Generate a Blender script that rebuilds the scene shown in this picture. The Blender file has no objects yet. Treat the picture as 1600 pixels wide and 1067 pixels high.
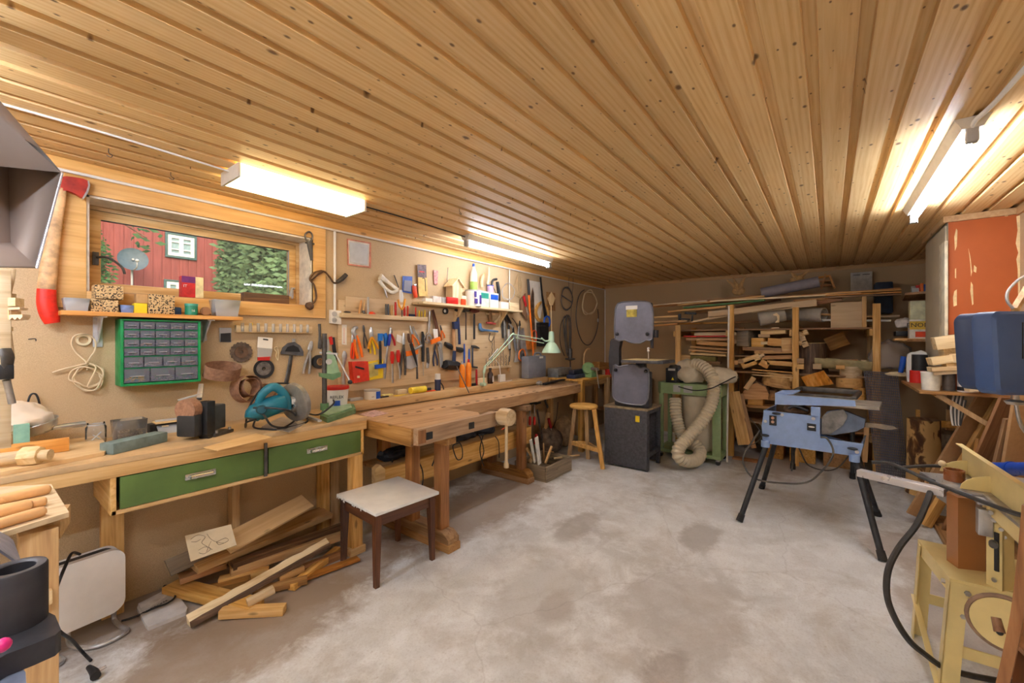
import bpy, bmesh, math, random
from mathutils import Vector as V, Matrix as Mx
random.seed(7)
C = bpy.context.scene.collection
R = math.radians
# ---------------------------------------------------------------- survey of the room (metres)
FPX, HZ, CXP, H, YAW = 650.0, 530.0, 800.0, 1.4, R(37.3)
A, BX, CZ, RY = 2.98, 6.45, 2.286, -1.02       # left wall y, back wall x, ceiling z, right wall y
cy_, sy_ = math.cos(YAW), math.sin(YAW)
def ray(px, py):
    u = (px - CXP) / FPX
    return V((cy_ + u * sy_, sy_ - u * cy_, (HZ - py) / FPX))
def onY(px, py, y):
    d = ray(px, py); t = y / d.y
    return V((d.x * t, y, H + d.z * t))
def onX(px, py, x):
    d = ray(px, py); t = x / d.x
    return V((x, d.y * t, H + d.z * t))
def onZ(px, py, z):
    d = ray(px, py); t = (z - H) / d.z
    return V((d.x * t, d.y * t, z))
def onT(px, py, t):
    d = ray(px, py)
    return V((d.x * t, d.y * t, H + d.z * t))
# ---------------------------------------------------------------- materials
MC = {}
def newmat(name):
    m = bpy.data.materials.new(name); m.use_nodes = True
    nt = m.node_tree; b = nt.nodes['Principled BSDF']
    return m, nt, b
def lin(c):
    return tuple(((x / 255 + .055) / 1.055) ** 2.4 if x > 10 else x / 255 / 12.92 for x in c) + (1,)
def ramp(nt, fac, stops):
    r = nt.nodes.new('ShaderNodeValToRGB'); e = r.color_ramp.elements
    while len(e) < len(stops): e.new(.5)
    for el, (p, c) in zip(e, stops): el.position = p; el.color = c
    nt.links.new(fac, r.inputs[0]); return r.outputs[0]
def noise(nt, vec, scale, detail=4, rough=.55, dist=0):
    n = nt.nodes.new('ShaderNodeTexNoise'); n.inputs['Scale'].default_value = scale
    n.inputs['Detail'].default_value = detail; n.inputs['Roughness'].default_value = rough; n.inputs['Distortion'].default_value = dist
    if vec: nt.links.new(vec, n.inputs['Vector'])
    return n.outputs['Fac']
def mapv(nt, vec, scale=(1, 1, 1), loc=(0, 0, 0), rot=(0, 0, 0)):
    m = nt.nodes.new('ShaderNodeMapping'); m.inputs['Scale'].default_value = scale
    m.inputs['Location'].default_value = loc; m.inputs['Rotation'].default_value = rot
    nt.links.new(vec, m.inputs[0]); return m.outputs[0]
def mix(nt, f, a, b, mode='MIX'):
    m = nt.nodes.new('ShaderNodeMix'); m.data_type = 'RGBA'; m.blend_type = mode
    for i, v in ((0, f), (6, a), (7, b)):
        if hasattr(v, 'node'): nt.links.new(v, m.inputs[i])
        else: m.inputs[i].default_value = v
    return m.outputs[2]
def mth(nt, op, a, b=None):
    m = nt.nodes.new('ShaderNodeMath'); m.operation = op
    for i, v in ((0, a), (1, b)):
        if v is None: continue
        if hasattr(v, 'node'): nt.links.new(v, m.inputs[i])
        else: m.inputs[i].default_value = v
    return m.outputs[0]
def coords(nt, kind='Object', rnd=True):
    t = nt.nodes.new('ShaderNodeTexCoord').outputs[kind]
    if not rnd: return t, None
    oi = nt.nodes.new('ShaderNodeObjectInfo').outputs['Random']
    a = nt.nodes.new('ShaderNodeVectorMath'); a.operation = 'ADD'
    cb = nt.nodes.new('ShaderNodeCombineXYZ')
    nt.links.new(mth(nt, 'MULTIPLY', oi, 9.7), cb.inputs[0]); nt.links.new(mth(nt, 'MULTIPLY', oi, 5.3), cb.inputs[1])
    nt.links.new(t, a.inputs[0]); nt.links.new(cb.outputs[0], a.inputs[1])
    return a.outputs[0], oi
def bump(nt, b, h, strength=.2, dist=.01):
    n = nt.nodes.new('ShaderNodeBump'); n.inputs['Strength'].default_value = strength; n.inputs['Distance'].default_value = dist
    nt.links.new(h, n.inputs['Height']); nt.links.new(n.outputs[0], b.inputs['Normal'])
def plain(name, col, rough=.5, metal=0, var=.12, sc=18):
    """a painted, plastic or metal surface with slight unevenness and wear"""
    if name in MC: return MC[name]
    m, nt, b = newmat(name); c = lin(col)
    v, oi = coords(nt)
    f = noise(nt, v, sc, 5, .6)
    d = tuple(x * (1 - var * 2) for x in c[:3]) + (1,); l = tuple(min(1, x * (1 + var)) for x in c[:3]) + (1,)
    nt.links.new(ramp(nt, f, [(.3, d), (.65, l)]), b.inputs['Base Color'])
    b.inputs['Metallic'].default_value = metal
    nt.links.new(ramp(nt, f, [(.3, (min(1, rough + .12),) * 3 + (1,)), (.7, (max(0, rough - .06),) * 3 + (1,))]), b.inputs['Roughness'])
    MC[name] = m; return m
WC = {'pine': ((162, 112, 54), (214, 168, 102), (234, 198, 140)), 'pale': ((186, 146, 92), (226, 196, 146), (240, 218, 176)),
      'old': ((100, 66, 34), (158, 116, 70), (192, 154, 106)), 'dark': ((52, 27, 14), (88, 50, 28), (116, 72, 42)),
      'orange': ((166, 106, 46), (210, 150, 84), (228, 176, 112)), 'ply': ((208, 170, 118), (224, 190, 140), (232, 202, 154)), 'bench': ((146, 104, 66), (194, 152, 106), (218, 184, 142)),
      'grey': ((84, 74, 62), (140, 124, 102), (168, 152, 128)), 'trim': ((184, 136, 80), (210, 166, 108), (224, 184, 130)),
      'light': ((202, 170, 122), (240, 216, 170), (248, 232, 200)), 'bark': ((46, 30, 18), (104, 72, 44), (176, 134, 88)),
      'brown': ((104, 66, 34), (156, 106, 62), (180, 132, 84)), 'shade': ((128, 86, 42), (178, 130, 74), (204, 160, 102))}
def wood(kind='pine', ax='x', rough=.55, knots=.0):
    key = 'wood_%s_%s' % (kind, ax)
    if key in MC: return MC[key]
    m, nt, b = newmat(key); c = [lin(k) for k in WC[kind]]
    v, oi = coords(nt)
    s = {'x': (1.2, 22, 22), 'y': (22, 1.2, 22), 'z': (22, 22, 1.2)}[ax]
    s2 = {'x': (1.0, 7, 7), 'y': (7, 1.0, 7), 'z': (7, 7, 1.0)}[ax]
    f = noise(nt, mapv(nt, v, s), 2.2, 6, .6, .6)
    g = noise(nt, mapv(nt, v, s2), 1.6, 3, .5, 1.2)
    k = mth(nt, 'ADD', mth(nt, 'MULTIPLY', f, .6), mth(nt, 'MULTIPLY', g, .4))
    col = ramp(nt, k, [(.30, c[0]), (.5, c[1]), (.68, c[2])])
    hs = nt.nodes.new('ShaderNodeHueSaturation'); nt.links.new(col, hs.inputs['Color'])
    nt.links.new(mth(nt, 'ADD', mth(nt, 'MULTIPLY', oi, .34), .80), hs.inputs['Value'])
    nt.links.new(mth(nt, 'ADD', mth(nt, 'MULTIPLY', oi, .25), .86), hs.inputs['Saturation'])
    out = hs.outputs[0]
    vo = nt.nodes.new('ShaderNodeTexVoronoi'); vo.inputs['Scale'].default_value = 5
    s3 = {'x': (.7, 2, 2), 'y': (2, .7, 2), 'z': (2, 2, .7)}[ax]
    nt.links.new(mapv(nt, v, s3), vo.inputs['Vector'])
    kn = ramp(nt, vo.outputs['Distance'], [(.06, (1, 1, 1, 1)), (.12, (0, 0, 0, 1))])
    out = mix(nt, mth(nt, 'MULTIPLY', kn, .65), out, tuple(x * .35 for x in c[0][:3]) + (1,))
    nt.links.new(out, b.inputs['Base Color']); b.inputs['Roughness'].default_value = rough
    bump(nt, b, f, .15, .004)
    MC[key] = m; return m
def glassy(name, col=(235, 240, 240), op=.25, rough=.1):
    """thin clear plastic or glass"""
    if name in MC: return MC[name]
    m, nt, b = newmat(name); nt.nodes.remove(b)
    tr = nt.nodes.new('ShaderNodeBsdfTransparent'); df = nt.nodes.new('ShaderNodeBsdfDiffuse'); gl = nt.nodes.new('ShaderNodeBsdfGlossy')
    df.inputs[0].default_value = lin(col); gl.inputs['Roughness'].default_value = rough
    m1 = nt.nodes.new('ShaderNodeMixShader'); m2 = nt.nodes.new('ShaderNodeMixShader'); fr = nt.nodes.new('ShaderNodeFresnel'); fr.inputs[0].default_value = 1.2
    m1.inputs[0].default_value = op
    nt.links.new(tr.outputs[0], m1.inputs[1]); nt.links.new(df.outputs[0], m1.inputs[2])
    nt.links.new(fr.outputs[0], m2.inputs[0]); nt.links.new(m1.outputs[0], m2.inputs[1]); nt.links.new(gl.outputs[0], m2.inputs[2])
    nt.links.new(m2.outputs[0], nt.nodes['Material Output'].inputs[0])
    MC[name] = m; return m
def emis(name, col, s):
    if name in MC: return MC[name]
    m, nt, b = newmat(name)
    b.inputs['Base Color'].default_value = lin(col); b.inputs['Emission Color'].default_value = lin(col); b.inputs['Emission Strength'].default_value = s
    MC[name] = m; return m
STEEL = plain('steel', (190, 188, 184), .38, .85, .15)
DSTEEL = plain('dark_steel', (98, 94, 90), .45, .7, .2)
RUST = plain('rusty_steel', (110, 84, 66), .6, .5, .3)
ALU = plain('aluminium', (200, 200, 200), .32, .8, .08)
BLACK = plain('black_plastic', (30, 30, 32), .42, 0, .15)
RUBBER = plain('black_rubber', (38, 36, 35), .75, 0, .2)
WHITE = plain('white_plastic', (232, 228, 220), .4, 0, .03)
RED = plain('red_plastic', (206, 34, 24), .4, 0, .08)
ORANGE = plain('orange_plastic', (238, 116, 20), .4, 0, .06)
YELLOW = plain('yellow_plastic', (240, 206, 30), .45, 0, .06)
BLUE = plain('blue_plastic', (24, 84, 190), .4, 0, .08)
NAVY = plain('navy_plastic', (36, 48, 84), .45, 0, .1)
GREEN = plain('green_plastic', (24, 150, 84), .45, 0, .06)
GREY = plain('grey_plastic', (120, 120, 124), .5, 0, .08)
LGREY = plain('light_grey_plastic', (178, 176, 172), .5, 0, .06)
CREAM = plain('cream_rubber', (226, 208, 170), .6, 0, .06)
PAPER = plain('paper', (236, 230, 218), .8, 0, .03)
CARD = plain('cardboard', (190, 150, 100), .8, 0, .1)
CLEAR = glassy('clear_plastic', (240, 242, 242), .10, .12)
CLOUDY = glassy('cloudy_plastic', (236, 238, 240), .34, .3)
# ---------------------------------------------------------------- mesh builder
def basis(d, up=V((0, 0, 1))):
    d = V(d).normalized()
    if abs(d.dot(up)) > .98: up = V((0, 1, 0)) if abs(d.y) < .9 else V((1, 0, 0))
    s = d.cross(up).normalized(); u = s.cross(d).normalized()
    return d, s, u
def smooth(pts, k=4, closed=False):
    P = [V(p) for p in pts]; n = len(P); out = []
    if n < 3: return P
    rng = n if closed else n - 1
    for i in range(rng):
        if closed: a, b, c, d = P[(i - 1) % n], P[i], P[(i + 1) % n], P[(i + 2) % n]
        else: a, b, c, d = P[max(i - 1, 0)], P[i], P[i + 1], P[min(i + 2, n - 1)]
        for j in range(k):
            t = j / k
            out.append(.5 * ((2 * b) + (c - a) * t + (2 * a - 5 * b + 4 * c - d) * t * t + (3 * b - a - 3 * c + d) * t ** 3))
    if not closed: out.append(P[-1])
    return out
class MB:
    def __init__(s): s.v = []; s.f = []
    def add(s, vs, fs, M=None):
        n = len(s.v); s.v += [tuple(M @ V(v)) if M else tuple(v) for v in vs]; s.f += [tuple(i + n for i in f) for f in fs]; return s
    def box(s, x0, x1, y0, y1, z0, z1, M=None, b=0):
        if b:
            bm = bmesh.new(); bmesh.ops.create_cube(bm, size=1)
            for v in bm.verts:
                v.co = V(((x0 + x1) / 2 + v.co.x * (x1 - x0), (y0 + y1) / 2 + v.co.y * (y1 - y0), (z0 + z1) / 2 + v.co.z * (z1 - z0)))
            bmesh.ops.bevel(bm, geom=bm.edges[:], offset=b, segments=2, profile=.6, affect='EDGES', clamp_overlap=True)
            bm.verts.ensure_lookup_table(); bm.verts.index_update()
            s.add([v.co[:] for v in bm.verts], [tuple(v.index for v in f.verts) for f in bm.faces], M); bm.free(); return s
        vs = [(x, y, z) for x in (x0, x1) for y in (y0, y1) for z in (z0, z1)]
        return s.add(vs, [(0, 1, 3, 2), (4, 6, 7, 5), (0, 4, 5, 1), (2, 3, 7, 6), (0, 2, 6, 4), (1, 5, 7, 3)], M)
    def bar(s, p, q, w, h, up=V((0, 0, 1)), b=0):
        """a squared length of timber or steel from p to q, w wide and h high"""
        p, q = V(p), V(q); d, sd, u = basis(q - p, up); L = (q - p).length
        M = Mx((( d.x, sd.x, u.x, p.x), (d.y, sd.y, u.y, p.y), (d.z, sd.z, u.z, p.z), (0, 0, 0, 1)))
        return s.box(0, L, -w / 2, w / 2, -h / 2, h / 2, M, b)
    def tube(s, pts, r, n=8, k=0, closed=False, flat=1, nrm=None, cap=True):
        P = [V(p) for p in pts]
        rr = list(r) if hasattr(r, '__len__') else [r] * len(P)
        if k:
            R3 = smooth([V((x, 0, 0)) for x in rr], k, closed); P = smooth(P, k, closed); rr = [max(1e-4, x.x) for x in R3]
        m = len(P); vs = []; fs = []; prev = None
        for i in range(m):
            if closed: d = P[(i + 1) % m] - P[i - 1]
            else: d = P[min(i + 1, m - 1)] - P[max(i - 1, 0)]
            if d.length < 1e-9: d = V((0, 0, 1))
            d.normalize()
            if nrm is not None: u = V(nrm)
            elif prev is None: u = basis(d)[2]
            else: u = prev
            u = (u - d * u.dot(d))
            if u.length < 1e-6: u = basis(d)[2]
            u.normalize(); prev = u; sd = d.cross(u)
            for j in range(n):
                a = 2 * math.pi * j / n
                vs.append(P[i] + sd * math.cos(a) * rr[i] + u * math.sin(a) * rr[i] * flat)
        for i in range(m if closed else m - 1):
            for j in range(n):
                a, b_ = i * n + j, i * n + (j + 1) % n; c, d_ = ((i + 1) % m) * n + (j + 1) % n, ((i + 1) % m) * n + j
                fs.append((a, b_, c, d_))
        if cap and not closed: fs += [tuple(range(n))[::-1], tuple(range((m - 1) * n, m * n))]
        return s.add(vs, fs)
    def cyl(s, p, q, r, r2=None, n=20, cap=True):
        return s.tube([p, q], [r, r if r2 is None else r2], n, cap=cap)
    def lathe(s, prof, o=(0, 0, 0), ax=(0, 0, 1), n=24, ang=2 * math.pi):
        """prof: list of (radius, height along the axis)"""
        d, sd, u = basis(ax); o = V(o); vs = []; fs = []; m = len(prof)
        full = abs(ang - 2 * math.pi) < 1e-6; nn = n if full else n + 1
        for j in range(nn):
            a = ang * j / n
            for r, h in prof: vs.append(o + d * h + (sd * math.cos(a) + u * math.sin(a)) * r)
        for j in range(n):
            k = (j + 1) % nn
            for i in range(m - 1): fs.append((j * m + i, j * m + i + 1, k * m + i + 1, k * m + i))
        return s.add(vs, fs)
    def prism(s, pts, off):
        """a flat outline given as 3-D points, thickened by the vector off"""
        P = [V(p) for p in pts]; n = len(P); off = V(off)
        return s.add(P + [p + off for p in P], [tuple(range(n))[::-1], tuple(range(n, 2 * n))] + [(i, (i + 1) % n, n + (i + 1) % n, n + i) for i in range(n)])
    def ring(s, c, ax, ro, ri, th, n=32):
        return s.lathe([(ri, 0), (ro, 0), (ro, th), (ri, th), (ri, 0)], c, ax, n)
    def ball(s, c, r, sc=(1, 1, 1), n=14, M=None):
        vs = []; fs = []; m = n // 2
        for i in range(m + 1):
            th = math.pi * i / m
            for j in range(n):
                a = 2 * math.pi * j / n
                vs.append(V((c[0] + r * sc[0] * math.sin(th) * math.cos(a), c[1] + r * sc[1] * math.sin(th) * math.sin(a), c[2] + r * sc[2] * math.cos(th))))
        for i in range(m):
            for j in range(n): fs.append((i * n + j, (i + 1) * n + j, (i + 1) * n + (j + 1) % n, i * n + (j + 1) % n))
        return s.add(vs, fs, M)
    def ob(s, name, mat, par=None, loc=None, world=False, M=None):
        """link everything collected as ONE mesh object"""
        inv = None
        if par is not None and world: inv = WM[par.name].inverted()
        if par is None and loc is not None: inv = Mx.Translation(-V(loc))
        vs = [inv @ V(v) for v in s.v] if inv else s.v
        me = bpy.data.meshes.new(name)
        me.from_pydata([tuple(v) for v in vs], [], s.f); me.validate()
        bm = bmesh.new(); bm.from_mesh(me); bmesh.ops.remove_doubles(bm, verts=bm.verts, dist=1e-6); bmesh.ops.recalc_face_normals(bm, faces=bm.faces)
        for f in bm.faces: f.smooth = True
        bm.to_mesh(me); bm.free()
        me.set_sharp_from_angle(angle=R(38)); me.materials.append(mat)
        o = bpy.data.objects.new(name, me); C.objects.link(o)
        if par is not None: o.parent = par; WM[o.name] = WM[par.name]
        else:
            if loc is not None: o.location = loc
            if M is not None: o.matrix_world = M
            WM[o.name] = Mx.Translation(V(loc)) if loc is not None else Mx.Identity(4)
        return o
MB.ow = lambda s, n, m, p: s.ob(n, m, p, world=True)
WM = {}
def tag(o, label, cat, group=None, kind=None):
    o['label'] = label; o['category'] = cat
    if group: o['group'] = group
    if kind: o['kind'] = kind
    return o
def thing(name, label, cat, loc=(0, 0, 0), rz=0, group=None, M=None):
    o = bpy.data.objects.new(name, None); C.objects.link(o); o.empty_display_size = .05
    if M is None: M = Mx.Translation(V(loc)) @ Mx.Rotation(rz, 4, 'Z')
    o.matrix_world = M; WM[o.name] = M.copy()
    return tag(o, label, cat, group)
def struct(o, label=None):
    o['kind'] = 'structure'
    return o
def dup(root, M, label=None, group=None):
    """copy a thing with its parts and sub-parts"""
    r = root.copy(); C.objects.link(r); r.matrix_world = M; WM[r.name] = M.copy()
    if label: r['label'] = label
    if group: r['group'] = group
    for ch in list(root.children):
        c = ch.copy(); C.objects.link(c); c.parent = r
        for g in list(ch.children):
            d = g.copy(); C.objects.link(d); d.parent = c
    return r
def text_mb(txt, size, M, ext=.0004):
    cu = bpy.data.curves.new('lettering', 'FONT'); cu.body = txt; cu.size = size; cu.extrude = ext; cu.align_x = 'CENTER'; cu.align_y = 'CENTER'; cu.resolution_u = 2
    o = bpy.data.objects.new('lettering', cu); C.objects.link(o)
    dg = bpy.context.evaluated_depsgraph_get(); dg.update()
    me = bpy.data.meshes.new_from_object(o.evaluated_get(dg))
    b = MB(); b.add([v.co[:] for v in me.vertices], [tuple(p.vertices) for p in me.polygons], M)
    bpy.data.objects.remove(o); bpy.data.meshes.remove(me); bpy.data.curves.remove(cu)
    return b
def face_M(o, right, up):
    """matrix placing flat lettering at o, reading along right, with up upwards"""
    r = V(right).normalized(); u = V(up).normalized(); n = r.cross(u).normalized(); u = n.cross(r)
    return Mx(((r.x, u.x, n.x, o[0]), (r.y, u.y, n.y, o[1]), (r.z, u.z, n.z, o[2]), (0, 0, 0, 1)))
def hang(name, label, cat, off, parts, group=None, plane='y'):
    """parts: (part name, material, kind, data, thickness[, extra offset]); points are surveyed on the wall plane"""
    if plane == 'y':
        f = lambda a, b, o: onY(a, b, A - off - o); nv = V((0, -1, 0))
    else:
        f = lambda a, b, o: onX(a, b, BX - off - o); nv = V((-1, 0, 0))
    p0 = parts[0][3][0][:2]
    base = f(p0[0], p0[1], 0)
    merged = {}
    res = []
    single = len(parts) == 1
    root = None if single else thing(name, label, cat, base, 0, group)
    for pt in parts:
        pn, mat, kind, data, th = pt[:5]; ex = pt[5] if len(pt) > 5 else 0
        b = MB()
        if kind == 's':
            P = [f(d[0], d[1], ex + th * 0) for d in data]; rr = [d[2] * (1.28 if plane == 'y' else 1) for d in data]
            b.tube(P, rr, 8, 3 if len(P) > 2 else 0, flat=th, nrm=nv)
        elif kind == 'c':
            P = [f(d[0], d[1], ex) for d in data]; b.tube(P, th, 8, 4)
        elif kind == 'l':
            P = [f(d[0], d[1], ex) for d in data]; b.tube(P, th, 8, 4, closed=True)
        elif kind == 'p':
            P = [f(d[0], d[1], ex) for d in data]; b.prism(P, nv * th)
        elif kind == 'd':
            cx, cy2, ro, ri = data[0]; b.ring(f(cx, cy2, ex), nv, ro, max(ri, .0005), th)
        if single:
            o = b.ob(name, mat, None, loc=base); return tag(o, label, cat, group)
        res.append(b.ow(pn, mat, root))
    return root
def board(p, q, w, h, mat, name, label, cat, group=None, up=V((0, 0, 1)), b=.0015, roll=0):
    """a length of timber whose own x axis runs from p to q"""
    p, q = V(p), V(q); d, sd, u = basis(q - p, up); L = (q - p).length
    M = Mx(((d.x, sd.x, u.x, p.x), (d.y, sd.y, u.y, p.y), (d.z, sd.z, u.z, p.z), (0, 0, 0, 1))) @ Mx.Rotation(roll, 4, 'X')
    mb = MB().box(0, L, -w / 2, w / 2, -h / 2, h / 2, None, min(b, h / 4))
    o = mb.ob(name, mat, None, M=M); WM[o.name] = M
    return tag(o, label, cat, group)
def cable(pts, r, mat, name, label, cat='cable', group=None, k=6):
    b = MB().tube(pts, r, 8, k); o = b.ob(name, mat, None, loc=V(pts[0]))
    return tag(o, label, cat, group)
# ---------------------------------------------------------------- camera, world, render look
cam = bpy.data.cameras.new('camera'); co = bpy.data.objects.new('camera', cam); C.objects.link(co)
cam.sensor_width = 36; cam.lens = 36 * FPX / 1600; cam.shift_y = -3.5 / 1600; cam.clip_start = .02
co.location = (0, 0, H); co.rotation_euler = (R(90), 0, YAW - R(90))
S = bpy.context.scene; S.camera = co
S.view_settings.view_transform = 'Standard'; S.view_settings.look = 'None'; S.view_settings.exposure = 1.5; S.view_settings.gamma = 1
S.cycles.use_denoising = True; S.cycles.max_bounces = 8; S.cycles.diffuse_bounces = 5; S.cycles.transparent_max_bounces = 12
S.cycles.sample_clamp_indirect = 6; S.cycles.caustics_reflective = False; S.cycles.caustics_refractive = False
w = bpy.data.worlds.new('sky'); S.world = w; w.use_nodes = True; nt = w.node_tree
sk = nt.nodes.new('ShaderNodeTexSky'); sk.sky_type = 'NISHITA'; sk.sun_elevation = R(38); sk.sun_rotation = R(200); sk.sun_disc = False
sk.dust_density = 4; sk.air_density = 1.4
nt.links.new(sk.outputs[0], nt.nodes['Background'].inputs[0]); nt.nodes['Background'].inputs[1].default_value = .15
# ---------------------------------------------------------------- setting materials
def wallmat():
    m, nt, b = newmat('fibreboard'); v, _ = coords(nt, 'Object', False)
    f = noise(nt, v, 260, 3, .7); g = noise(nt, v, 1.3, 4, .6)
    col = ramp(nt, f, [(.32, lin((172, 146, 110))), (.7, lin((214, 188, 148)))])
    col = mix(nt, ramp(nt, g, [(.35, (0, 0, 0, 1)), (.75, (1, 1, 1, 1))]), col, lin((194, 164, 124)))
    nt.links.new(col, b.inputs['Base Color']); b.inputs['Roughness'].default_value = .75
    bump(nt, b, f, .1, .002); return m
WALL = wallmat()
def ceilmat():
    m, nt, b = newmat('pine_ceiling'); v, _ = coords(nt, 'Object', False)
    sp = nt.nodes.new('ShaderNodeSeparateXYZ'); nt.links.new(v, sp.inputs[0])
    idx = mth(nt, 'FLOOR', mth(nt, 'DIVIDE', mth(nt, 'ADD', sp.outputs[1], 20 + GP), BW))
    wn = nt.nodes.new('ShaderNodeTexWhiteNoise'); wn.noise_dimensions = '1D'; nt.links.new(idx, wn.inputs['W'])
    cb = nt.nodes.new('ShaderNodeCombineXYZ'); nt.links.new(mth(nt, 'MULTIPLY', wn.outputs['Value'], 37), cb.inputs[0]); nt.links.new(mth(nt, 'MULTIPLY', wn.outputs['Value'], 13.7), cb.inputs[1])
    ad = nt.nodes.new('ShaderNodeVectorMath'); ad.operation = 'ADD'; nt.links.new(v, ad.inputs[0]); nt.links.new(cb.outputs[0], ad.inputs[1])
    f = noise(nt, mapv(nt, ad.outputs[0], (1.3, 40, 4)), 2.4, 7, .66, .5)
    wv = nt.nodes.new('ShaderNodeTexWave'); wv.wave_type = 'RINGS'; wv.rings_direction = 'X'; wv.inputs['Scale'].default_value = 6; wv.inputs['Distortion'].default_value = 5; wv.inputs['Detail'].default_value = 2; wv.inputs['Detail Scale'].default_value = 1.2
    nt.links.new(mapv(nt, ad.outputs[0], (.16, 2.6, 1)), wv.inputs['Vector'])
    k = mth(nt, 'ADD', mth(nt, 'MULTIPLY', f, .8), mth(nt, 'MULTIPLY', wv.outputs['Fac'], .2))
    col = ramp(nt, k, [(.25, lin((216, 172, 112))), (.5, lin((234, 198, 140))), (.75, lin((242, 212, 160)))])
    tone = ramp(nt, wn.outputs['Value'], [(0, (.80, .78, .76, 1)), (1, (1.0, 1.0, 1.0, 1))])
    col = mix(nt, 1.0, col, tone, 'MULTIPLY')
    for sc, th, keep in ((1, .08, .35), (1.9, .075, .6)):
        vo = nt.nodes.new('ShaderNodeTexVoronoi'); vo.voronoi_dimensions = '2D'; vo.inputs['Scale'].default_value = 5.0 * sc; nt.links.new(mapv(nt, ad.outputs[0], (.8, 1.35, 0.02)), vo.inputs['Vector'])
        hs = nt.nodes.new('ShaderNodeSeparateColor'); nt.links.new(vo.outputs['Color'], hs.inputs[0])
        on = mth(nt, 'LESS_THAN', hs.outputs[0], keep)
        big = mth(nt, 'MULTIPLY', hs.outputs[1], th)
        edge = mth(nt, 'SUBTRACT', 1, ramp(nt, mth(nt, 'DIVIDE', vo.outputs['Distance'], mth(nt, 'ADD', big, .02)), [(.45, (0, 0, 0, 1)), (1, (1, 1, 1, 1))]))
        col = mix(nt, mth(nt, 'MULTIPLY', mth(nt, 'MULTIPLY', edge, on), .85), col, lin((84, 46, 22)))
    nt.links.new(col, b.inputs['Base Color']); b.inputs['Roughness'].default_value = .5
    b.inputs['Specular IOR Level'].default_value = .35
    bump(nt, b, f, .08, .003); return m
BW, GP = .129, .100                # board pitch and where the joints fall
CEIL = ceilmat()
def floormat():
    m, nt, b = newmat('concrete'); v, _ = coords(nt, 'Object', False)
    a1 = noise(nt, v, 1.1, 6, .62, .6); a2 = noise(nt, v, 6, 8, .7, .3); a3 = noise(nt, v, 90, 3, .6)
    col = ramp(nt, a1, [(.3, lin((184, 182, 178))), (.46, lin((206, 206, 204))), (.6, lin((222, 223, 223)))])
    col = mix(nt, ramp(nt, a2, [(.44, (0, 0, 0, 1)), (.62, (.8, .8, .8, 1))]), col, lin((229, 231, 231)))
    a4 = noise(nt, mapv(nt, v, (1, 1, 1), (3, 5, 0)), 2.3, 9, .72, .4)
    col = mix(nt, ramp(nt, a4, [(.30, (.7, .7, .7, 1)), (.5, (0, 0, 0, 1))]), col, lin((176, 168, 158)))
    col = mix(nt, ramp(nt, noise(nt, v, 26, 6, .75), [(.60, (0, 0, 0, 1)), (.72, (.55, .55, .55, 1))]), col, lin((160, 144, 128)))
    col = mix(nt, ramp(nt, a3, [(.5, (0, 0, 0, 1)), (.8, (.35, .35, .35, 1))]), col, lin((150, 138, 124)))
    sp = nt.nodes.new('ShaderNodeSeparateXYZ'); nt.links.new(v, sp.inputs[0])
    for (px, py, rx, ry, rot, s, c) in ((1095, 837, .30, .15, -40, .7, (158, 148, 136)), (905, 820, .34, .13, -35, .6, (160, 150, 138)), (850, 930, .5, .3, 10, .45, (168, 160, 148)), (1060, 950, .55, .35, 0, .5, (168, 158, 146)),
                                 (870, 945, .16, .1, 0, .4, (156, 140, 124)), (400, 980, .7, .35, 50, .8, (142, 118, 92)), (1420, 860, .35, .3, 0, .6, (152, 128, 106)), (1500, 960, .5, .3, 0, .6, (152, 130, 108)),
                                 (650, 760, 1.2, .35, 0, .8, (138, 114, 88)), (250, 930, .6, .5, 0, .8, (138, 114, 88)), (1200, 720, .8, .5, 0, .6, (152, 132, 112)), (750, 790, 1.1, .42, 0, .75, (142, 120, 96)), (1040, 1055, .2, .1, 0, .6, (146, 130, 114)), (500, 900, .8, .35, 60, .7, (142, 118, 92))):  # browns along the left mix floor stain with bench shade put into the colour
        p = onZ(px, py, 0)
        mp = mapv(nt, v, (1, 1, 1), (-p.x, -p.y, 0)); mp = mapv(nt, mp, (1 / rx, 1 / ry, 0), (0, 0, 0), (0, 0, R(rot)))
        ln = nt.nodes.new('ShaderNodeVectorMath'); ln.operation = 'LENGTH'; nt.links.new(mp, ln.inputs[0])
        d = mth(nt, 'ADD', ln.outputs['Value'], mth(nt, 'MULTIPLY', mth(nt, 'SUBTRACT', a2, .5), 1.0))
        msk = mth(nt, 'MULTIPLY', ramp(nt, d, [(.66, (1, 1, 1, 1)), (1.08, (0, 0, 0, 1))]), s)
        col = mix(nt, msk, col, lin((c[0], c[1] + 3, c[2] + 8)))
    cr = nt.nodes.new('ShaderNodeTexVoronoi'); cr.feature = 'DISTANCE_TO_EDGE'; cr.inputs['Scale'].default_value = .62
    dn = nt.nodes.new('ShaderNodeTexNoise'); dn.inputs['Scale'].default_value = 5; dn.inputs['Detail'].default_value = 5; nt.links.new(v, dn.inputs['Vector'])
    vv = nt.nodes.new('ShaderNodeVectorMath'); vv.operation = 'MULTIPLY_ADD'; nt.links.new(dn.outputs['Color'], vv.inputs[0]); vv.inputs[1].default_value = (.16, .16, 0); nt.links.new(v, vv.inputs[2])
    nt.links.new(vv.outputs[0], cr.inputs['Vector'])
    ck = ramp(nt, cr.outputs['Distance'], [(.0008, (1, 1, 1, 1)), (.003, (0, 0, 0, 1))])
    col = mix(nt, mth(nt, 'MULTIPLY', ck, .16), col, lin((96, 78, 62)))
    nt.links.new(col, b.inputs['Base Color']); b.inputs['Roughness'].default_value = .72
    bump(nt, b, a2, .18, .006); return m
FLOOR = floormat()
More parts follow.
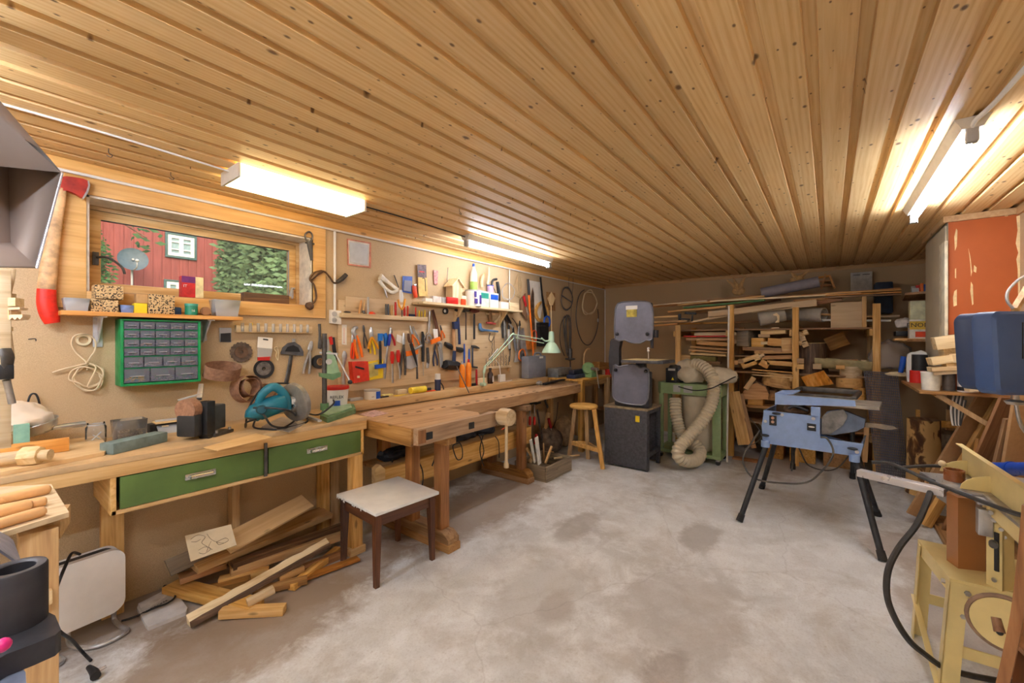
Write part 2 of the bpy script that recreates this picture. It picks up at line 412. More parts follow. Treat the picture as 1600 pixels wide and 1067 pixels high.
# ---------------------------------------------------------------- shell
X0 = -1.6; T = .24
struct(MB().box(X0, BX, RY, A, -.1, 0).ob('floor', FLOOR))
WX0, WX1, WZ0, WZ1 = .366, 1.518, 1.64, 2.13            # window opening
wl = MB(); wl.box(X0, WX0, A, A + T, 0, CZ + .07); wl.box(WX1, BX, A, A + T, 0, CZ + .07); wl.box(WX0, WX1, A, A + T, 0, WZ0); wl.box(WX0, WX1, A, A + T, WZ1, CZ + .07)
struct(wl.ob('wall_left', WALL))
struct(MB().box(BX, BX + .2, RY - .2, A + T, 0, CZ + .07).ob('wall_back', WALL))
struct(MB().box(X0, BX, RY - .2, RY, 0, CZ + .07).ob('wall_right', WALL))
struct(MB().box(X0 - .2, X0, RY - .2, A + T, 0, CZ + .07).ob('wall_near', plain('near_wall', (190, 176, 156), .8)))
cb = MB(); y = -12 * BW - GP; prof = []
g = .030; dp = .018
while y < A + .05:
    for yy, zz in ((y, dp), (y + g, dp), (y + g + .003, 0), (y + BW - .004, 0), (y + BW, dp)):
        yc = max(RY, min(A, yy)); prof.append((yc, CZ + zz))
    y += BW
pp = []
for q in prof:
    if not pp or (abs(pp[-1][0] - q[0]) > 1e-7 or abs(pp[-1][1] - q[1]) > 1e-7): pp.append(q)
nP = len(pp)
cb.add([(X0, a, b) for a, b in pp] + [(BX, a, b) for a, b in pp], [(i, i + 1, nP + i + 1, nP + i) for i in range(nP - 1)])
cb.box(X0, BX, RY, A, CZ + .03, CZ + .06)
struct(cb.ob('ceiling', CEIL))
TRX, TRY = wood('trim', 'x'), wood('trim', 'y')
struct(MB().box(X0, BX - .002, A - .014, A - .001, CZ - .055, CZ - .001, None, .002).ob('trim_1', TRX))
struct(MB().box(BX - .016, BX - .001, RY, A - .016, CZ - .045, CZ - .001, None, .002).ob('trim_2', TRY))
struct(MB().box(X0, 4.28, RY + .001, RY + .016, CZ - .05, CZ - .001, None, .002).ob('trim_3', TRX))
# ---------------------------------------------------------------- window
wt = MB(); t0 = A - .018
for (a, b_, c, d) in ((WX0 - .10, WX0, WZ0 - .085, CZ - .058), (WX1, WX1 + .095, WZ0 - .085, WZ1 + .085), (WX0, WX1, WZ1, WZ1 + .085), (WX0, WX1, WZ0 - .085, WZ0)):
    wt.box(a, b_, t0, A - .001, c, d, None, .002)
casing = struct(wt.ob('trim_4', wood('trim', 'x')))
REV = plain('white_reveal', (226, 216, 200), .6)
rv = MB().box(WX1 - .012, WX1 - .001, A - .005, A + T, WZ0, WZ1).box(WX0 + .001, WX0 + .012, A - .005, A + T, WZ0, WZ1).box(WX0, WX1, A - .005, A + T, WZ1 - .012, WZ1 - .001)
struct(rv.ob('trim_5', REV))
wy = A + .16
win = thing('window_1', 'x', 'x', (WX0, wy, WZ0)); del win['label']; del win['category']; win['kind'] = 'structure'
fr = MB()
def frame(mb, x0, x1, z0, z1, y0, y1, w, b=.002):
    mb.box(x0, x1, y0, y1, z0, z0 + w, None, b).box(x0, x1, y0, y1, z1 - w, z1, None, b).box(x0, x0 + w, y0, y1, z0 + w, z1 - w, None, b).box(x1 - w, x1, y0, y1, z0 + w, z1 - w, None, b); return mb
frame(fr, WX0 + .012, WX1 - .012, WZ0, WZ1 - .012, wy, wy + .07, .022).ow('window_frame', wood('pine', 'x'), win)
frame(MB(), WX0 + .034, WX1 - .034, WZ0 + .022, WZ1 - .034, wy + .012, wy + .055, .045).ow('window_sash', wood('pine', 'x'), win)
frame(MB(), WX0 + .074, WX1 - .074, WZ0 + .062, WZ1 - .074, wy + .018, wy + .03, .006, .0005).ow('glazing_bead', LGREY, win)
MB().box(WX0 + .078, WX1 - .078, wy + .03, wy + .034, WZ0 + .066, WZ1 - .078).ow('window_pane', glassy('window_glass', (235, 245, 245), .03, .0), win)
MB().box(WX0, WX1, A - .01, wy, WZ0 - .012, WZ0 + .004).ow('window_sill', wood('orange', 'x'), win)
hk = MB().box(WX1 - .07, WX1 - .058, wy - .006, wy + .012, 1.70, 1.78).box(WX1 - .07, WX1 - .058, wy - .03, wy - .006, 1.765, 1.778); hk.tube([(WX1 - .064, wy - .03, 1.77), (WX1 - .085, wy - .036, 1.765), (WX1 - .095, wy - .036, 1.71)], .006, 8, 3)
hk.ow('window_catch', ALU, win)
MB().box(WX0 + .045, WX0 + .07, wy - .004, wy + .012, 1.80, 1.87, None, .002).tube([(WX0 + .06, wy - .01, 1.84), (WX0 + .1, wy - .04, 1.84), (WX0 + .15, wy - .05, 1.80), (WX0 + .165, wy - .05, 1.76)], .006, 8, 4).ow('window_handle', DSTEEL, win)
# ---------------------------------------------------------------- outside
def siding():
    m, nt, b = newmat('red_siding'); v, _ = coords(nt, 'Object', False)
    sp = nt.nodes.new('ShaderNodeSeparateXYZ'); nt.links.new(v, sp.inputs[0])
    f = noise(nt, mapv(nt, v, (6, 1, .6)), 2, 4)
    col = ramp(nt, f, [(.3, lin((128, 58, 50))), (.7, lin((158, 78, 68)))])
    nt.links.new(col, b.inputs['Base Color']); b.inputs['Roughness'].default_value = .7; return m
RS = siding(); HY_ = 18.0
hs = thing('red_house', 'red timber house with white windows seen beyond the glass', 'house', (0, HY_, 0))
hx1 = onY(361, 450, HY_).x
sd_ = MB(); x = -7.0
while x < hx1 - .1:
    sd_.box(x, x + .215, HY_ - .02, HY_ + .1, -1, 7.5); x += .24
sd_.box(-7, hx1, HY_, HY_ + 6, -1, 7.5)
sd_.ow('wall', RS, hs)
GT = plain('green_casing', (70, 100, 96), .6)
for (a, b_, c, d) in ((258, 307, 366, 404), (256, 300, 438, 462)):
    p, q = onY(a, c, HY_ - .05), onY(b_, c, HY_ - .05); z1 = onY((a + b_) / 2, c, HY_ - .05).z; z0 = onY((a + b_) / 2, d, HY_ - .05).z
    if d > 450: z0 -= .8
    f_ = frame(MB(), p.x, q.x, z0, z1, HY_ - .09, HY_ - .02, .07).ow('window', GT, hs)
    i = frame(MB(), p.x + .07, q.x - .07, z0 + .07, z1 - .07, HY_ - .08, HY_ - .02, .1)
    mx = (p.x + q.x) / 2; i.box(mx - .06, mx + .06, HY_ - .085, HY_ - .02, z0 + .08, z1 - .08)
    for s_ in (.35, .65):
        zz = z0 + (z1 - z0) * s_; i.box(p.x + .08, q.x - .08, HY_ - .07, HY_ - .02, zz - .02, zz + .02)
    i.ow('window_sash', WHITE, f_)
    MB().box(p.x + .1, q.x - .1, HY_ - .03, HY_ - .021, z0 + .1, z1 - .1).ow('window_pane', plain('far_glass', (150, 176, 180), .2), f_)
MB().box(hx1 - .12, hx1 + .02, HY_ - .05, HY_ + .05, -1, 7.5).ow('corner_board', RS, hs)
p = onY(208, 405, HY_ - .9); DG = plain('dish_grey', (74, 92, 100), .5)
ds = thing('satellite_dish', 'round grey satellite dish on a thin pole before the red house', 'satellite dish', (p.x, p.y, 0))
n_ = V((-.1, -1, .25)).normalized()
MB().lathe([(.0, -.10), (.16, -.085), (.28, -.05), (.36, 0), (.365, .01), (.28, -.03), (.0, -.075)], (p.x, p.y, p.z), n_, 32).ow('dish', DG, ds)
MB().cyl((p.x, p.y + .15, 0), (p.x, p.y + .15, p.z), .03).cyl((p.x, p.y + .15, p.z), (p.x, p.y, p.z), .03).ow('pole', LGREY, ds)
MB().tube([(p.x, p.y, p.z - .34), (p.x, p.y - .45, p.z - .3), (p.x, p.y - .5, p.z - .12)], .018, 6, 3).ball((p.x, p.y - .5, p.z - .1), .05).ow('feed_arm', LGREY, ds)
LEAF = plain('conifer_green', (96, 122, 82), .8, 0, .4, 2); LEAF2 = plain('leaf_green', (58, 96, 44), .7, 0, .3, 4)
def foliage(c, rx, ry, rz, n, s, seed):
    rg = random.Random(seed); mb = MB()
    for i in range(n):
        while True:
            q = V((rg.uniform(-1, 1), rg.uniform(-1, 1), rg.uniform(-1, 1)))
            if .15 < q.length < 1: break
        q = V((c[0] + q.x * rx, c[1] + q.y * ry, c[2] + q.z * rz + .12 * math.sin(q.x * 7)))
        a = rg.uniform(0, 6.28); l = s * rg.uniform(.6, 1.3); d = V((math.cos(a), math.sin(a) * .6, rg.uniform(-.35, .15))) * l; wv = V((0, rg.uniform(-.3, .3), 1)).normalized() * l * .22
        mb.add([q, q + d * .5 + wv, q + d, q + d * .5 - wv], [(0, 1, 2, 3)])
    return mb
for k, (px, py, dist, rr, rz, lab) in enumerate(((404, 420, 14.8, 1.15, 2.4, 'bushy green conifer beside the corner of the red house'), (447, 425, 11.2, .95, 2.4, 'green conifer at the right edge of the window view'), (440, 440, 24, 4.2, 3.2, 'dense lower greenery behind the two conifers'))):
    c = onY(px, py, dist)
    t_ = thing('conifer_tree', lab, 'tree', (c.x, c.y, -.5))
    foliage(c, rr, rr, rz, 9000, .2, k).ow('foliage', LEAF, t_)
    MB().cyl((c.x, c.y, -.5), (c.x, c.y, c.z + rz * .7), .14, .05).ow('trunk', wood('bark', 'z'), t_)
c = onY(156, 425, 7); t_ = thing('ivy_shrub', 'leafy dark green shrub at the left edge of the window view', 'shrub', (c.x, c.y, 0))
foliage(c, .12, .15, .4, 600, .06, 9).ow('foliage', LEAF2, t_); MB().cyl((c.x, c.y, 0), (c.x, c.y, c.z), .02).ow('stem', wood('bark', 'z'), t_)
c = onY(230, 372, 5); tw = thing('leafy_twig', 'leafy twig hanging down across the top of the window view', 'twig', c + V((0, 0, .8)))
tb = MB().tube([c + V((-.5, 0, .32)), c + V((-.2, 0, .12)), c + V((0, 0, 0))], .006, 6, 3)
tb.tube([c + V((-.5, 0, .32)), c + V((-1.0, 0, .7))], .008, 6); tb.ow('stem', wood('bark', 'x'), tw)
foliage(c + V((-.05, 0, .04)), .14, .06, .08, 26, .09, 4).ow('leaves', LEAF2, tw)
struct(MB().box(-40, 60, A + T + .3, 60, -.35, -.3).ob('lawn', plain('lawn_green', (84, 110, 54), .9, 0, .3, 3)))
# ---------------------------------------------------------------- lights
TUBE = emis('lit_tube', (234, 241, 255), 34)
FILL_TUBE = emis('fill_tube', (226, 237, 255), 80)  # stronger glow for the two added lamps out of view
DIFF = emis('lit_diffuser', (255, 228, 168), 3.0)
HOUS = plain('lamp_housing', (214, 208, 196), .45, 0, .03)
def tube_lamp(x0, x1, y, label, tm=None):
    t = thing('ceiling_lamp', label, 'lamp', ((x0 + x1) / 2, y, CZ), 0, None)
    h = MB().prism([(x0, y - .052, CZ - .001), (x0, y + .052, CZ - .001), (x0, y + .03, CZ - .045), (x0, y - .03, CZ - .045)], (x1 - x0, 0, 0))
    h.ow('housing', HOUS, t)
    for s, xx in ((1, x0), (-1, x1)):
        MB().box(xx, xx + s * .035, y - .018, y + .018, CZ - .10, CZ - .044, None, .006).ow('lamp_holder', LGREY, t)
    MB().cyl((x0 + .034, y, CZ - .078), (x1 - .034, y, CZ - .078), .014, n=16).ow('fluorescent_tube', tm or TUBE, t)
    return t
tube_lamp(2.56, 3.90, 2.45, 'bare fluorescent tube lamp over the tool wall', emis('lit_tube_old', (236, 242, 255), 30))
tube_lamp(2.42, 3.90, -.455, 'bare fluorescent tube lamp near the orange cupboard')
tube_lamp(-1.35, -.05, .35, 'added unseen tube lamp behind the camera that brightens the room', FILL_TUBE)  # this lamp and the next are added, unseen, to brighten the room
tube_lamp(-1.35, -.05, 1.9, 'second added unseen tube lamp behind the camera that brightens the room', FILL_TUBE)
bl = thing('ceiling_lamp', 'boxy fluorescent lamp with a glowing yellow cover above the window', 'lamp', (1.18, 2.45, CZ))
for q_ in (.822, 1.535): MB().box(q_, q_ + .013, 2.345, 2.575, CZ - .072, CZ - .001, None, .002).ow('end_cap', HOUS, bl)
MB().prism([(.835, 2.35, CZ - .001), (.835, 2.57, CZ - .001), (.835, 2.57, CZ - .055), (.835, 2.555, CZ - .07), (.835, 2.365, CZ - .07), (.835, 2.35, CZ - .055)], (.70, 0, 0)).ow('diffuser', DIFF, bl)
PX, PY_, PZ = wood('pine', 'x'), wood('pine', 'y'), wood('pine', 'z')
# ---------------------------------------------------------------- long bench with green drawers
BF, BZ = 2.42, .89
GPAINT = plain('green_paint', (86, 112, 52), .45, 0, .1, 5)
CHIP = plain('particle_board', (176, 140, 98), .8, 0, .22, 160)
CHR = plain('chrome', (205, 204, 200), .22, .9, .04)
bt = tag(MB().box(-1.0, 1.6, BF, A - .004, BZ - .024, BZ, None, .002).ob('worktop', plain('worn_worktop', (206, 172, 126), .6, 0, .12, 6), loc=(.3, 2.7, BZ)), 'long pale particle board worktop over the green drawers', 'worktop')
bn = thing('drawer_bench', 'pine bench frame with two green drawers along the window wall', 'bench', (.9, 2.6, 0))
MB().box(-1.0, 1.6, BF + .002, BF + .03, BZ - .08, BZ - .0245, None, .002).ow('apron', PX, bn)
MB().box(.375, 1.575, BF + .006, BF + .4, .648, .666, None, .001).ow('drawer_rail', PX, bn)
for xa in (.372, 1.562): MB().box(xa, xa + .018, BF + .006, BF + .4, .648, BZ - .081, None, .001).ow('side_panel', PY_, bn)
for (x0, x1, hp, hw) in ((.402, .982, 314, 38), (.998, 1.556, 496, 24)):
    d = MB().box(x0, x1, BF + .004, BF + .022, .668, .806, None, .002).box(x0 + .01, x1 - .01, BF + .022, BF + .38, .675, .79).ow('drawer', GPAINT, bn)
    hx = onY(hp, 740, BF).x; hz = .745
    hb = MB().box(hx - .062, hx + .062, BF - .001, BF + .004, hz - .014, hz + .014, None, .0015)
    hb.tube([(hx - .045, BF, hz), (hx - .043, BF - .02, hz), (hx + .043, BF - .02, hz), (hx + .045, BF, hz)], [.007, .010, .010, .007], 10)
    hb.ow('handle', CHR, d)
lx = onY(415, 700, BF).x
MB().box(lx - .008, lx + .008, BF - .006, BF + .003, .66, .84, None, .002).ow('latch', DSTEEL, bn)
for (x, y, sx, sy) in ((onY(175, 800, 2.9).x, 2.9, .085, .05), (-.6, 2.9, .085, .05), (1.575 - .03, BF + .05, .075, .06)):
    MB().box(x - sx / 2, x + sx / 2, y - sy / 2, y + sy / 2, 0, BZ - .081, None, .003).ow('leg', PZ, bn)
for (a, b_) in ((360, 372), (499, 512), (514, 527)):
    p, q = onY(a, 800, 2.93), onY(b_, 800, 2.93); MB().box(p.x, q.x, 2.90, 2.972, 0, BZ - .03, None, .002).ow('leg', PZ, bn)
MB().box(1.49, 1.60, 2.43, 2.53, .001, .05, None, .006).ow('foot_block', PX, bn)
# ---------------------------------------------------------------- old joiner's workbench
WZ = .86
OB, OBY = wood('old', 'x'), wood('old', 'y'); SL = wood('bench', 'x')
wb = thing('workbench', 'old scarred wooden joiner workbench with a round screw vise', 'workbench', (2.6, 2.5, 0))
top = MB().box(1.64, 4.5, 2.385, 2.72, WZ - .10, WZ, None, .006)
top.ow('bench_top', wood('bench', 'x'), wb)
for i in range(15):
    x = 1.78 + i * .125 + (.03 if i > 4 else 0)
    MB().box(x, x + .045, 2.43, 2.45, WZ - .02, WZ + .0008).ow('dog_hole', plain('dark_hole', (38, 24, 16), .9), wb)
MB().prism([(1.64, 2.0, WZ - .106), (2.24, 2.0, WZ - .106), (2.30, 2.07, WZ - .106), (2.30, 2.384, WZ - .106), (1.64, 2.384, WZ - .106)], (0, 0, .105)).ow('shoulder_block', SL, wb)
MB().box(1.62, 1.639, 1.998, 2.79, WZ - .108, WZ - .0005, None, .003).ow('end_cap', OBY, wb)
vb = MB().prism([(1.64, 1.955, WZ - .10), (2.36, 1.955, WZ - .10), (2.43, 1.99, WZ - .10), (2.38, 2.03, WZ - .10), (2.26, 1.999, WZ - .10), (1.64, 1.999, WZ - .10)], (0, 0, .099)); vb.ow('vise_beam', SL, wb)
for xx in (1.70, 2.08): MB().box(xx, xx + .05, 1.948, 1.956, WZ - .075, WZ - .03, None, .003).ow('bolt', BLACK, wb)
MB().box(1.64, 1.70, 1.953, 1.957, WZ - .09, WZ - .01).ow('corner_joint', wood('brown', 'z'), wb)
MB().lathe([(0, 0), (.03, 0), (.034, .012), (.036, .05), (.060, .056), (.064, .075), (.060, .10), (.064, .125), (.058, .15), (.03, .155), (0, .156)], (2.40, 1.985, WZ - .03), (0, -1, 0), 28).ow('vise_screw', wood('pale', 'y'), wb)
pk = V((2.40, 1.90, WZ - .03))
MB().lathe([(0, .035), (.014, .03), (.017, 0), (.012, -.012), (.012, -.36), (.019, -.37), (.019, -.40), (0, -.405)], pk + V((0, -.02, .03)), (0, 0, 1), 16).ow('vise_handle', wood('pale', 'z'), wb)
DK = wood('brown', 'z')
for (x, y) in ((1.965, 2.10), (1.93, 2.36), (1.93, 2.70), (3.33, 2.42), (3.33, 2.80)):
    MB().box(x - .038, x + .038, y - .036, y + .036, .12, WZ - .108, None, .004).ow('leg', DK, wb)
for (x, y0, y1) in ((1.955, 1.965, 2.80), (3.33, 2.30, 2.90)):
    MB().prism([(x - .05, y0 + .01, .052), (x - .05, y1, .052), (x - .05, y1, .12), (x - .05, y0 + .06, .12), (x - .05, y0 + .01, .085)], (.1, 0, 0)).ow('foot_beam', wood('old', 'y'), wb)
    MB().box(x - .055, x + .055, y0, y1, 0.0, .05, None, .005).ow('foot_shoe', wood('shade', 'y'), wb)
    MB().box(x - .045, x + .045, y0 + .03, y1, WZ - .16, WZ - .11, None, .004).ow('cross_beam', wood('old', 'y'), wb)
MB().box(1.80, 3.62, 2.50, 2.545, .31, .48, None, .004).ow('stretcher', PX, wb)
MB().box(1.80, 3.62, 2.546, 2.80, .455, .479, None, .003).ow('lower_shelf', PX, wb)
MB().prism([(1.72, 2.50, .31), (1.80, 2.50, .31), (1.80, 2.50, .48), (1.76, 2.50, .52), (1.72, 2.50, .50)], (0, .045, 0)).ow('tenon', wood('pale', 'x'), wb)
MB().box(1.64, 4.5, 2.722, 2.795, WZ - .10, WZ - .004, None, .003).ow('back_rail', OB, wb)
LZ = .928; rp = MB().box(1.62, 4.42, 2.823, 2.972, LZ - .022, LZ, None, .002); rp.box(1.62, 4.42, 2.80, 2.8225, .862, LZ, None, .003)
tag(rp.ob('wall_ledge', wood('pine', 'x'), loc=(2.9, 2.8, .95)), 'narrow wooden ledge along the tool wall behind the workbench', 'ledge')
# ---------------------------------------------------------------- stool with white top
def leg4(mb, p, q, a, b_):
    """tapered square leg: side a at the top p, b_ at the foot q"""
    vs = [(p[0] + i * a / 2, p[1] + j * a / 2, p[2]) for i in (-1, 1) for j in (-1, 1)] + [(q[0] + i * b_ / 2, q[1] + j * b_ / 2, q[2]) for i in (-1, 1) for j in (-1, 1)]
    return mb.add(vs, [(0, 1, 3, 2), (4, 6, 7, 5), (0, 4, 5, 1), (2, 3, 7, 6), (0, 2, 6, 4), (1, 5, 7, 3)])
sz = .435
c4 = [onZ(530, 772, sz), onZ(592, 806, sz), onZ(681, 765, sz), onZ(618, 743, sz)]
cc = sum(c4, V()) / 4; ex = ((c4[1] - c4[0]) + (c4[2] - c4[3])) / 2; ey = ((c4[3] - c4[0]) + (c4[2] - c4[1])) / 2
LX, LY = ex.length, ey.length; ex.normalize(); ang = math.atan2(ex.y, ex.x)
st = thing('stool', 'dark brown wooden stool with a chipped white painted seat', 'stool', (cc.x, cc.y, 0), ang)
print('stool', LX, LY, cc)
WPT = plain('white_paint', (236, 235, 230), .5, 0, .05, 6)
MB().box(-LX / 2, LX / 2, -LY / 2, LY / 2, sz - .02, sz, None, .006).ob('seat', WPT, st)
DKX, DKZ = wood('dark', 'x'), wood('dark', 'z')
ix, iy = LX / 2 - .045, LY / 2 - .035
dr = MB(); rg = random.Random(3)
sgn = 1
for (u0, u1, fy) in ((0, .9, 0), (0, .85, 1)):
    for k in range(16):
        t = u0 + (u1 - u0) * rg.random(); h = rg.uniform(.008, .03); w_ = rg.uniform(.006, .014)
        xx = -LX / 2 + LX * t
        yy = -LY / 2 if fy == 0 else LY / 2
        dr.box(xx, xx + w_, yy - (.0015 if fy == 0 else -0.0), yy + (.0 if fy == 0 else .0015), sz - h, sz - .003, None)
o_ = dr.ob('paint_drips', WPT, st); o_['kind'] = 'stuff'
for s in (-1, 1):
    MB().box(-ix, ix, s * iy - .011, s * iy + .011, sz - .095, sz - .021, None, .002).ob('apron', DKX, st)
    MB().box(s * ix - .011, s * ix + .011, -iy + .012, iy - .012, sz - .095, sz - .021, None, .002).ob('apron', wood('dark', 'y'), st)
    for k in (-1, 1): leg4(MB(), (s * ix, k * iy, sz - .021), (s * (ix + .008), k * (iy + .008), 0), .042, .026).ob('leg', DKZ, st)
# ---------------------------------------------------------------- round pine stool
rc = onZ(912, 635, .64); print('round stool', rc)
rs = thing('round_stool', 'tall round-topped pine stool beside the black band saw stand', 'stool', (rc.x, rc.y, 0), R(10))
MB().lathe([(0, .665), (.135, .665), (.15, .66), (.158, .648), (.155, .632), (.14, .625), (0, .625)], (0, 0, 0), (0, 0, 1), 40).ob('seat', wood('pine', 'y'), rs)
feet = [onZ(x, y, 0) for x, y in ((889, 716), (942, 733), (919, 717))]
inv = WM[rs.name].inverted(); fl = [inv @ f for f in feet]
c0 = sum(fl, V()) / 3
for f in fl:
    tp = V((f.x * .55, f.y * .55, .626)); MB().bar(tp, f, .042, .034, V((1, 0, 0)), .003).ob('leg', PZ, rs)
mid = [V((f.x * .87, f.y * .87, .19)) for f in fl]
for i in range(3): MB().bar(mid[i], mid[(i + 1) % 3], .02, .045, b=.002).ob('rung', PX, rs)
# ---------------------------------------------------------------- corner table
ct = thing('corner_table', 'small pine table in the far corner behind the workbench', 'table', (5.0, 2.8, 0))
MB().box(4.62, 5.45, 2.42, 2.96, .875, .90, None, .002).ow('tabletop', PX, ct)
p = onZ(912, 597, .84); print('table corner', p)
for (x, y) in ((4.66, 2.46), (5.41, 2.46), (4.66, 2.92), (5.41, 2.92)): MB().box(x - .035, x + .035, y - .03, y + .03, 0, .874, None, .003).ow('leg', PZ, ct)
MB().box(4.68, 5.39, 2.445, 2.465, .80, .874, None, .002).ow('apron', PX, ct)
MB().box(4.64, 4.66, 2.48, 2.90, .80, .874, None, .002).ow('apron', PY_, ct)
# ---------------------------------------------------------------- crate of offcuts
cr = thing('wooden_crate', 'low grey weathered wooden crate full of offcuts under the workbench end', 'crate', (3.68, 2.36, 0))
GW = wood('grey', 'x')
MB().box(3.43, 3.93, 2.19, 2.208, 0, .15, None, .002).ow('side_board', GW, cr)
MB().box(3.43, 3.93, 2.56, 2.578, 0, .15, None, .002).ow('side_board', GW, cr)
MB().box(3.43, 3.45, 2.209, 2.559, 0, .15, None, .002).ow('end_board', wood('grey', 'y'), cr)
MB().box(3.91, 3.93, 2.209, 2.559, 0, .15, None, .002).ow('end_board', wood('grey', 'y'), cr)
MB().box(3.451, 3.909, 2.209, 2.559, 0.004, .014).ow('bottom_board', GW, cr)
WB_ = plain('white_board', (226, 222, 214), .5)
sticks = [((843, 725), (838, 683), .05, .012, WB_, 'wide white painted offcut standing up in the crate'), ((836, 722), (829, 687), .035, .012, WB_, 'narrow white painted offcut leaning left in the crate'),
          ((852, 724), (862, 697), .02, .02, PX, 'pine stick leaning right in the crate'), ((836, 722), (823, 700), .02, .018, PX, 'pine stick leaning left at the crate edge'),
          ((850, 718), (849, 692), .012, .012, PX, 'thin split stick beside the white offcut in the crate'), ((866, 716), (905, 711), .018, .012, wood('pale', 'x'), 'pale slat jutting out over the crate rim'),
          ((858, 714), (864, 708), .05, .03, PX, 'short pine block lying in the crate'), ((828, 722), (832, 715), .04, .02, wood('pale', 'x'), 'stubby pale offcut in the crate corner')]
for i, (b0, t1, w_, h_, m_, lb) in enumerate(sticks):
    yy = 2.26 + .035 * i if i != 5 else 2.3
    p = onY(b0[0], b0[1], yy); q = onY(t1[0], t1[1], yy); p.z = max(p.z, .045); q.z = max(q.z, .06)
    board(p, q, w_, h_, m_, 'wood_offcut', lb, 'offcut', 'offcuts in the crate', up=V((0, 1, 0)))
def rock(c, r, sc, seed, mat, name, label, cat='rock', group=None):
    bm = bmesh.new(); bmesh.ops.create_icosphere(bm, subdivisions=4, radius=r)
    from mathutils import noise as nz
    for v in bm.verts:
        k = 1 + .22 * nz.noise(v.co * (1.6 / r) * .5 + V((seed, seed, 0))) + .06 * nz.noise(v.co * (5 / r) * .5 + V((seed, 0, 0)))
        v.co = V((v.co.x * sc[0], v.co.y * sc[1], v.co.z * sc[2])) * k
    zmin = min(v.co.z for v in bm.verts)
    mb = MB(); bm.verts.index_update(); mb.add([v.co for v in bm.verts], [tuple(v.index for v in f.verts) for f in bm.faces]); bm.free()
    mb.v = [(a + c[0], b + c[1], d + c[2] - zmin) for a, b, d in mb.v]
    return tag(mb.ob(name, mat, loc=c), label, cat, group)
STN = plain('burl_brown', (112, 92, 74), .85, 0, .35, 12)
rock((4.32, 2.72, 0), .17, (1.1, .9, .95), 3, STN, 'wood_burl', 'large rough brown burl on the floor behind the crate', 'burl')
rock((4.72, 2.75, 0), .15, (.9, .8, 1.35), 8, plain('pale_stump', (176, 146, 108), .8, 0, .2), 'tree_stump', 'pale weathered stump behind the brown burl', 'stump')
for (px, yt, yb, lb) in ((828, 632, 664, 'bar clamp with red and white handle hanging left under the workbench'), (835, 632, 664, 'bar clamp with red handle hanging second under the workbench')):
    t = thing('bar_clamp', lb, 'clamp', onY(px, yb, 2.62), 0, 'bar clamps under the workbench end')
    a, b_ = onY(px, yt, 2.66), onY(px, yb - 14, 2.66); c_ = onY(px, yb, 2.66)
    MB().cyl(a, b_, .006).ow('screw', STEEL, t)
    MB().lathe([(0, 0), (.012, 0), (.016, .03), (.013, .09), (0, .1)], c_, (0, 0, 1), 14).ow('handle', RED, t)
    q = onY(px + 2, yt, 2.66); MB().box(q.x - .02, q.x + .10, q.y - .008, q.y + .008, q.z, q.z + .02, None, .003).ow('arm', BLACK, t)
for (a, b_, m_, lb) in (((838, 678), (836, 694), RED, 'red handled bar clamp standing beside the crate'), ((857, 654), (861, 668), plain('dark_red', (150, 20, 24), .4), 'dark red handled bar clamp leaning by the burl')):
    t = thing('bar_clamp', lb, 'clamp', onY(b_[0], b_[1], 2.66), 0, 'bar clamps under the workbench end')
    p, q = onY(*a, 2.66), onY(*b_, 2.66); MB().tube([p, (p + q) / 2, q], [.016, .02, .015], 12).ow('handle', m_, t)
    e = onY(b_[0] + 3, b_[1] + 28, 2.66); e.z = max(e.z, .02); MB().cyl(q, e, .007).ow('screw', STEEL, t)
for k, (a, b_, c_) in enumerate((((839, 640), (848, 690), DSTEEL), ((851, 625), (856, 637), DSTEEL))):
    p, q = onY(*a, 2.7), onY(*b_, 2.7)
    tag(MB().bar(p, q, .03, .008, V((0, 1, 0)), .001).ob('clamp_rail', c_, loc=q), ('flat grey steel clamp rail leaning behind the crate', 'short dark steel bar hanging under the workbench end')[k], 'clamp rail')
board(onY(848, 700, 2.72), onY(857, 645, 2.72), .05, .03, wood('pine', 'x'), 'wood_offcut', 'upright pine offcut leaning on the wall behind the crate', 'offcut', up=V((0, 1, 0)))
cable([onY(872, 628, 2.9), onY(869, 655, 2.88), onY(862, 672, 2.85), onY(858, 690, 2.8)], .004, BLACK, 'power_cable', 'thin black cable hanging on the wall beside the burl')
# ---------------------------------------------------------------- band saw
BSG = plain('band_saw_grey', (118, 120, 136), .36, .2, .14, 5)
BST = plain('scuffed_black_paint', (70, 70, 76), .5, 0, .22, 40)
YB = wood('pale', 'y')
bs = thing('saw_stand', 'scuffed black wooden cabinet stand under the grey band saw', 'stand', (4.33, 1.75, 0))
MB().box(4.33, 4.35, 1.52, 2.0, .02, .64, None, .003).ow('front_panel', BST, bs)
MB().box(4.351, 4.78, 1.98, 2.0, .02, .64, None, .003).ow('side_panel', BST, bs)
MB().box(4.33, 4.79, 1.51, 2.01, .641, .663, None, .003).ow('top_panel', plain('dusty_top', (150, 130, 100), .8, 0, .2), bs)
sp = MB().box(4.351, 4.41, 1.52, 1.545, 0, .64, None, .003); sp.ow('post', BST, bs)
MB().box(4.74, 4.78, 1.52, 1.56, 0, .64, None, .003).ow('post', BST, bs)
MB().box(4.411, 4.74, 1.52, 1.55, .14, .19, None, .003).ow('rail', BST, bs)
MB().box(4.411, 4.74, 1.52, 1.535, .60, .64, None, .003).ow('rail', BST, bs)
MB().box(4.76, 4.78, 1.561, 1.98, .02, .64, None, .003).ow('back_panel', BST, bs)
p = onX(996, 655, 4.325)
MB().box(4.322, 4.33, p.y - .022, p.y + .022, p.z - .03, p.z + .035, None, .002).ow('switch', YELLOW, bs)
sw = thing('band_saw', 'grey two-wheel band saw with rounded door covers on the black stand', 'band saw', (4.45, 1.75, .663))
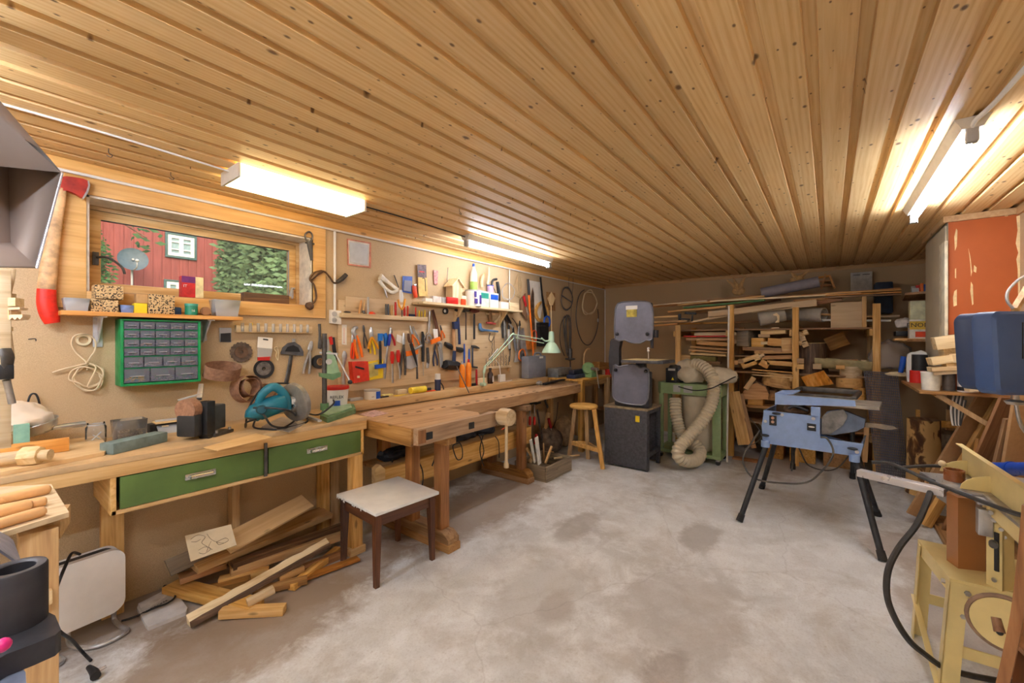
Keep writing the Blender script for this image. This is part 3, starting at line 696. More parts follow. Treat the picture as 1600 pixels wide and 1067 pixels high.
def outline(pts, x, th, mb=None, k=3):
    """closed smooth outline given in picture survey on the plane x"""
    P = smooth([onX(a, b, x) for a, b in pts], k, True); return (mb or MB()).prism(P, (th, 0, 0))
up_ = [(961, 492), (963, 478), (972, 472), (1008, 471), (1017, 476), (1020, 490), (1019, 529), (1010, 531), (1000, 536), (985, 535), (976, 531), (961, 530)]
outline(up_, 4.34, .03, k=2).ow('upper_door', BSG, sw)
MB().tube(smooth([onX(a, b, 4.338) for a, b in up_], 2, True), .008, 6, closed=True).ow('door_rim', plain('rim_grey', (120, 120, 128), .35, .3), sw)
lo_ = [(959, 571), (967, 573), (988, 569), (996, 572), (1001, 575), (1013, 577), (1013, 616), (1010, 627), (1002, 633), (970, 629), (959, 622), (957, 610)]
outline(lo_, 4.34, .03, k=2).ow('lower_door', BSG, sw)
MB().tube(smooth([onX(a, b, 4.338) for a, b in lo_], 2, True), .008, 6, closed=True).ow('door_rim', plain('rim_grey', (120, 120, 128), .35, .3), sw)
F1 = plain('saw_body', (58, 58, 64), .45, .2)
q0, q1 = onX(962, 473, 4.37), onX(1018, 530, 4.37); MB().box(4.371, 4.47, q1.y + .01, q0.y - .01, q1.z + .01, q0.z - .01, None, .03).ow('upper_housing', F1, sw)
q0, q1 = onX(959, 576, 4.37), onX(1014, 630, 4.37); MB().box(4.371, 4.50, q1.y + .005, q0.y - .005, .664, q0.z - .02, None, .02).ow('lower_housing', F1, sw)
a, b_ = onX(961, 526, 4.42), onX(961, 578, 4.42)
sp = MB().prism(smooth([onX(x, y, 4.40) for x, y in ((955, 530), (970, 527), (967, 545), (967, 580), (960, 588), (953, 583), (951, 560), (953, 540))], 2, True), (.07, 0, 0)); sp.ow('spine', F1, sw)
tz = onX(1000, 562, 4.36).z
t0_, t1_ = onX(976, 565, 4.30), onX(1040, 565, 4.30)
MB().box(4.20, 4.62, t1_.y, t0_.y, tz - .03, tz, None, .004).ow('table', plain('cast_table', (96, 94, 96), .45, .4, .2), sw)
MB().box(4.22, 4.60, t1_.y + .06, t0_.y - .01, tz + .0005, tz + .004).ow('sawdust', plain('sawdust', (232, 206, 150), .95, 0, .1, 40), sw)
MB().box(4.375, 4.45, 1.56, 1.66, .95, tz - .031, None, .01).ow('trunnion', F1, sw)
g0, g1 = onX(1018, 520, 4.35), onX(1018, 544, 4.35)
MB().box(4.36, 4.385, g1.y - .012, g1.y + .016, g1.z, g0.z + .05, None, .003).ow('guide_post', F1, sw)
gb = onX(1013, 546, 4.34)
for dz in (0, .022): MB().cyl((4.33, gb.y, gb.z - .01 + dz), (4.35, gb.y, gb.z - .01 + dz), .011).ow('guide_wheel', WHITE, sw)
MB().box(4.339, 4.341, gb.y - .006, gb.y + .002, tz, gb.z).ow('blade', STEEL, sw)
for (x, y) in ((964, 522), (1011, 522), (962, 578), (1009, 580)):
    c_ = onX(x, y, 4.33); MB().ball(c_, .019, n=12).cyl(c_, c_ + V((.03, 0, 0)), .008).ow('knob', BLACK, sw)
c_ = onX(1024, 520, 4.37); MB().box(4.36, 4.42, c_.y - .02, c_.y + .025, c_.z - .05, c_.z + .03, None, .005).ow('tension_block', F1, sw)
l0, l1 = onX(978, 478, 4.339), onX(996, 483, 4.339); MB().box(4.3365, 4.3395, l1.y, l0.y, l1.z, l0.z).ow('label', WHITE, sw)
l0, l1 = onX(979, 484, 4.339), onX(995, 495, 4.339); MB().box(4.3365, 4.3395, l1.y, l0.y, l1.z, l0.z).ow('label', plain('yellow_label', (190, 170, 70), .6, 0, .25), sw)
# ---------------------------------------------------------------- dust collector
DCG = plain('collector_green', (146, 168, 118), .4, 0, .06); BAG = plain('cream_cloth', (206, 194, 170), .85, 0, .06, 9)
b1 = onZ(1126, 722, .06); b0 = onZ(1030, 700, .06); print('collector', b0, b1)
XF, Y0, Y1 = 5.02, b1.y, 1.55
Y0 = onX(1127, 700, XF).y; Y1 = onX(1026, 690, XF).y; print(Y0, Y1)
dc = thing('dust_collector', 'green dust collector on castors with cream bag beside the band saw', 'dust collector', (XF + .2, (Y0 + Y1) / 2, 0))
XB = 5.42
MB().box(XF, XB, Y0, Y1, .065, .105, None, .006).ow('base', DCG, dc)
for (x, y) in ((XF + .04, Y0 + .04), (XF + .04, Y1 - .04), (XB - .04, Y0 + .04), (XB - .04, Y1 - .04)):
    k = MB().box(x - .015, x + .015, y - .02, y + .02, .04, .0645, None, .003).ow('caster', STEEL, dc)
    MB().cyl((x - .012, y, .027), (x + .012, y, .027), .027, n=18).ow('wheel', BLACK, k)
dz0 = onX(1060, 616, XF).z; dz1 = onX(1060, 599, XF).z; print('deck', dz0, dz1)
dk = MB().prism(smooth([V((XF, Y0, dz0)), V((XF - .0, (Y0 + Y1) / 2, dz0)), V((XF, Y1 - .05, dz0)), V((XF + .06, Y1, dz0)), V((XB - .06, Y1, dz0)), V((XB, Y1 - .06, dz0)), V((XB, Y0, dz0))], 1, True), (0, 0, dz1 - dz0)); dk.ow('deck', DCG, dc)
for (x, y) in ((XF + .003, Y0), (XF + .003, Y1 - .08), (XB - .06, Y0), (XB - .06, Y1 - .08)):
    w_ = .055 if x < XF + .1 and y == Y0 else .03
    MB().box(x, x + .035, y + .005, y + .005 + w_ * 1.6, .106, dz0 - .001, None, .004).ow('post', DCG, dc)
yc = onX(1092, 660, XF + .2).y
bg = MB(); prof = [(0, 0), (.16, .01), (.19, .06), (.195, .2), (.185, .4), (.19, dz0 - .125), (.17, dz0 - .113), (0, dz0 - .112)]
bg.lathe(prof, (XF + .21, yc, .108), (0, 0, 1), 30); bg.ow('lower_bag', BAG, dc)
def drape(c, r, seed, sc=(1, 1, .7)):
    from mathutils import noise as nz
    mb = MB(); mb.ball((0, 0, 0), 1, (1, 1, 1), 36)
    vs = []
    for v in mb.v:
        q = V(v); k = 1 + .28 * nz.noise(q * 1.7 + V((seed, 0, 0))) + .10 * nz.noise(q * 4.5 + V((0, seed, 0)))
        vs.append((c[0] + q.x * k * r * sc[0], c[1] + q.y * k * r * sc[1], c[2] + max(q.z, -.55) * k * r * sc[2]))
    mb.v = vs; return mb
c_ = onX(1078, 592, XF + .2); drape((XF + .2, onX(1078, 590, XF + .2).y, dz1 + .10), .17, 4, (.9, 1, .95)).ow('upper_bag', BAG, dc)
c_ = onX(1122, 588, XF + .15)
drape((XF + .16, c_.y - .02, dz1 + .09), .15, 9, (.9, 1.15, .75)).ow('upper_bag', BAG, dc)
m0, m1 = onX(1040, 566, XF + .1), onX(1058, 600, XF + .1)
mo = MB().box(XF + .03, XF + .12, onX(1057, 590, XF + .03).y, onX(1040, 590, XF + .03).y, dz1 + .001, onX(1048, 575, XF + .03).z, None, .006)
mt_ = mo.ow('switch_box', BLACK, dc)
q = onX(1051, 592, XF + .028); MB().prism([(XF + .026, q.y + .016, q.z - .012), (XF + .026, q.y - .016, q.z - .012), (XF + .026, q.y, q.z + .018)], (.003, 0, 0)).ow('warning_label', YELLOW, mt_)
MB().lathe([(0, 0), (.09, 0), (.1, .03), (.1, .17), (.08, .2), (0, .21)], (XF + .17, onX(1058, 590, XF + .17).y, dz1 + .001), (0, 0, 1), 24).ow('motor', BLACK, dc)
MB().box(XF + .028, XF + .032, onX(1055, 570, XF + .03).y, onX(1044, 570, XF + .03).y, onX(1050, 575, XF + .03).z - .03, onX(1050, 575, XF + .03).z - .005).ow('label', LGREY, mt_)
for (a, b2) in ((1052, 1063), (1068, 1082)):
    MB().box(XF - .003, XF - .0005, onX(b2, 608, XF).y, onX(a, 608, XF).y, dz0 + .025, dz1 - .02).ow('label', LGREY, dc)
HOSE = plain('hose_beige', (212, 198, 170), .6, 0, .05)
def hose(path, r, name, label, pitch=.034):
    P = smooth(path, 14); L = [0]
    for i in range(1, len(P)): L.append(L[-1] + (P[i] - P[i - 1]).length)
    n = int(L[-1] / pitch * 4); Q = []; rr = []; j = 0
    for i in range(n + 1):
        s = L[-1] * i / n
        while j < len(L) - 2 and L[j + 1] < s: j += 1
        t = (s - L[j]) / max(1e-9, L[j + 1] - L[j]); Q.append(P[j].lerp(P[j + 1], t)); rr.append(r * (1 + (.085, .0, -.11, 0)[i % 4]))
    return tag(MB().tube(Q, rr, 20).ob(name, HOSE, loc=Q[0]), label, 'hose')
D_ = lambda x, y, t: onT(x, y, t)
path = [D_(1077, 574, 4.95), D_(1088, 569, 4.85), D_(1104, 577, 4.72), D_(1115, 597, 4.62), D_(1112, 628, 4.55), D_(1098, 656, 4.5), D_(1078, 680, 4.46), D_(1062, 698, 4.42), D_(1060, 712, 4.4), D_(1072, 720, 4.42), D_(1088, 718, 4.5), D_(1094, 706, 4.58), D_(1084, 694, 4.66), D_(1070, 686, 4.72), D_(1061, 668, 4.78), D_(1056, 645, 4.82), D_(1055, 622, 4.86)]
path = [V((p.x, p.y, max(p.z, .075))) for p in path]
hose(path, .064, 'suction_hose', 'thick ribbed beige suction hose looping in front of the green collector')
cable([onT(1060, 604, 4.62), onT(1085, 610, 4.5), onT(1110, 607, 4.38), onT(1130, 598, 4.4), onT(1152, 588, 4.6), onT(1154, 600, 4.9), onT(1152, 640, 5.0), onT(1150, 676, 5.05)], .006, BLACK, 'power_cable', 'black power cable draped over the beige hose')
pl = onT(1152, 688, 5.05); tag(MB().tube([pl + V((0, 0, .05)), pl + V((0, 0, .02)), pl], [.012, .025, .02], 10).ob('mains_plug', BLACK, loc=pl), 'black mains plug hanging by the green collector', 'plug')
board(onZ(1136, 722, .01), onT(1139, 478, 4.88), .016, .016, WHITE, 'white_pole', 'thin white pole standing upright before the lumber rack', 'pole')
# ---------------------------------------------------------------- blue flip-over saw
BLU = plain('saw_blue', (138, 164, 208), .42, 0, .05); DBLU = plain('guard_blue_grey', (104, 118, 140), .45, .2, .14, 9)
LEGM = plain('leg_black', (44, 46, 50), .45, .2, .2)
fa, fb = onZ(1155, 815, 0), onZ(1380, 877, 0); ba, bb = onZ(1190, 763, 0), onZ(1372, 806, 0); print('blue legs', fa, fb, ba, bb)
ex = (fb - fa).normalized(); th = math.atan2(ex.y, ex.x)
def ontop(px, py, d):            # plane through the saw's long front face, d metres behind it
    n = V((ex.y, -ex.x, 0)); n = -n if n.x < 0 else n
    p0 = ffront + n * d; r_ = ray(px, py); o = V((0, 0, H)); t = (p0 - o).dot(n) / r_.dot(n); return o + r_ * t
n_ = V((ex.y, -ex.x, 0)); n_ = -n_ if n_.x < 0 else n_
ffront = (fa + fb) / 2 + n_ * .22
bw = thing('flip_over_saw', 'light blue flip-over table saw on four black splayed legs', 'table saw', (ffront.x + .25, ffront.y, 0))
def slab(pts, d0, d1, name, mat, par=bw, k=0):
    P = [ontop(a, b, d0) for a, b in pts]; return MB().prism(P, n_ * (d1 - d0)).ow(name, mat, par)
slab([(1194, 641), (1281, 651), (1281, 684), (1349, 694), (1344, 714), (1192, 692), (1190, 665)], 0, .012, 'front_panel', BLU)
slab([(1194, 641), (1281, 651), (1281, 684), (1279, 684), (1192, 690)], .40, .412, 'back_panel', BLU)
slab([(1190, 665), (1281, 678), (1349, 696), (1344, 714), (1192, 692)], .40, .412, 'back_panel', BLU)
P0 = [ontop(1193, 641, .0125), ontop(1191, 690, .0125)]
MB().prism([P0[0], P0[1], P0[1] + n_ * .387, P0[0] + n_ * .387], ex * .01).ow('end_panel', BLU, bw)
e0, e1 = ontop(1347, 695, .0125), ontop(1343, 713, .0125)
MB().prism([e0, e1, e1 + n_ * .387, e0 + n_ * .387], -ex * .01).ow('end_panel', BLU, bw)
slab([(1193, 686), (1343, 708), (1343, 712), (1193, 690)], .0125, .399, 'bottom_tray', DBLU)
slab([(1211, 616), (1336, 626), (1337, 635), (1211, 632)], .02, .035, 'rip_fence', BLU)
slab([(1211, 614), (1240, 614), (1240, 616), (1211, 618)], .035, .30, 'fence_head', BLU)
za = ontop(1218, 627, .03).z
tp = [ontop(1218, 627, .03), ontop(1374, 642, .03)]
tz0 = min(tp[0].z, tp[1].z)
tp[0].z = tp[1].z = (tp[0].z + tp[1].z) / 2
SILV = plain('worn_aluminium', (176, 168, 156), .4, .55, .15, 10)
MB().prism([tp[0], tp[1], tp[1] + n_ * .36, tp[0] + n_ * .36], (0, 0, .022)).ow('table_plate', SILV, bw)
TT = tp[0].z
slab([(1267, 636), (1281, 637), (1281, 651), (1267, 649)], -.006, .03, 'table_bracket', BLU)
slab([(1282, 655), (1292, 643), (1308, 640), (1322, 643), (1352, 655), (1350, 668), (1338, 674), (1300, 680), (1282, 678)], .06, .10, 'blade_guard', DBLU)
slab([(1284, 651), (1300, 642), (1318, 640), (1324, 650), (1318, 664), (1298, 678), (1284, 678)], .045, .059, 'inner_guard', plain('guard_worn', (128, 126, 122), .5, .2, .25, 14))
bl_ = [ontop(1352, 660, .08), ontop(1370, 662, .08), ontop(1395, 666, .08), ontop(1403, 670, .08), ontop(1385, 672, .08), ontop(1368, 668, .08), ontop(1352, 668, .08)]
MB().prism(bl_, n_ * .012).ow('tilt_handle', plain('dusty_grey', (140, 128, 112), .7, 0, .2), bw)
MB().ball(ontop(1245, 640, .2), .09, (1.3, 1, .5), 18).ow('motor', plain('motor_brown', (122, 92, 64), .7, 0, .3), bw)
MB().tube([ontop(1232, 638, .03), ontop(1240, 634, .03), ontop(1250, 637, .04), ontop(1262, 642, .05)], .012, 8, 4).ow('motor_cable', BLACK, bw)
fz = TT + .03
f0 = tp[0] + n_ * .36; f1 = tp[1] + n_ * .36 - ex * .16
MB().bar(f0 + V((0, 0, .03)), f1 + V((0, 0, .03)), .03, .02, b=.002).ow('rear_rail', DSTEEL, bw)
MB().bar(f0 + n_ * .5 + V((0, 0, .03)), f1 + n_ * .5 + V((0, 0, .03)), .03, .04, b=.002).ow('rear_rail', DSTEEL, bw)
MB().bar(f0 + V((0, 0, .03)), f0 + n_ * .5 + V((0, 0, .03)), .03, .03, b=.002).ow('side_rail', DSTEEL, bw)
MB().bar(f1 + V((0, 0, .03)), f1 + n_ * .5 + V((0, 0, .03)), .03, .03, b=.002).ow('side_rail', DSTEEL, bw)
s0 = ontop(1207, 658, -.001); k = slab([(1202, 649), (1213, 650), (1213, 665), (1202, 664)], -.008, 0, 'switch', BLACK)
for yy in (653, 659): c_ = ontop(1207.5, yy, -.009); MB().cyl(c_, c_ - n_ * .006, .011, n=14).ow('button', plain('switch_button', (206, 160, 132), .5), k)
for (x, y) in ((1222, 648), (1271, 654), (1196, 658), (1339, 706)):
    c_ = ontop(x, y, 0); MB().cyl(c_, c_ - n_ * .006, .012, n=14).ow('bolt', ALU, bw)
for (x, y) in ((1213, 646), (1195, 680), (1332, 701)):
    c_ = ontop(x, y, -.012); MB().ball(c_, .022, (1, 1.4, .45), 12).ow('clamp_knob', BLACK, bw)
bd = slab([(1261, 661), (1275, 663), (1275, 674), (1261, 672)], -.004, 0, 'badge', BLACK)
c_ = ontop(1268, 667, -.0055); rt = ex if ray(1268, 667).cross(ex).z < 0 else -ex
MB().ball(c_, .016, (.3, 1.3, .35), 10).ow('saw_emblem', WHITE, bd)
hz_ = ontop(1195, 690, 0).z
def leg(top, foot, name='leg'):
    L_ = MB().tube([top, foot + (top - foot).normalized() * .06], .019, 14).ow(name, LEGM, bw)
    MB().tube([foot + (top - foot).normalized() * .062, foot + V((0, 0, .003))], [.023, .025], 14).ow('foot_cap', RUBBER, L_)
leg(ontop(1200, 688, .03), fa); leg(ontop(1335, 712, .03), fb)
leg(ontop(1212, 688, .33), ba); leg(ontop(1340, 713, .33), bb)
for (a, b_) in (((1241, 690), (1239, 733)), ((1331, 705), (1332, 748))):
    q = onZ(b_[0], b_[1], 0); q2 = V((q.x - .03, q.y, .62)); leg(q2, q)
for p in (ontop(1196, 690, .0), ontop(1335, 712, .0)): MB().cyl(p + V((0, 0, .01)), p - V((0, 0, .04)), .03, n=14).ow('leg_socket', BLU, bw)
gc = plain('grey_cable', (84, 80, 74), .6)
def fl(x, y, t): p = onT(x, y, t); p.z = max(p.z, .01); return p
cable([ontop(1283, 683, -.02), ontop(1292, 685, -.05), ontop(1301, 700, -.06), ontop(1300, 715, -.07), ontop(1285, 735, -.05), ontop(1262, 753, -.03), ontop(1225, 755, -.02), ontop(1180, 748, -.02), ontop(1163, 728, 0), ontop(1162, 712, 0), ontop(1175, 690, .03), ontop(1188, 672, .05)], .0065, gc, 'power_cable', 'grey power cable looping below the blue saw from its switch side')
cable([onZ(1237, 735, .4), onZ(1245, 715, .4) + V((0, 0, .1)), onT(1262, 726, 4.2), onT(1290, 735, 4.0), onT(1310, 730, 3.8), onT(1326, 712, 3.6)], .006, gc, 'power_cable', 'second grey cable sagging behind the blue saw')
cable([onT(1163, 700, 4.6), onT(1190, 680, 4.4), onT(1160, 640, 5.0)], .004, gc, 'thin_cable', 'thin cable rising from the floor left of the blue saw')
# ---------------------------------------------------------------- orange cupboard block
OX, OY = 4.29, -.686
ORP = plain('orange_paint', (184, 92, 36), .5, 0, .05, 3)
CUP = plain('cupboard_cream', (198, 188, 164), .5, 0, .05, 3)
cb_ = thing('corner_cupboard', 'tall boxed-in corner with orange painted end and cream side', 'cupboard', (4.7, -.85, 0))
MB().box(OX + .012, 5.13, RY + .002, OY + .002, 1.045, CZ - .002).ow('carcass', CUP, cb_)
oy1 = onX(1594, 400, OX).y
MB().box(OX, OX + .012, oy1, OY, 1.04, CZ - .045).ow('end_panel', ORP, cb_)
MB().box(OX - .001, OX + .012, RY + .002, oy1 - .002, 1.04, CZ - .045).ow('wall_strip', plain('beige_strip', (196, 160, 118), .7), cb_)
pe = MB(); rg = random.Random(5)
def peel(pts): pe.prism([onX(a, b, OX - .001) for a, b in pts], (-.0015, 0, 0))
peel([(1494, 357), (1496, 360), (1495, 385), (1492, 392), (1491, 370)]); peel([(1491, 455), (1495, 452), (1495, 477), (1490, 479), (1489, 465)])
peel([(1513, 388), (1516, 400), (1519, 425), (1517, 432), (1516, 412)]); peel([(1517, 440), (1520, 445), (1521, 475), (1519, 477), (1516, 455)]); peel([(1522, 414), (1526, 418), (1525, 426), (1521, 424)])
peel([(1588, 338), (1594, 336), (1594, 476), (1591, 476), (1590, 420), (1588, 405), (1591, 395), (1587, 380), (1590, 360)]); peel([(1492, 420), (1494, 419), (1494, 435), (1492, 434)]); peel([(1568, 335), (1578, 334), (1574, 338), (1570, 338)])
pe.ow('peeled_paint', plain('peeled_cream', (240, 214, 160), .7), cb_)
MB().box(4.33, 5.10, OY + .0025, OY + .012, 1.06, CZ - .06, None, .001).ow('side_panel', CUP, cb_)
dx0, dx1 = onY(1470, 400, OY + .02).x, onY(1479, 400, OY + .02).x
MB().box(min(dx0, dx1), max(dx0, dx1), OY + .0125, OY + .03, 1.10, 2.10, None, .002).ow('vertical_batten', plain('batten_white', (226, 218, 194), .5), cb_)
struct(MB().box(OX - .018, OX - .002, RY + .017, OY + .016, CZ - .045, CZ - .001, None, .002).box(OX - .018, 5.14, OY + .0135, OY + .03, CZ - .045, CZ - .001, None, .002).ob('trim_6', TRX))
ls = MB().prism([(4.05, -.505, 1.02), (4.05, RY + .002, 1.02), (4.28, RY + .002, 1.02), (4.28, OY, 1.02), (4.98, OY, 1.02), (4.98, -.505, 1.02)], (0, 0, .018))
lsh = thing('corner_shelf', 'low wooden shelf wrapping the foot of the orange cupboard', 'shelf', (4.3, -.7, 1.02)); ls.ow('shelf_board', wood('old', 'y'), lsh)
MB().bar((4.12, RY + .003, .70), (4.12, -.60, 1.015), .03, .03).ow('bracket', PZ, lsh)
MB().bar((4.70, RY + .003, .70), (4.70, -.60, 1.015), .03, .03).ow('bracket', PZ, lsh)
# ---------------------------------------------------------------- left end: hood, axe, chain, shelf and what stands on the bench
def gb(a, b, z):
    """a frame standing on height z: origin at survey point a, x towards survey point b, y away from the viewer"""
    p, q = onZ(a[0], a[1], z), onZ(b[0], b[1], z); d = (q - p); L = d.length; d.normalize(); n = V((-d.y, d.x, 0))
    if n.dot(p) < 0: n = -n
    return Mx(((d.x, n.x, 0, p.x), (d.y, n.y, 0, p.y), (0, 0, 1, p.z), (0, 0, 0, 1))), L
def gthing(name, label, cat, a, b, z, group=None):
    M, L = gb(a, b, z)
    if M.determinant() < 0: M = M @ Mx.Diagonal((1, 1, 1, 1))
    t = thing(name, label, cat, M=M, group=group); return t, L
def hgt(px, py0, py1, z):       # height of something standing on z whose foot is at py0 and top at py1
    p = onZ(px, py0, z); t = ray(px, py0).z and (p.z - H) / ray(px, py0).z; return (py0 - py1) * t / FPX
HOOD = plain('hood_bronze', (164, 148, 138), .5, .0, .06, 3)
t = .80
hd = thing('machine_hood', 'dark bronze metal hood hanging at the upper left', 'hood', onT(20, 300, .9))
Q = lambda x, y, d: onT(x, y, d)
a1, a2, a3, a4 = Q(97, 270, .86), Q(57, 419, .80), Q(-120, 416, .62), Q(-120, 246, .66)
b1, b2, b3, b4 = Q(10, 250, .90), Q(17, 381, .86), Q(-90, 380, .72), Q(-90, 250, .74)
tp = [Q(-10, 148, .78), Q(-160, 40, .6)]
mb = MB(); mb.add([a1, a2, b2, b1], [(0, 1, 2, 3)]).add([a2, a3, b3, b2], [(0, 1, 2, 3)]).add([b1, b2, b3, b4], [(0, 1, 2, 3)]).add([a1, b1, b4, a4, tp[1], tp[0]], [(0, 1, 2, 3, 4, 5)])
off = V((-.0, .004, .003)); ho = mb.ow('hood_shell', HOOD, hd)
so = ho.modifiers.new('sheet', 'SOLIDIFY'); so.thickness = .004
MB().tube([a2, a1], .0025, 8).ow('rolled_edge', plain('bright_edge', (214, 214, 224), .3, .6, .02), hd)
MB().tube([b1, b2], .0022, 8).ow('seam', BLACK, hd)
MB().tube([Q(-120, 60, .62), Q(-130, -60, .60), V((-.2, .75, CZ - .002))], .012, 8).ow('hanger', DSTEEL, hd)
AXH = plain('worn_red_paint', (170, 44, 30), .5, .1, .25, 14)
ax = thing('felling_axe', 'long axe with red head and red painted grip hanging by the window', 'axe', onY(85, 490, A - .03))
f_ = lambda x, y, o: onY(x, y, A - o)
hp = [(92, 279), (116, 279), (137, 285), (135, 300), (129, 311), (118, 305), (104, 300), (92, 298)]
MB().prism(smooth([f_(a, b, .03) for a, b in hp], 2, True), (0, -.03, 0)).ow('axe_head', AXH, ax)
MB().prism(smooth([f_(a, b, .028) for a, b in ((137, 284), (139, 292), (136, 303), (129, 313), (127, 311), (133, 301), (136, 292), (135, 285))], 1, True), (0, -.034, 0)).ow('axe_edge', STEEL, ax)
hp = [f_(x, y, .05) for x, y in ((97, 285), (94, 312), (88, 345), (81, 390), (75, 430), (73, 452))]
MB().tube(hp, [.016, .019, .021, .025, .03, .031], 14, 3, flat=.6, nrm=(0, -1, 0)).ow('handle', plain('worn_handle', (214, 170, 122), .55, 0, .25, 20), ax)
MB().tube([f_(x, y, .05) for x, y in ((73, 452), (73, 475), (78, 493), (82, 505))], [.0315, .033, .033, .026], 14, 3, flat=.6, nrm=(0, -1, 0)).ow('grip', plain('grip_red', (216, 40, 22), .4, 0, .15, 30), ax)
def chain(a, b, n, name, label, mat, r=.007):
    mb = MB(); p, q = V(a), V(b); d = (q - p) / n
    for i in range(n):
        c = p + d * (i + .5); u = d.normalized(); s = V((1, 0, 0)) if i % 2 else V((0, 1, 0))
        mb.tube([c + u * d.length * .62 * math.cos(k * math.pi / 4) + s * r * math.sin(k * math.pi / 4) for k in range(8)], .0018, 5, closed=True)
    return tag(mb.ob(name, mat, loc=p), label, 'chain')
chain(f_(95, 302, .026), f_(96, 358, .026), 12, 'brass_chain', 'short brass chain hanging on the left window board', plain('brass', (200, 160, 80), .35, .8), .008)
chain(f_(91, 330, .012), f_(86.5, 482, .012), 30, 'saw_chain', 'long dark saw chain hanging beside the axe handle', DSTEEL)
sh = thing('window_shelf', 'narrow orange-brown wooden shelf under the window on white brackets', 'shelf', (.64, A, 1.53))
MB().box(.266, 1.016, 2.82, A - .002, 1.514, 1.535, None, .002).ow('shelf_board', wood('orange', 'x'), sh)
for px in (153, 318):
    x = onY(px, 500, A - .01).x
    br = MB().box(x - .018, x + .018, A - .008, A - .002, 1.36 if px < 200 else 1.39, 1.513, None, .002).box(x - .016, x + .016, 2.84, A - .008, 1.508, 1.5135)
    br.prism([(x - .003, A - .008, 1.38), (x - .003, A - .008, 1.508), (x - .003, 2.85, 1.508)], (.006, 0, 0))
    br.ow('bracket', plain('bracket_white', (206, 206, 210), .4, .2), sh)
SZ = 1.535
def mark_mat():
    m, nt, b = newmat('patterned_card'); v, _ = coords(nt, 'Object', False)
    vo = nt.nodes.new('ShaderNodeTexVoronoi'); vo.inputs['Scale'].default_value = 62; vo.inputs['Randomness'].default_value = .35; nt.links.new(v, vo.inputs['Vector'])
    wv = noise(nt, v, 120, 1)
    k = mth(nt, 'MULTIPLY', ramp(nt, vo.outputs['Distance'], [(.30, (0, 0, 0, 1)), (.34, (1, 1, 1, 1)), (.52, (1, 1, 1, 1)), (.56, (0, 0, 0, 1))]), ramp(nt, wv, [(.44, (0, 0, 0, 1)), (.5, (1, 1, 1, 1))]))
    nt.links.new(mix(nt, k, lin((206, 172, 122)), lin((40, 30, 22))), b.inputs['Base Color']); b.inputs['Roughness'].default_value = .8; return m
PAT = mark_mat()
def sbox(px0, px1, pt, pb, y, dep, mat, name, label, cat='box', z=None, group=None, lid=None):
    p, q = onY(px0, pb, y), onY(px1, pb, y); z0 = SZ if z is None else z
    z1 = z0 + (pb - pt) * (y / ray((px0 + px1) / 2, 500).y) / FPX
    mb = MB().box(p.x, q.x, y, y + dep, z0 + .0005, z1, None, .0015)
    return tag(mb.ob(name, mat, loc=((p.x + q.x) / 2, y + dep / 2, z0)), label, cat, group), z1
_, z1 = sbox(142, 160, 467, 487.5, 2.86, .07, PAT, 'screw_box', 'small patterned cardboard screw box at the left under a larger one')
_, z2 = sbox(161, 185, 469, 488, 2.835, .09, PAT, 'screw_box', 'small patterned cardboard screw box nearest the front edge of the shelf')
sbox(148, 193, 446, 467, 2.845, .09, PAT, 'screw_box', 'patterned cardboard screw box stacked on top of two others', z=max(z1, z2) + .001)
sbox(232, 273, 461, 491, 2.84, .08, PAT, 'screw_box', 'largest patterned cardboard screw box in the middle of the shelf')
_, z3 = sbox(210, 230, 474, 489.5, 2.84, .05, YELLOW, 'hook_box', 'small yellow box at the front of the window shelf')
sbox(213, 231, 460, 474, 2.845, .05, CARD, 'hook_box', 'plain brown box standing on the small yellow box', z=z3 + .001)
sbox(381, 452, 466, 480, A + .02, .05, wood('bark', 'x'), 'long_box', 'long narrow dark patterned box lying on the window sill', z=WZ0 + .005)
TIN = plain('tin_teal', (28, 126, 96), .4)
p = onY(299, 491, 2.87); tn = thing('round_tin', 'teal green tin with blue and pale bands on the window shelf', 'tin', (p.x, p.y, SZ))
MB().lathe([(0, 0), (.03, 0), (.03, .052), (0, .052)], (0, 0, .0005)).ob('tin_body', TIN, tn); MB().lathe([(0, 0), (.031, 0), (.031, .012), (0, .013)], (0, 0, .053)).ob('lid', plain('lid_teal', (70, 160, 140), .4), tn)
t_ = text_mb('16', .018, face_M((0, -.031, .025), (1, 0, 0), (0, 0, 1))); t_.ob('lettering', WHITE, tn)
p, q = onY(284, 470, A - .004), onY(318, 470, A - .004)
ca = thing('paint_carton', 'tall red and cream printed carton standing on the window sill', 'carton', ((p.x + q.x) / 2, A, WZ0 + .004))
xm = p.x + (q.x - p.x) * .62
MB().box(p.x, xm, A - .004, A + .05, WZ0 + .006, WZ0 + .128, None, .001).ow('printed_side', plain('carton_red', (196, 36, 36), .5, 0, .15, 30), ca)
MB().box(xm, q.x, A - .004, A + .05, WZ0 + .006, WZ0 + .128, None, .001).ow('cream_side', plain('carton_cream', (226, 210, 160), .5, 0, .12, 30), ca)
MB().box(p.x, xm, A - .0045, A - .004, WZ0 + .09, WZ0 + .127).ow('purple_band', plain('carton_purple', (110, 40, 110), .5), ca)
text_mb('IT', .022, face_M(((p.x + .016), A - .006, WZ0 + .07), (1, 0, 0), (0, 0, 1))).ow('lettering', WHITE, ca)
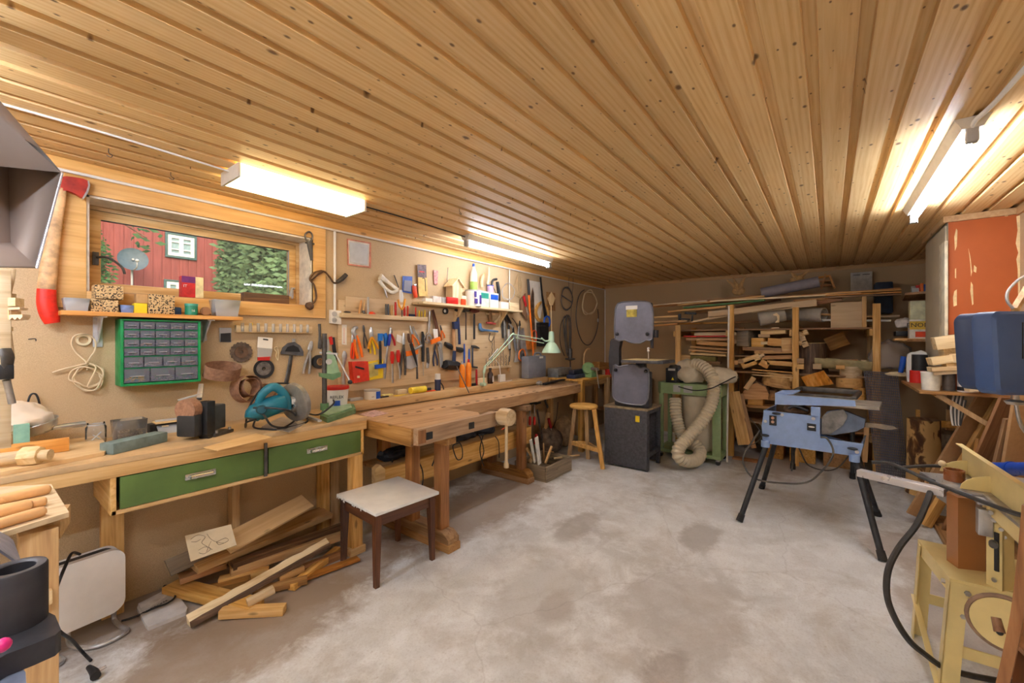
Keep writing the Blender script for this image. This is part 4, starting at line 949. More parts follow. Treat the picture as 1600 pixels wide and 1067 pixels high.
def tray(px0, px1, pt, pb, y, dep, mat, name, label, cat, contents=None, z=None, seed=1, cname='screws', lidm=None):
    p, q = onY(px0, pb, y), onY(px1, pb, y); z0 = SZ if z is None else z; h = (pb - pt) * (y / ray((px0 + px1) / 2, 500).y) / FPX
    t = thing(name, label, cat, ((p.x + q.x) / 2, y + dep / 2, z0)); W_ = (q.x - p.x) / 2; D2 = dep / 2; k = .82
    mb = MB(); b_ = [(-W_ * k, -D2 * k, .001), (W_ * k, -D2 * k, .001), (W_ * k, D2 * k, .001), (-W_ * k, D2 * k, .001)]; u_ = [(-W_, -D2, h), (W_, -D2, h), (W_, D2, h), (-W_, D2, h)]
    mb.add(b_ + u_, [(0, 1, 2, 3), (0, 1, 5, 4), (1, 2, 6, 5), (2, 3, 7, 6), (3, 0, 4, 7)])
    o = mb.ob('tub', mat, t); s = o.modifiers.new('wall', 'SOLIDIFY'); s.thickness = .0015
    if contents:
        rg = random.Random(seed); c = MB()
        for i in range(70):
            x, y_, z_ = rg.uniform(-.7, .7) * W_, rg.uniform(-.7, .7) * D2, .004 + rg.random() * h * .55; a = rg.uniform(0, 3.14); l = min(W_ * .28, .018)
            c.tube([(x - l * math.cos(a), y_ - l * math.sin(a) * .5, z_), (x + l * math.cos(a), y_ + l * math.sin(a) * .5, z_ + .004)], .0018, 5)
        c_ = c.ob(cname, contents, t); c_['kind'] = 'stuff'
    if lidm: MB().box(-W_ * 1.02, W_ * 1.02, -D2 * 1.02, D2 * 1.02, h, h + .004, None, .001).ob('lid', lidm, t)
    return t
tray(100, 141, 467, 487, 2.84, .09, CLOUDY, 'screw_tray', 'clear plastic tray of grey screws at the left end of the window shelf', 'tray', STEEL, seed=2)
tray(335, 376, 469, 494, 2.84, .09, CLOUDY, 'clear_tub', 'clear lidded tub of small packets at the right end of the window shelf', 'tub', NAVY, seed=4, cname='packets', lidm=CLOUDY)
tray(188, 210, 477, 489, 2.85, .05, plain('blue_tray', (120, 140, 190), .5), 'small_tray', 'little blue tray between the patterned boxes on the window shelf', 'tray', DSTEEL, seed=5)
p = onY(320, 493, 2.85); tag(MB().lathe([(0, 0), (.024, 0), (.024, .02), (0, .02)], (p.x, 2.85, SZ + .025), (0, -1, 0)).ob('wooden_disc', wood('brown', 'z'), loc=(p.x, 2.84, SZ)), 'small brown wooden disc on edge beside the clear tub', 'disc')
p = onY(281, 491, 2.88); tag(MB().box(p.x - .03, p.x + .015, 2.9, 2.96, SZ + .0005, SZ + .045, None, .01).ob('blue_pouch', plain('pouch_blue', (50, 90, 150), .6), loc=(p.x, 2.9, SZ)), 'blue pouch behind the teal tin on the window shelf', 'pouch')
gc0, gc1 = .474, .812; gz0, gz1, gy = 1.16, 1.503, 2.85
gcab = thing('drawer_cabinet', 'green small-parts cabinet with clear drawers under the window shelf', 'cabinet', ((gc0 + gc1) / 2, A, gz0))
GG = plain('cabinet_green', (14, 140, 76), .4)
mb = MB().box(gc0, gc0 + .012, gy, A - .003, gz0, gz1, None, .002).box(gc1 - .012, gc1, gy, A - .003, gz0, gz1, None, .002).box(gc0 + .012, gc1 - .012, gy, A - .003, gz1 - .008, gz1).box(gc0 + .012, gc1 - .012, gy, A - .003, gz0, gz0 + .012).box(gc0 + .012, gc1 - .012, A - .01, A - .003, gz0 + .012, gz1 - .008)
rows = [(5, .044)] * 4 + [(4, .058), (3, .074)]; tot = sum(r[1] for r in rows); scl = (gz1 - .008 - gz0 - .012) / tot; z = gz1 - .008
for n, h in rows:
    h *= scl; z -= h
    if z > gz0 + .02: mb.box(gc0 + .012, gc1 - .012, gy + .002, A - .01, z - .0012, z + .0018)
mb.ow('casing', GG, gcab)
DRW = glassy('drawer_plastic', (190, 190, 205), .2, .1); z = gz1 - .008; rg = random.Random(11)
for ri, (n, h) in enumerate(rows):
    h *= scl; z -= h; w_ = (gc1 - gc0 - .024) / n
    for i in range(n):
        xa = gc0 + .012 + i * w_ + .002; xb = xa + w_ - .004
        d = MB(); d.box(xa, xb, gy + .004, gy + .0055, z + .005, z + h - .003).box(xa, xb, gy + .0055, A - .014, z + .004, z + .0055).box(xa, xa + .0012, gy + .0055, A - .014, z + .0055, z + h * .75).box(xb - .0012, xb, gy + .0055, A - .014, z + .0055, z + h * .75)
        dd = d.ow('drawer', DRW, gcab)
        MB().box(xa + w_ * .22, xb - w_ * .22, gy - .006, gy + .0035, z + h * .45, z + h * .45 + .003).ow('pull', LGREY, dd)
        c = MB()
        for k in range(18 if n == 5 else 30):
            x = rg.uniform(xa + .006, xb - .006); yy = gy + .01 + rg.random() * .05; a = rg.uniform(-.5, .5); zz = z + .009 + rg.random() * h * .25
            c.tube([(x - .006 * math.cos(a), yy, zz), (x + .006 * math.cos(a), yy + .006, zz + .002)], .0025, 5)
        m_ = rg.choice([STEEL, DSTEEL, plain('brass', (200, 160, 80), .35, .8), LGREY])
        if n == 3: m_ = [YELLOW, STEEL, ALU][i]
        k_ = c.ow('fittings', m_, dd); k_['kind'] = 'stuff'
COIL = plain('cream_cable', (222, 200, 164), .5, 0, .05)
pts = [(82, 582), (100, 576), (125, 570), (135, 566), (120, 552), (112, 538), (115, 526), (126, 522), (140, 524), (149, 534), (148, 548), (140, 560), (136, 572)]
cx, cy = 135, 590; rg = random.Random(2)
for k in range(34):
    a = k * .62; r1 = 26 + 4 * math.sin(k * .9); pts.append((cx + (r1 - 2) * math.cos(a) + (k % 5), cy + (r1 - 9) * math.sin(a) - (4 if k % 7 == 0 else 0)))
pts += [(150, 575), (138, 567), (136, 578)]
tag(MB().tube([onY(a, b, A - .014 - .006 * (i % 4)) for i, (a, b) in enumerate(pts)], .0036, 6, 4).ob('cable_coil', COIL, loc=onY(135, 590, A)), 'loosely coiled cream cable hanging on the wall left of the green cabinet', 'cable')
hang('masking_tape', 'roll of cream masking tape hung inside the cream cable loop', 'tape', .002, [('roll', CREAM, 'd', [(130, 531, .028, .018)], .014)])
hang('wire_nail', 'bent nail in the wall left of the cream cable', 'nail', .002, [('nail', DSTEEL, 's', [(44, 530, .0015), (55, 529, .0015), (56, 533, .0015)], 1)])
# ---- things on the drawer bench
Z = BZ
t, L = gthing('whetstone', 'grey-green whetstone block lying on the bench', 'whetstone', (177, 711), (262, 690), Z)
MB().box(0, L, 0, .075, .0005, .05, None, .004).ob('stone', plain('slate_green', (116, 134, 132), .8, 0, .14, 20), t)
p = onZ(150, 692, Z)
jr = thing('glass_jar', 'empty glass jar with a few nails on the bench near the wall', 'jar', (p.x, p.y, Z))
GL = glassy('jar_glass', (215, 222, 220), .12, .05)
MB().lathe([(0, .002), (.036, .002), (.038, .008), (.038, .08), (.032, .088), (.032, .1)], (0, 0, 0), n=28).ob('glass_body', GL, jr)
MB().ring((0, 0, .088), (0, 0, 1), .034, .0325, .006, 28).ob('rim', LGREY, jr)
MB().tube([(-.02, 0, .01), (.02, .01, .05)], .003, 6).tube([(.02, 0, .01), (-.01, .01, .04)], .003, 6).ob('nails', STEEL, jr)
t, L = gthing('clear_box', 'clear rectangular box half full of mixed screws by the jar', 'box', (184, 692), (228, 685), Z)
o = MB().add([(0, 0, .001), (L, 0, .001), (L, .08, .001), (0, .08, .001), (-.006, -.006, .105), (L + .006, -.006, .105), (L + .006, .086, .105), (-.006, .086, .105)], [(0, 1, 2, 3), (0, 1, 5, 4), (1, 2, 6, 5), (2, 3, 7, 6), (3, 0, 4, 7)]).ob('tub', CLEAR, t); o.modifiers.new('wall', 'SOLIDIFY').thickness = .002
c = MB(); rg = random.Random(6)
for i in range(420):
    x, y, zz = rg.uniform(.008, L - .008), rg.uniform(.008, .072), rg.uniform(.006, .058); a = rg.uniform(0, 3.14)
    c.tube([(x - .008 * math.cos(a), y - .008 * math.sin(a), zz), (x + .008 * math.cos(a), y + .008 * math.sin(a), zz + .005)], .0022, 5)
k_ = c.ob('screws', plain('mixed_screws', (166, 140, 96), .4, .5, .3, 60), t); k_['kind'] = 'stuff'
c = drape((L / 2, .04, .075), .045, 5, (1, .7, .3)); c.ob('plastic_bag', CREAM, t)
t, L = gthing('plastic_cover', 'clear plastic lid leaning on a black case beside the screws box', 'cover', (249, 679), (298, 672), Z)
MB().box(0, L, .0, .008, 0, .11, Mx.Rotation(R(-52), 4, 'X'), .002).ob('panel', CLOUDY, t)
MB().box(.02, .05, -.002, 0, .05, .06, Mx.Rotation(R(-52), 4, 'X')).ob('sticker', CREAM, t)
qa, qb = onY(232, 668, 2.93), onY(292, 668, 2.93)
tag(MB().box(qa.x, qb.x, 2.90, 2.965, Z + .0005, Z + .05, None, .004).ob('black_case', BLACK, loc=(qa.x, 2.93, Z)), 'small black case behind the clear lid on the bench', 'case')
tag(MB().box(qa.x + .02, qb.x + .06, 2.88, 2.97, Z + .0515, Z + .057).ob('plywood_offcut', wood('ply', 'x'), loc=(qb.x, 2.93, Z + .05)), 'thin pale plywood scrap lying over the black case', 'offcut')
pts = [onZ(0, 745, Z), onZ(163, 712, Z), onZ(172, 705, Z), onZ(155, 686, Z), onZ(95, 690, Z), onZ(-40, 712, Z), onZ(-60, 757, Z)]
tag(MB().prism([p + V((0, 0, .001)) for p in pts], (0, 0, .016)).ob('plywood_sheet', wood('ply', 'x'), loc=pts[1]), 'thin pale plywood sheet lying at the left end of the bench', 'sheet')
BT = wood('pale', 'x')
M, L = gb((-20, 722), (108, 704), Z + .018)
board(M @ V((0, .0, .03)), M @ V((L, 0, .03)), .02, .058, wood('orange', 'x'), 'plank', 'smooth honey-coloured plank on edge behind the wooden screw clamp', 'plank')
wsc = thing('wooden_clamp', 'wooden bench screw with octagonal block and round peg end', 'clamp', onZ(35, 724, Z + .018))
c0 = onZ(35, 726, Z + .018) + V((0, 0, .032)); dr_ = (onZ(60, 712, Z) - onZ(-20, 722, Z)); dr_.z = 0; dr_.normalize(); dd_ = V((dr_.y, -dr_.x, 0)); dd_ = -dd_ if dd_.dot(c0) > 0 else dd_
MB().cyl(c0 - dr_ * .16, c0 - dr_ * .008, .024, n=24).ow('screw_shaft', BT, wsc)
MB().lathe([(0, 0), (.036, 0), (.038, .01), (.038, .045), (.034, .055), (0, .055)], c0 - dr_ * .0, dd_ * .4 + dr_ * .9, 8).ow('block', BT, wsc)
MB().cyl(c0 + (dd_ * .4 + dr_ * .9).normalized() * .05, c0 + (dd_ * .4 + dr_ * .9).normalized() * .085, .021, n=24).ow('peg', BT, wsc)
q = onZ(55, 690, Z + .05)
ld = thing('ladle', 'dented aluminium ladle with tubular handle resting on the planks', 'ladle', q)
bc = onY(54, 664, 2.80)
MB().lathe([(0, -.045), (.04, -.04), (.066, -.02), (.078, .012), (.076, .014), (.062, -.014), (.036, -.034), (0, -.04)], bc, V((-.25, -.1, .95)), 32).ow('bowl', ALU, ld)
e1, e2 = bc + V((.05, -.01, -.022)), onY(131, 662, 2.86)
MB().tube([e1, e1.lerp(e2, .3), e2], [.008, .013, .014], 14).ow('handle', ALU, ld)
tag(drape(onY(12, 656, 2.80), .11, 13, (1.1, .75, .75)).ob('plastic_bag', plain('milky_plastic', (232, 214, 192), .35, 0, .03), loc=onY(10, 690, 2.80)), 'crumpled milky plastic bag heaped at the left end of the bench', 'bag')
gq = onY(21, 683, 2.70); M = Mx.Translation((gq.x, gq.y, Z + .019))
tag(MB().box(0, .045, .0, .04, 0, gq.z - Z + .03, M, .002).ob('green_block', plain('mint_block', (130, 178, 158), .6), loc=M.translation), 'small mint green block beside the aluminium ladle', 'block')
cable([f_(43, 650, .02), f_(43, 632, .03), f_(48, 617, .03), f_(56, 616, .03), f_(61, 628, .03), f_(63, 648, .02)], .004, BLACK, 'black_strap', 'black strap loop on a nail above the ladle', 'strap')
rk = thing('carved_rack', 'stack of carved wooden pieces on an upright at the left edge', 'rack', onT(5, 560, 1.35))
g = lambda x, y, t=1.35: onT(x, y, t)
MB().bar(g(6, 420), g(6, 700), .03, .02, V((0, 1, 0)), .002).ow('upright', BT, rk)
for (x0, x1, y0, y1) in ((-8, 9, 457, 475), (9, 24, 465, 478), (-6, 14, 485, 499), (-6, 8, 510, 517)):
    a, b_ = g(x0, y0), g(x1, y1, 1.36); d = b_ - a; d.z = 0; n = V((-d.y, d.x, 0)).normalized() * .05
    MB().prism([g(x0, y0), g(x1, y0), g(x1, y1), g(x0, y1)], n).ow('block', BT, rk)
for (pts_) in ([(4, 481), (31, 480), (31, 483), (4, 485)], [(8, 492), (35, 491), (35, 495), (31, 499), (27, 496), (23, 500), (19, 496), (15, 500), (11, 497), (8, 498)]):
    MB().prism([g(a, b) for a, b in pts_], V((.02, .045, 0))).ow('carved_shelf', plain('carved_pale', (236, 206, 168), .5), rk)
MB().tube([g(x, y, 1.38) for x, y in ((20, 420), (18, 440), (13, 462), (12, 500), (15, 530), (19, 560))], .007, 8, 3, flat=.6).ow('curved_strip', BT, rk)
ic = thing('iron_clamp', 'black iron clamp with screw hanging at the left edge', 'clamp', g(10, 590, 1.3))
MB().tube([g(8, 545, 1.3), g(12, 560, 1.3), g(10, 585, 1.3)], [.016, .018, .012], 10, 3, flat=.5).ow('jaw', DSTEEL, ic)
a = g(-5, 570, 1.29); b_ = g(22, 592, 1.31); MB().box(min(a.x, b_.x), max(a.x, b_.x), a.y - .02, a.y + .03, b_.z, a.z, None, .004).ow('block', BLACK, ic)
MB().cyl(g(10, 594, 1.31), g(19, 630, 1.33), .009).ow('screw', STEEL, ic)
# ---- near lathe bench at the bottom left
nb = thing('near_bench', 'pine trestle bench at the lower left with a grey machine on it', 'bench', onZ(60, 1060, 0))
BZN = .80
tpN = [onZ(108, 800, BZN), onZ(80, 757, BZN), onZ(-120, 770, BZN), onZ(-150, 900, BZN), onZ(0, 832, BZN)]
p1 = onZ(93, 812, BZN - .05);
legp = onT(66, 900, 1.0)
MB().prism([onT(40, 815, 1.02), onT(94, 812, 1.02), onT(94, 842, 1.02), onT(40, 846, 1.02)], V((.03, .12, 0))).ow('cross_beam', PX, nb)
lp = onT(60, 840, 1.0)
for dx, dy, nm in ((0, 0, 'leg'), (-.35, .75, 'leg')):
    MB().box(lp.x - .032 + dx, lp.x + .032 + dx, lp.y - .02 + dy, lp.y + .025 + dy, 0, lp.z + .02, None, .003).ow(nm, PZ, nb)
bp = [onT(108, 800, 1.06), onT(78, 756, 1.2), onT(-60, 765, 1.2), onT(-80, 850, .95), onT(0, 832, .97)]
zb = sum(p.z for p in bp) / 5; zb = lp.z + .05
bp = [onZ(a, b, zb) for a, b in ((108, 800), (80, 756), (-80, 765), (-160, 880), (0, 833))]
tag(MB().prism(bp, (0, 0, -.012)).ob('thin_board', wood('brown', 'x') if 0 else wood('pale', 'x'), loc=bp[0]), 'thin slanted board carrying the turned wooden handles at lower left', 'board')
TH = plain('turned_wood', (222, 172, 116), .4, 0, .08, 14)
for k, (a, b_, r, lb) in enumerate((((-60, 793), (80, 763), .013, 'long turned wooden handle at the back of the row'), ((-60, 808), (74, 782), .012, 'turned wooden handle second from the back'), ((-60, 815), (50, 787), .014, 'fat honey-coloured turned handle in the middle'), ((-70, 838), (72, 797), .012, 'turned wooden handle at the front of the row'), ((-60, 800), (30, 774), .010, 'thin turned handle mostly hidden at the left edge'))):
    p, q = onZ(a[0], a[1], zb + r), onZ(b_[0], b_[1], zb + r)
    P = [p, p.lerp(q, .4), p.lerp(q, .8), p.lerp(q, .96), q]; tag(MB().tube(P, [r * .9, r, r * 1.05, r * .95, r * .35], 16, 2).ob('turned_spindle', TH, loc=p), lb, 'handle', 'turned wooden handles on the thin board')
IR = plain('machine_grey', (92, 92, 98), .38, .4, .12, 14); IRD = plain('machine_dark', (58, 58, 64), .42, .4, .15, 14)
lt = thing('lathe', 'dark grey cast machine with open upright tube at the lower left', 'machine', onT(30, 960, .62))
top_c, bot_c = onT(24, 886, .62), onT(22, 990, .60); bot_c = V((top_c.x, top_c.y, bot_c.z)); rr = 35 * .62 / FPX
mb = MB(); hL = top_c.z - bot_c.z
mb.lathe([(rr * .62, hL * .2), (rr * .62, hL - .002), (rr * .7, hL), (rr * .95, hL), (rr, hL - .003), (rr, 0), (0, 0)], bot_c, (0, 0, 1), 40); mb.ow('upright_tube', IRD, lt)
pl_ = [onT(92, 968, .66), onT(58, 950, .74), onT(-40, 960, .7), onT(-60, 1030, .55), onT(5, 1012, .56), onT(88, 985, .62)]
zz = bot_c.z
P = [onZ(a, b, zz) for a, b in ((92, 975), (62, 950), (-80, 950), (-80, 1060), (10, 1022), (86, 992))]
MB().prism(smooth(P, 2, True), (0, 0, -.03)).ow('cast_shelf', IRD, lt)
P = [onZ(a, b, zz - .031) for a, b in ((10, 1010), (40, 1050), (45, 1120), (-80, 1120), (-80, 1010))]
MB().prism(P, (0, 0, -.12)).ow('cast_body', plain('machine_blue_grey', (140, 152, 178), .35, .4, .1), lt)
PN = [onT(-20, 850, .75), onT(24, 880, .8), onT(10, 840, .9), onT(-20, 815, .95)]
MB().prism(PN, V((.01, .012, -.012))).ow('guard', plain('machine_blue_grey', (140, 152, 178), .35, .4, .1), lt)
b5 = onT(4, 1008, .5); MB().ball(b5, .008).cyl(b5, b5 + V((-.02, .02, 0)), .006).ow('pink_button', plain('pink_plastic', (226, 40, 130), .35), lt)
MB().cyl(V((lp.x, lp.y + .12, 0)), V((lp.x, lp.y + .12, .3)), .01).ow('strut', DSTEEL, nb)
w1 = V((lp.x - .0, lp.y - .0305, onT(64, 930, 1.0).z)); tag(MB().box(w1.x - .012, w1.x + .02, w1.y - .01, w1.y + .01, w1.z - .016, w1.z + .018, None, .004).ob('wood_toggle', BT, loc=w1), 'small pale wooden toggle screwed to the near bench leg', 'toggle')
# ---------------------------------------------------------------- heater, bag, plug
HTR = plain('heater_white', (240, 236, 232), .35, 0, .02)
h0, h1 = onZ(70, 1010, .06), onZ(196, 955, .06)
ht = thing('panel_heater', 'white panel heater with rounded corners standing on the floor', 'heater', (h0 + h1) / 2 * 1)
ht.location.z = 0; WM[ht.name] = Mx.Translation((ht.location.x, ht.location.y, 0));
d = (h1 - h0).normalized(); n = V((-d.y, d.x, 0)); n = -n if n.dot(h0) < 0 else n
top1 = hgt(196, 955, 858, .06); W2 = (h1 - h0).length
def rr2(L, z0, z1, r, off, th, x0=0):
    pts = []
    for (cx, cz, a0) in ((L - r, z1 - r, 0), (x0 + r, z1 - r, 90), (x0 + r, z0 + r, 180), (L - r, z0 + r, 270)):
        for k in range(7): a = R(a0 + 15 * k); pts.append(h0 + d * (cx + r * math.cos(a)) + V((0, 0, cz + r * math.sin(a) - h0.z)) + n * off)
    return MB().prism(pts, n * th)
rr2(W2, .075, .075 + top1, .055, 0, .03).ow('front_panel', HTR, ht)
rr2(W2 - .012, .08, .075 + top1 - .006, .05, .031, .05, .012).ow('grille', plain('heater_dark', (36, 36, 40), .5), ht)
rr2(W2, .075, .075 + top1, .055, .082, .006).ow('back_panel', HTR, ht)
for s in (.9, .1):
    c = h0 + d * W2 * s; c.z = 0
    MB().tube([c + n * .05 + V((0, 0, .075)), c + n * .05 + V((0, 0, .02)), c + V((0, 0, .012)) - n * .02, c - n * .10 + V((0, 0, .012)), c - n * .11 - d * .10 + V((0, 0, .012)), c - n * .02 - d * .16 + V((0, 0, .012)), c + n * .05 - d * .16 + V((0, 0, .03)), c + n * .05 - d * .16 + V((0, 0, .075))], .010, 8, 4).ow('foot', ALU, ht)
cable([onT(125, 866, 1.92), onT(113, 864, 1.88), onT(104, 880, 1.8), onT(88, 920, 1.72), onT(78, 960, 1.68), onT(92, 985, 1.66), fl(112, 1000, 1.75), fl(130, 1020, 1.83), fl(142, 1040, 1.8)], .006, BLACK, 'power_cable', 'black cable of the white heater running down to its plug')
pl = onZ(147, 1050, .02)
pg = thing('mains_plug', 'black mains plug with two pins lying on the floor by the heater', 'plug', pl)
MB().tube([pl + V((-.01, .05, .004)), pl, pl + V((0, -.035, 0))], [.009, .015, .017], 12, 2).ow('plug_body', BLACK, pg)
MB().cyl(pl + V((.005, -.01, .006)), pl + V((.035, 0, .006)), .0025).cyl(pl + V((.005, -.025, .006)), pl + V((.035, -.015, .006)), .0025).ow('pins', STEEL, pg)
P = [onZ(214, 955, 0), onZ(216, 950, 0), onZ(255, 928, 0), onZ(272, 927, 0), onZ(293, 955, 0), onZ(290, 962, 0), onZ(232, 986, 0), onZ(228, 982, 0)]
fb_ = thing('fabric_pouch', 'flat grey fabric pouch lying on the floor beside the firewood', 'pouch', P[0])
MB().prism([p + V((0, 0, .001)) for p in P], (0, 0, .018)).ow('pouch_body', plain('grey_cloth', (206, 202, 198), .75, 0, .08, 12), fb_)
P = [onZ(216, 950, 0), onZ(255, 930, 0), onZ(262, 936, 0), onZ(222, 962, 0)]; MB().prism([p + V((0, 0, .02)) for p in P], (0, 0, .004)).ow('flap', plain('flap_grey', (216, 212, 210), .7), fb_)
tc = onZ(236, 951, .026); td = (onZ(255, 940, .026) - onZ(220, 958, .026)).normalized(); text_mb('BLACK+DECKER', .021, face_M(tc, td, V((-td.y, td.x, 0)), )).ow('lettering', BLACK, fb_)
cable([onZ(190, 970, .006), onZ(215, 962, .012), onZ(240, 950, .03), onZ(262, 942, .034), onZ(274, 930, .03), onZ(262, 915, .012), onZ(235, 922, .008), onZ(205, 932, .008)], .005, BLACK, 'power_cable', 'black cable lying across the grey fabric pouch')
# ---------------------------------------------------------------- firewood and offcuts under the bench
BK = wood('bark', 'x')
def fp(px, py, z): return onZ(px, py, z)
FW = [((300, 884, .16), (510, 800, .16), .14, .035, PX, 'broad pine plank on top at the back of the wood heap', 8),
      ((350, 852, .30), (480, 783, .34), .12, .018, wood('ply', 'x'), 'wide stained plank leaning highest in the wood heap', 30),
      ((262, 888, .20), (330, 858, .20), .09, .008, wood('grey', 'x'), 'pointed grey scrap board sticking out of the heap', 50),
      ((362, 884, .12), (548, 818, .12), .055, .04, BK, 'dark bark-edged plank across the wood heap', 0),
      ((360, 893, .09), (548, 832, .09), .05, .045, PX, 'orange squared timber in the middle of the wood heap', 0),
      ((342, 908, .05), (420, 892, .05), .05, .04, PX, 'short squared billet beneath the middle timber', 0),
      ((268, 915, .04), (400, 948, .03), .10, .035, PX, 'bark-streaked board lying flat at the front left of the heap', 0),
      ((345, 957, .03), (445, 952, .02), .05, .04, PX, 'sawn board end pointing right at the front of the heap', 0),
      ((455, 918, .02), (528, 858, .03), .045, .035, PX, 'square stick angled away at the right end of the heap', 0),
      ((386, 942, .06), (428, 920, .08), .04, .03, wood('pale', 'x'), 'short pale block near the front of the heap', 0),
      ((436, 905, .05), (474, 887, .06), .035, .035, wood('shade', 'x'), 'broken bark-edged stub beside the split log', 0),
      ((455, 895, .03), (545, 862, .02), .03, .05, wood('brown', 'x'), 'reddish brown rail along the wall side of the heap', 0),
      ((470, 905, .02), (560, 872, .02), .06, .012, wood('brown', 'x'), 'thin dark board on the floor at the right of the heap', 0),
      ((280, 905, .09), (352, 880, .10), .08, .03, wood('orange', 'x'), 'dark orange board wedged low at the back left of the heap', 0),
      ((395, 925, .03), (480, 905, .03), .05, .03, wood('old', 'x'), 'brown plank lying low under the split log', 0),
      ((310, 925, .03), (390, 905, .05), .06, .03, wood('old', 'x'), 'half-hidden brown slab under the heap', 0)]
for (a, b_, w_, h_, m_, lb, roll) in FW:
    board(fp(*a), fp(*b_), w_, h_, m_, 'firewood_plank', lb, 'plank', 'planks in the heap under the bench', roll=R(-roll))
a, b_ = fp(294, 972, .035), fp(512, 848, .13)
sl = thing('split_log', 'long pale split log with bark lying across the front of the heap', 'log', a)
dd = (b_ - a).normalized(); sd = dd.cross(V((0, 0, 1))).normalized(); u = sd.cross(dd)
def wedge(offs, mat, nm):
    rg = random.Random(4); rings = 14; vs = []; fs = []; m = len(offs)
    for i in range(rings + 1):
        c = a.lerp(b_, i / rings)
        for (x, y) in offs: vs.append(c + sd * (x * (1 + rg.uniform(-.12, .12))) + u * (y * (1 + rg.uniform(-.12, .12))))
    for i in range(rings):
        for j in range(m): fs.append((i * m + j, i * m + (j + 1) % m, (i + 1) * m + (j + 1) % m, (i + 1) * m + j))
    fs += [tuple(range(m)), tuple(range(rings * m, rings * m + m))]
    MB().add(vs, fs).ow(nm, mat, sl)
sgn = 1 if sd.dot(a) < 0 else -1
wedge([(-.022 * sgn, -.02), (.022 * sgn, -.02), (.02 * sgn, .008), (-.012 * sgn, .03)], wood('light', 'x'), 'split_wood')
wedge([(.0225 * sgn, -.024), (.034 * sgn, -.018), (.030 * sgn, .004), (.0215 * sgn, .01)], BK, 'bark')
P = [onT(289, 838, 2.06), onT(361, 820, 2.16), onT(370, 852, 2.10), onT(298, 878, 1.99)]
pp_ = thing('drawing_sheet', 'pale board with a pencil drawing lying on the wood heap', 'drawing', P[0])
n = (P[1] - P[0]).cross(P[3] - P[0]).normalized(); n = n if n.z > 0 else -n
MB().prism(P, n * .006).ow('sheet', plain('drawn_board', (196, 178, 146), .8, 0, .04), pp_)
def on(pu, pv): return P[0].lerp(P[1], pu).lerp(P[3].lerp(P[2], pu), pv) + n * .0075
ln = MB()
for k, L_ in enumerate([[(.1, .2), (.25, .1), (.4, .25), (.3, .45), (.4, .7), (.35, .85)], [(.45, .15), (.5, .4), (.6, .6), (.75, .75)], [(.6, .6), (.8, .55), (.85, .7), (.65, .75), (.6, .6)], [(.2, .7), (.35, .65), (.45, .8), (.3, .9), (.2, .8)], [(.1, .3), (.2, .35), (.3, .3)], [(.5, .5), (.42, .7), (.48, .85)]]):
    ln.tube([on(*q) for q in L_], .0009, 4, 4)
ln.ow('pencil_lines', plain('pencil', (90, 78, 66), .8), pp_)
board(onZ(286, 892, .1), onZ(316, 856, .26), .06, .01, wood('grey', 'x'), 'scrap_board', 'thin pale scrap hanging off the left of the heap', 'scrap board')
# ---------------------------------------------------------------- power tools on the drawer bench
t, L = gthing('belt_grinder', 'black bench belt grinder with a brown abrasive belt', 'grinder', (318, 686), (366, 672), Z)
BP = plain('grinder_black', (34, 36, 38), .4, .1, .2); AB = plain('abrasive_brown', (152, 112, 86), .85, 0, .15, 60)
MB().box(.0, .055, -.02, .04, .02, .19, None, .006).prism([(-.0, -.02, .02), (.05, -.02, .02), (.03, -.02, -.0), (.01, -.02, -.0)], (0, .05, 0)).ob('belt_guard', BP, t)
MB().box(-.055, -.002, .0, .10, .02, .13, None, .012).ob('side_cover', plain('grinder_dark', (46, 48, 50), .4, .1), t)
MB().lathe([(0, .001), (.050, 0), (.054, 0), (.054, .048), (.050, .048), (0, .047)], (-.052, .055, .155), (1, 0, 0), 30).ob('abrasive_belt', AB, t)
MB().box(.055, .15, .0, .12, .03, .16, None, .008).ob('motor_housing', plain('grinder_grey', (66, 72, 76), .4, .1), t)
MB().box(.04, .17, -.03, .13, .001, .018, None, .004).ob('foot_plate', DSTEEL, t)
MB().lathe([(0, 0), (.016, 0), (.018, .012), (.014, .02), (0, .022)], (.152, .05, .13), (1, 0, 0), 16).ob('knob', WHITE, t)
MB().bar((.03, .05, .20), (.10, .10, .265), .022, .02, b=.002).ob('tool_rest', ALU, t)
MB().bar((-.02, .12, .20), (.06, .06, .225), .03, .006, b=.001).ob('rest_arm', LGREY, t)
for x in (.06, .15): MB().cyl((x, -.02, .018), (x, -.02, .032), .008, n=10).ob('bolt', STEEL, t)
cs = thing('circular_saw', 'teal electric circular saw with grey blade guard lying on the bench', 'circular saw', onZ(425, 668, Z))
TEAL = plain('saw_teal', (16, 104, 122), .35, 0, .06); GD = plain('guard_grey', (150, 146, 138), .35, .5, .12)
dp_ = lambda x, y, t: onT(x, y, t)
ct0 = 2.36
c1 = onZ(428, 664, Z)
Bx = c1 + V((0, 0, .06)); axd = (onT(462, 625, 2.5) - onT(405, 640, 2.34)).normalized()
MB().tube([dp_(393, 655, 2.30), dp_(400, 645, 2.32), dp_(425, 634, 2.36), dp_(446, 628, 2.40)], [.035, .052, .055, .05], 22, 3).ow('motor_housing', TEAL, cs)
MB().tube([dp_(404, 630, 2.32), dp_(410, 616, 2.32), dp_(424, 605, 2.34), dp_(436, 608, 2.37), dp_(447, 622, 2.4), dp_(449, 640, 2.4)], [.02, .022, .024, .024, .024, .022], 14, 4).ow('main_handle', plain('saw_teal_light', (38, 122, 142), .35, 0, .06), cs)
gc_ = dp_(456, 630, 2.44); gn = (dp_(470, 620, 2.5) - dp_(440, 636, 2.38)); gn = V((gn.x, gn.y, .02)).normalized()
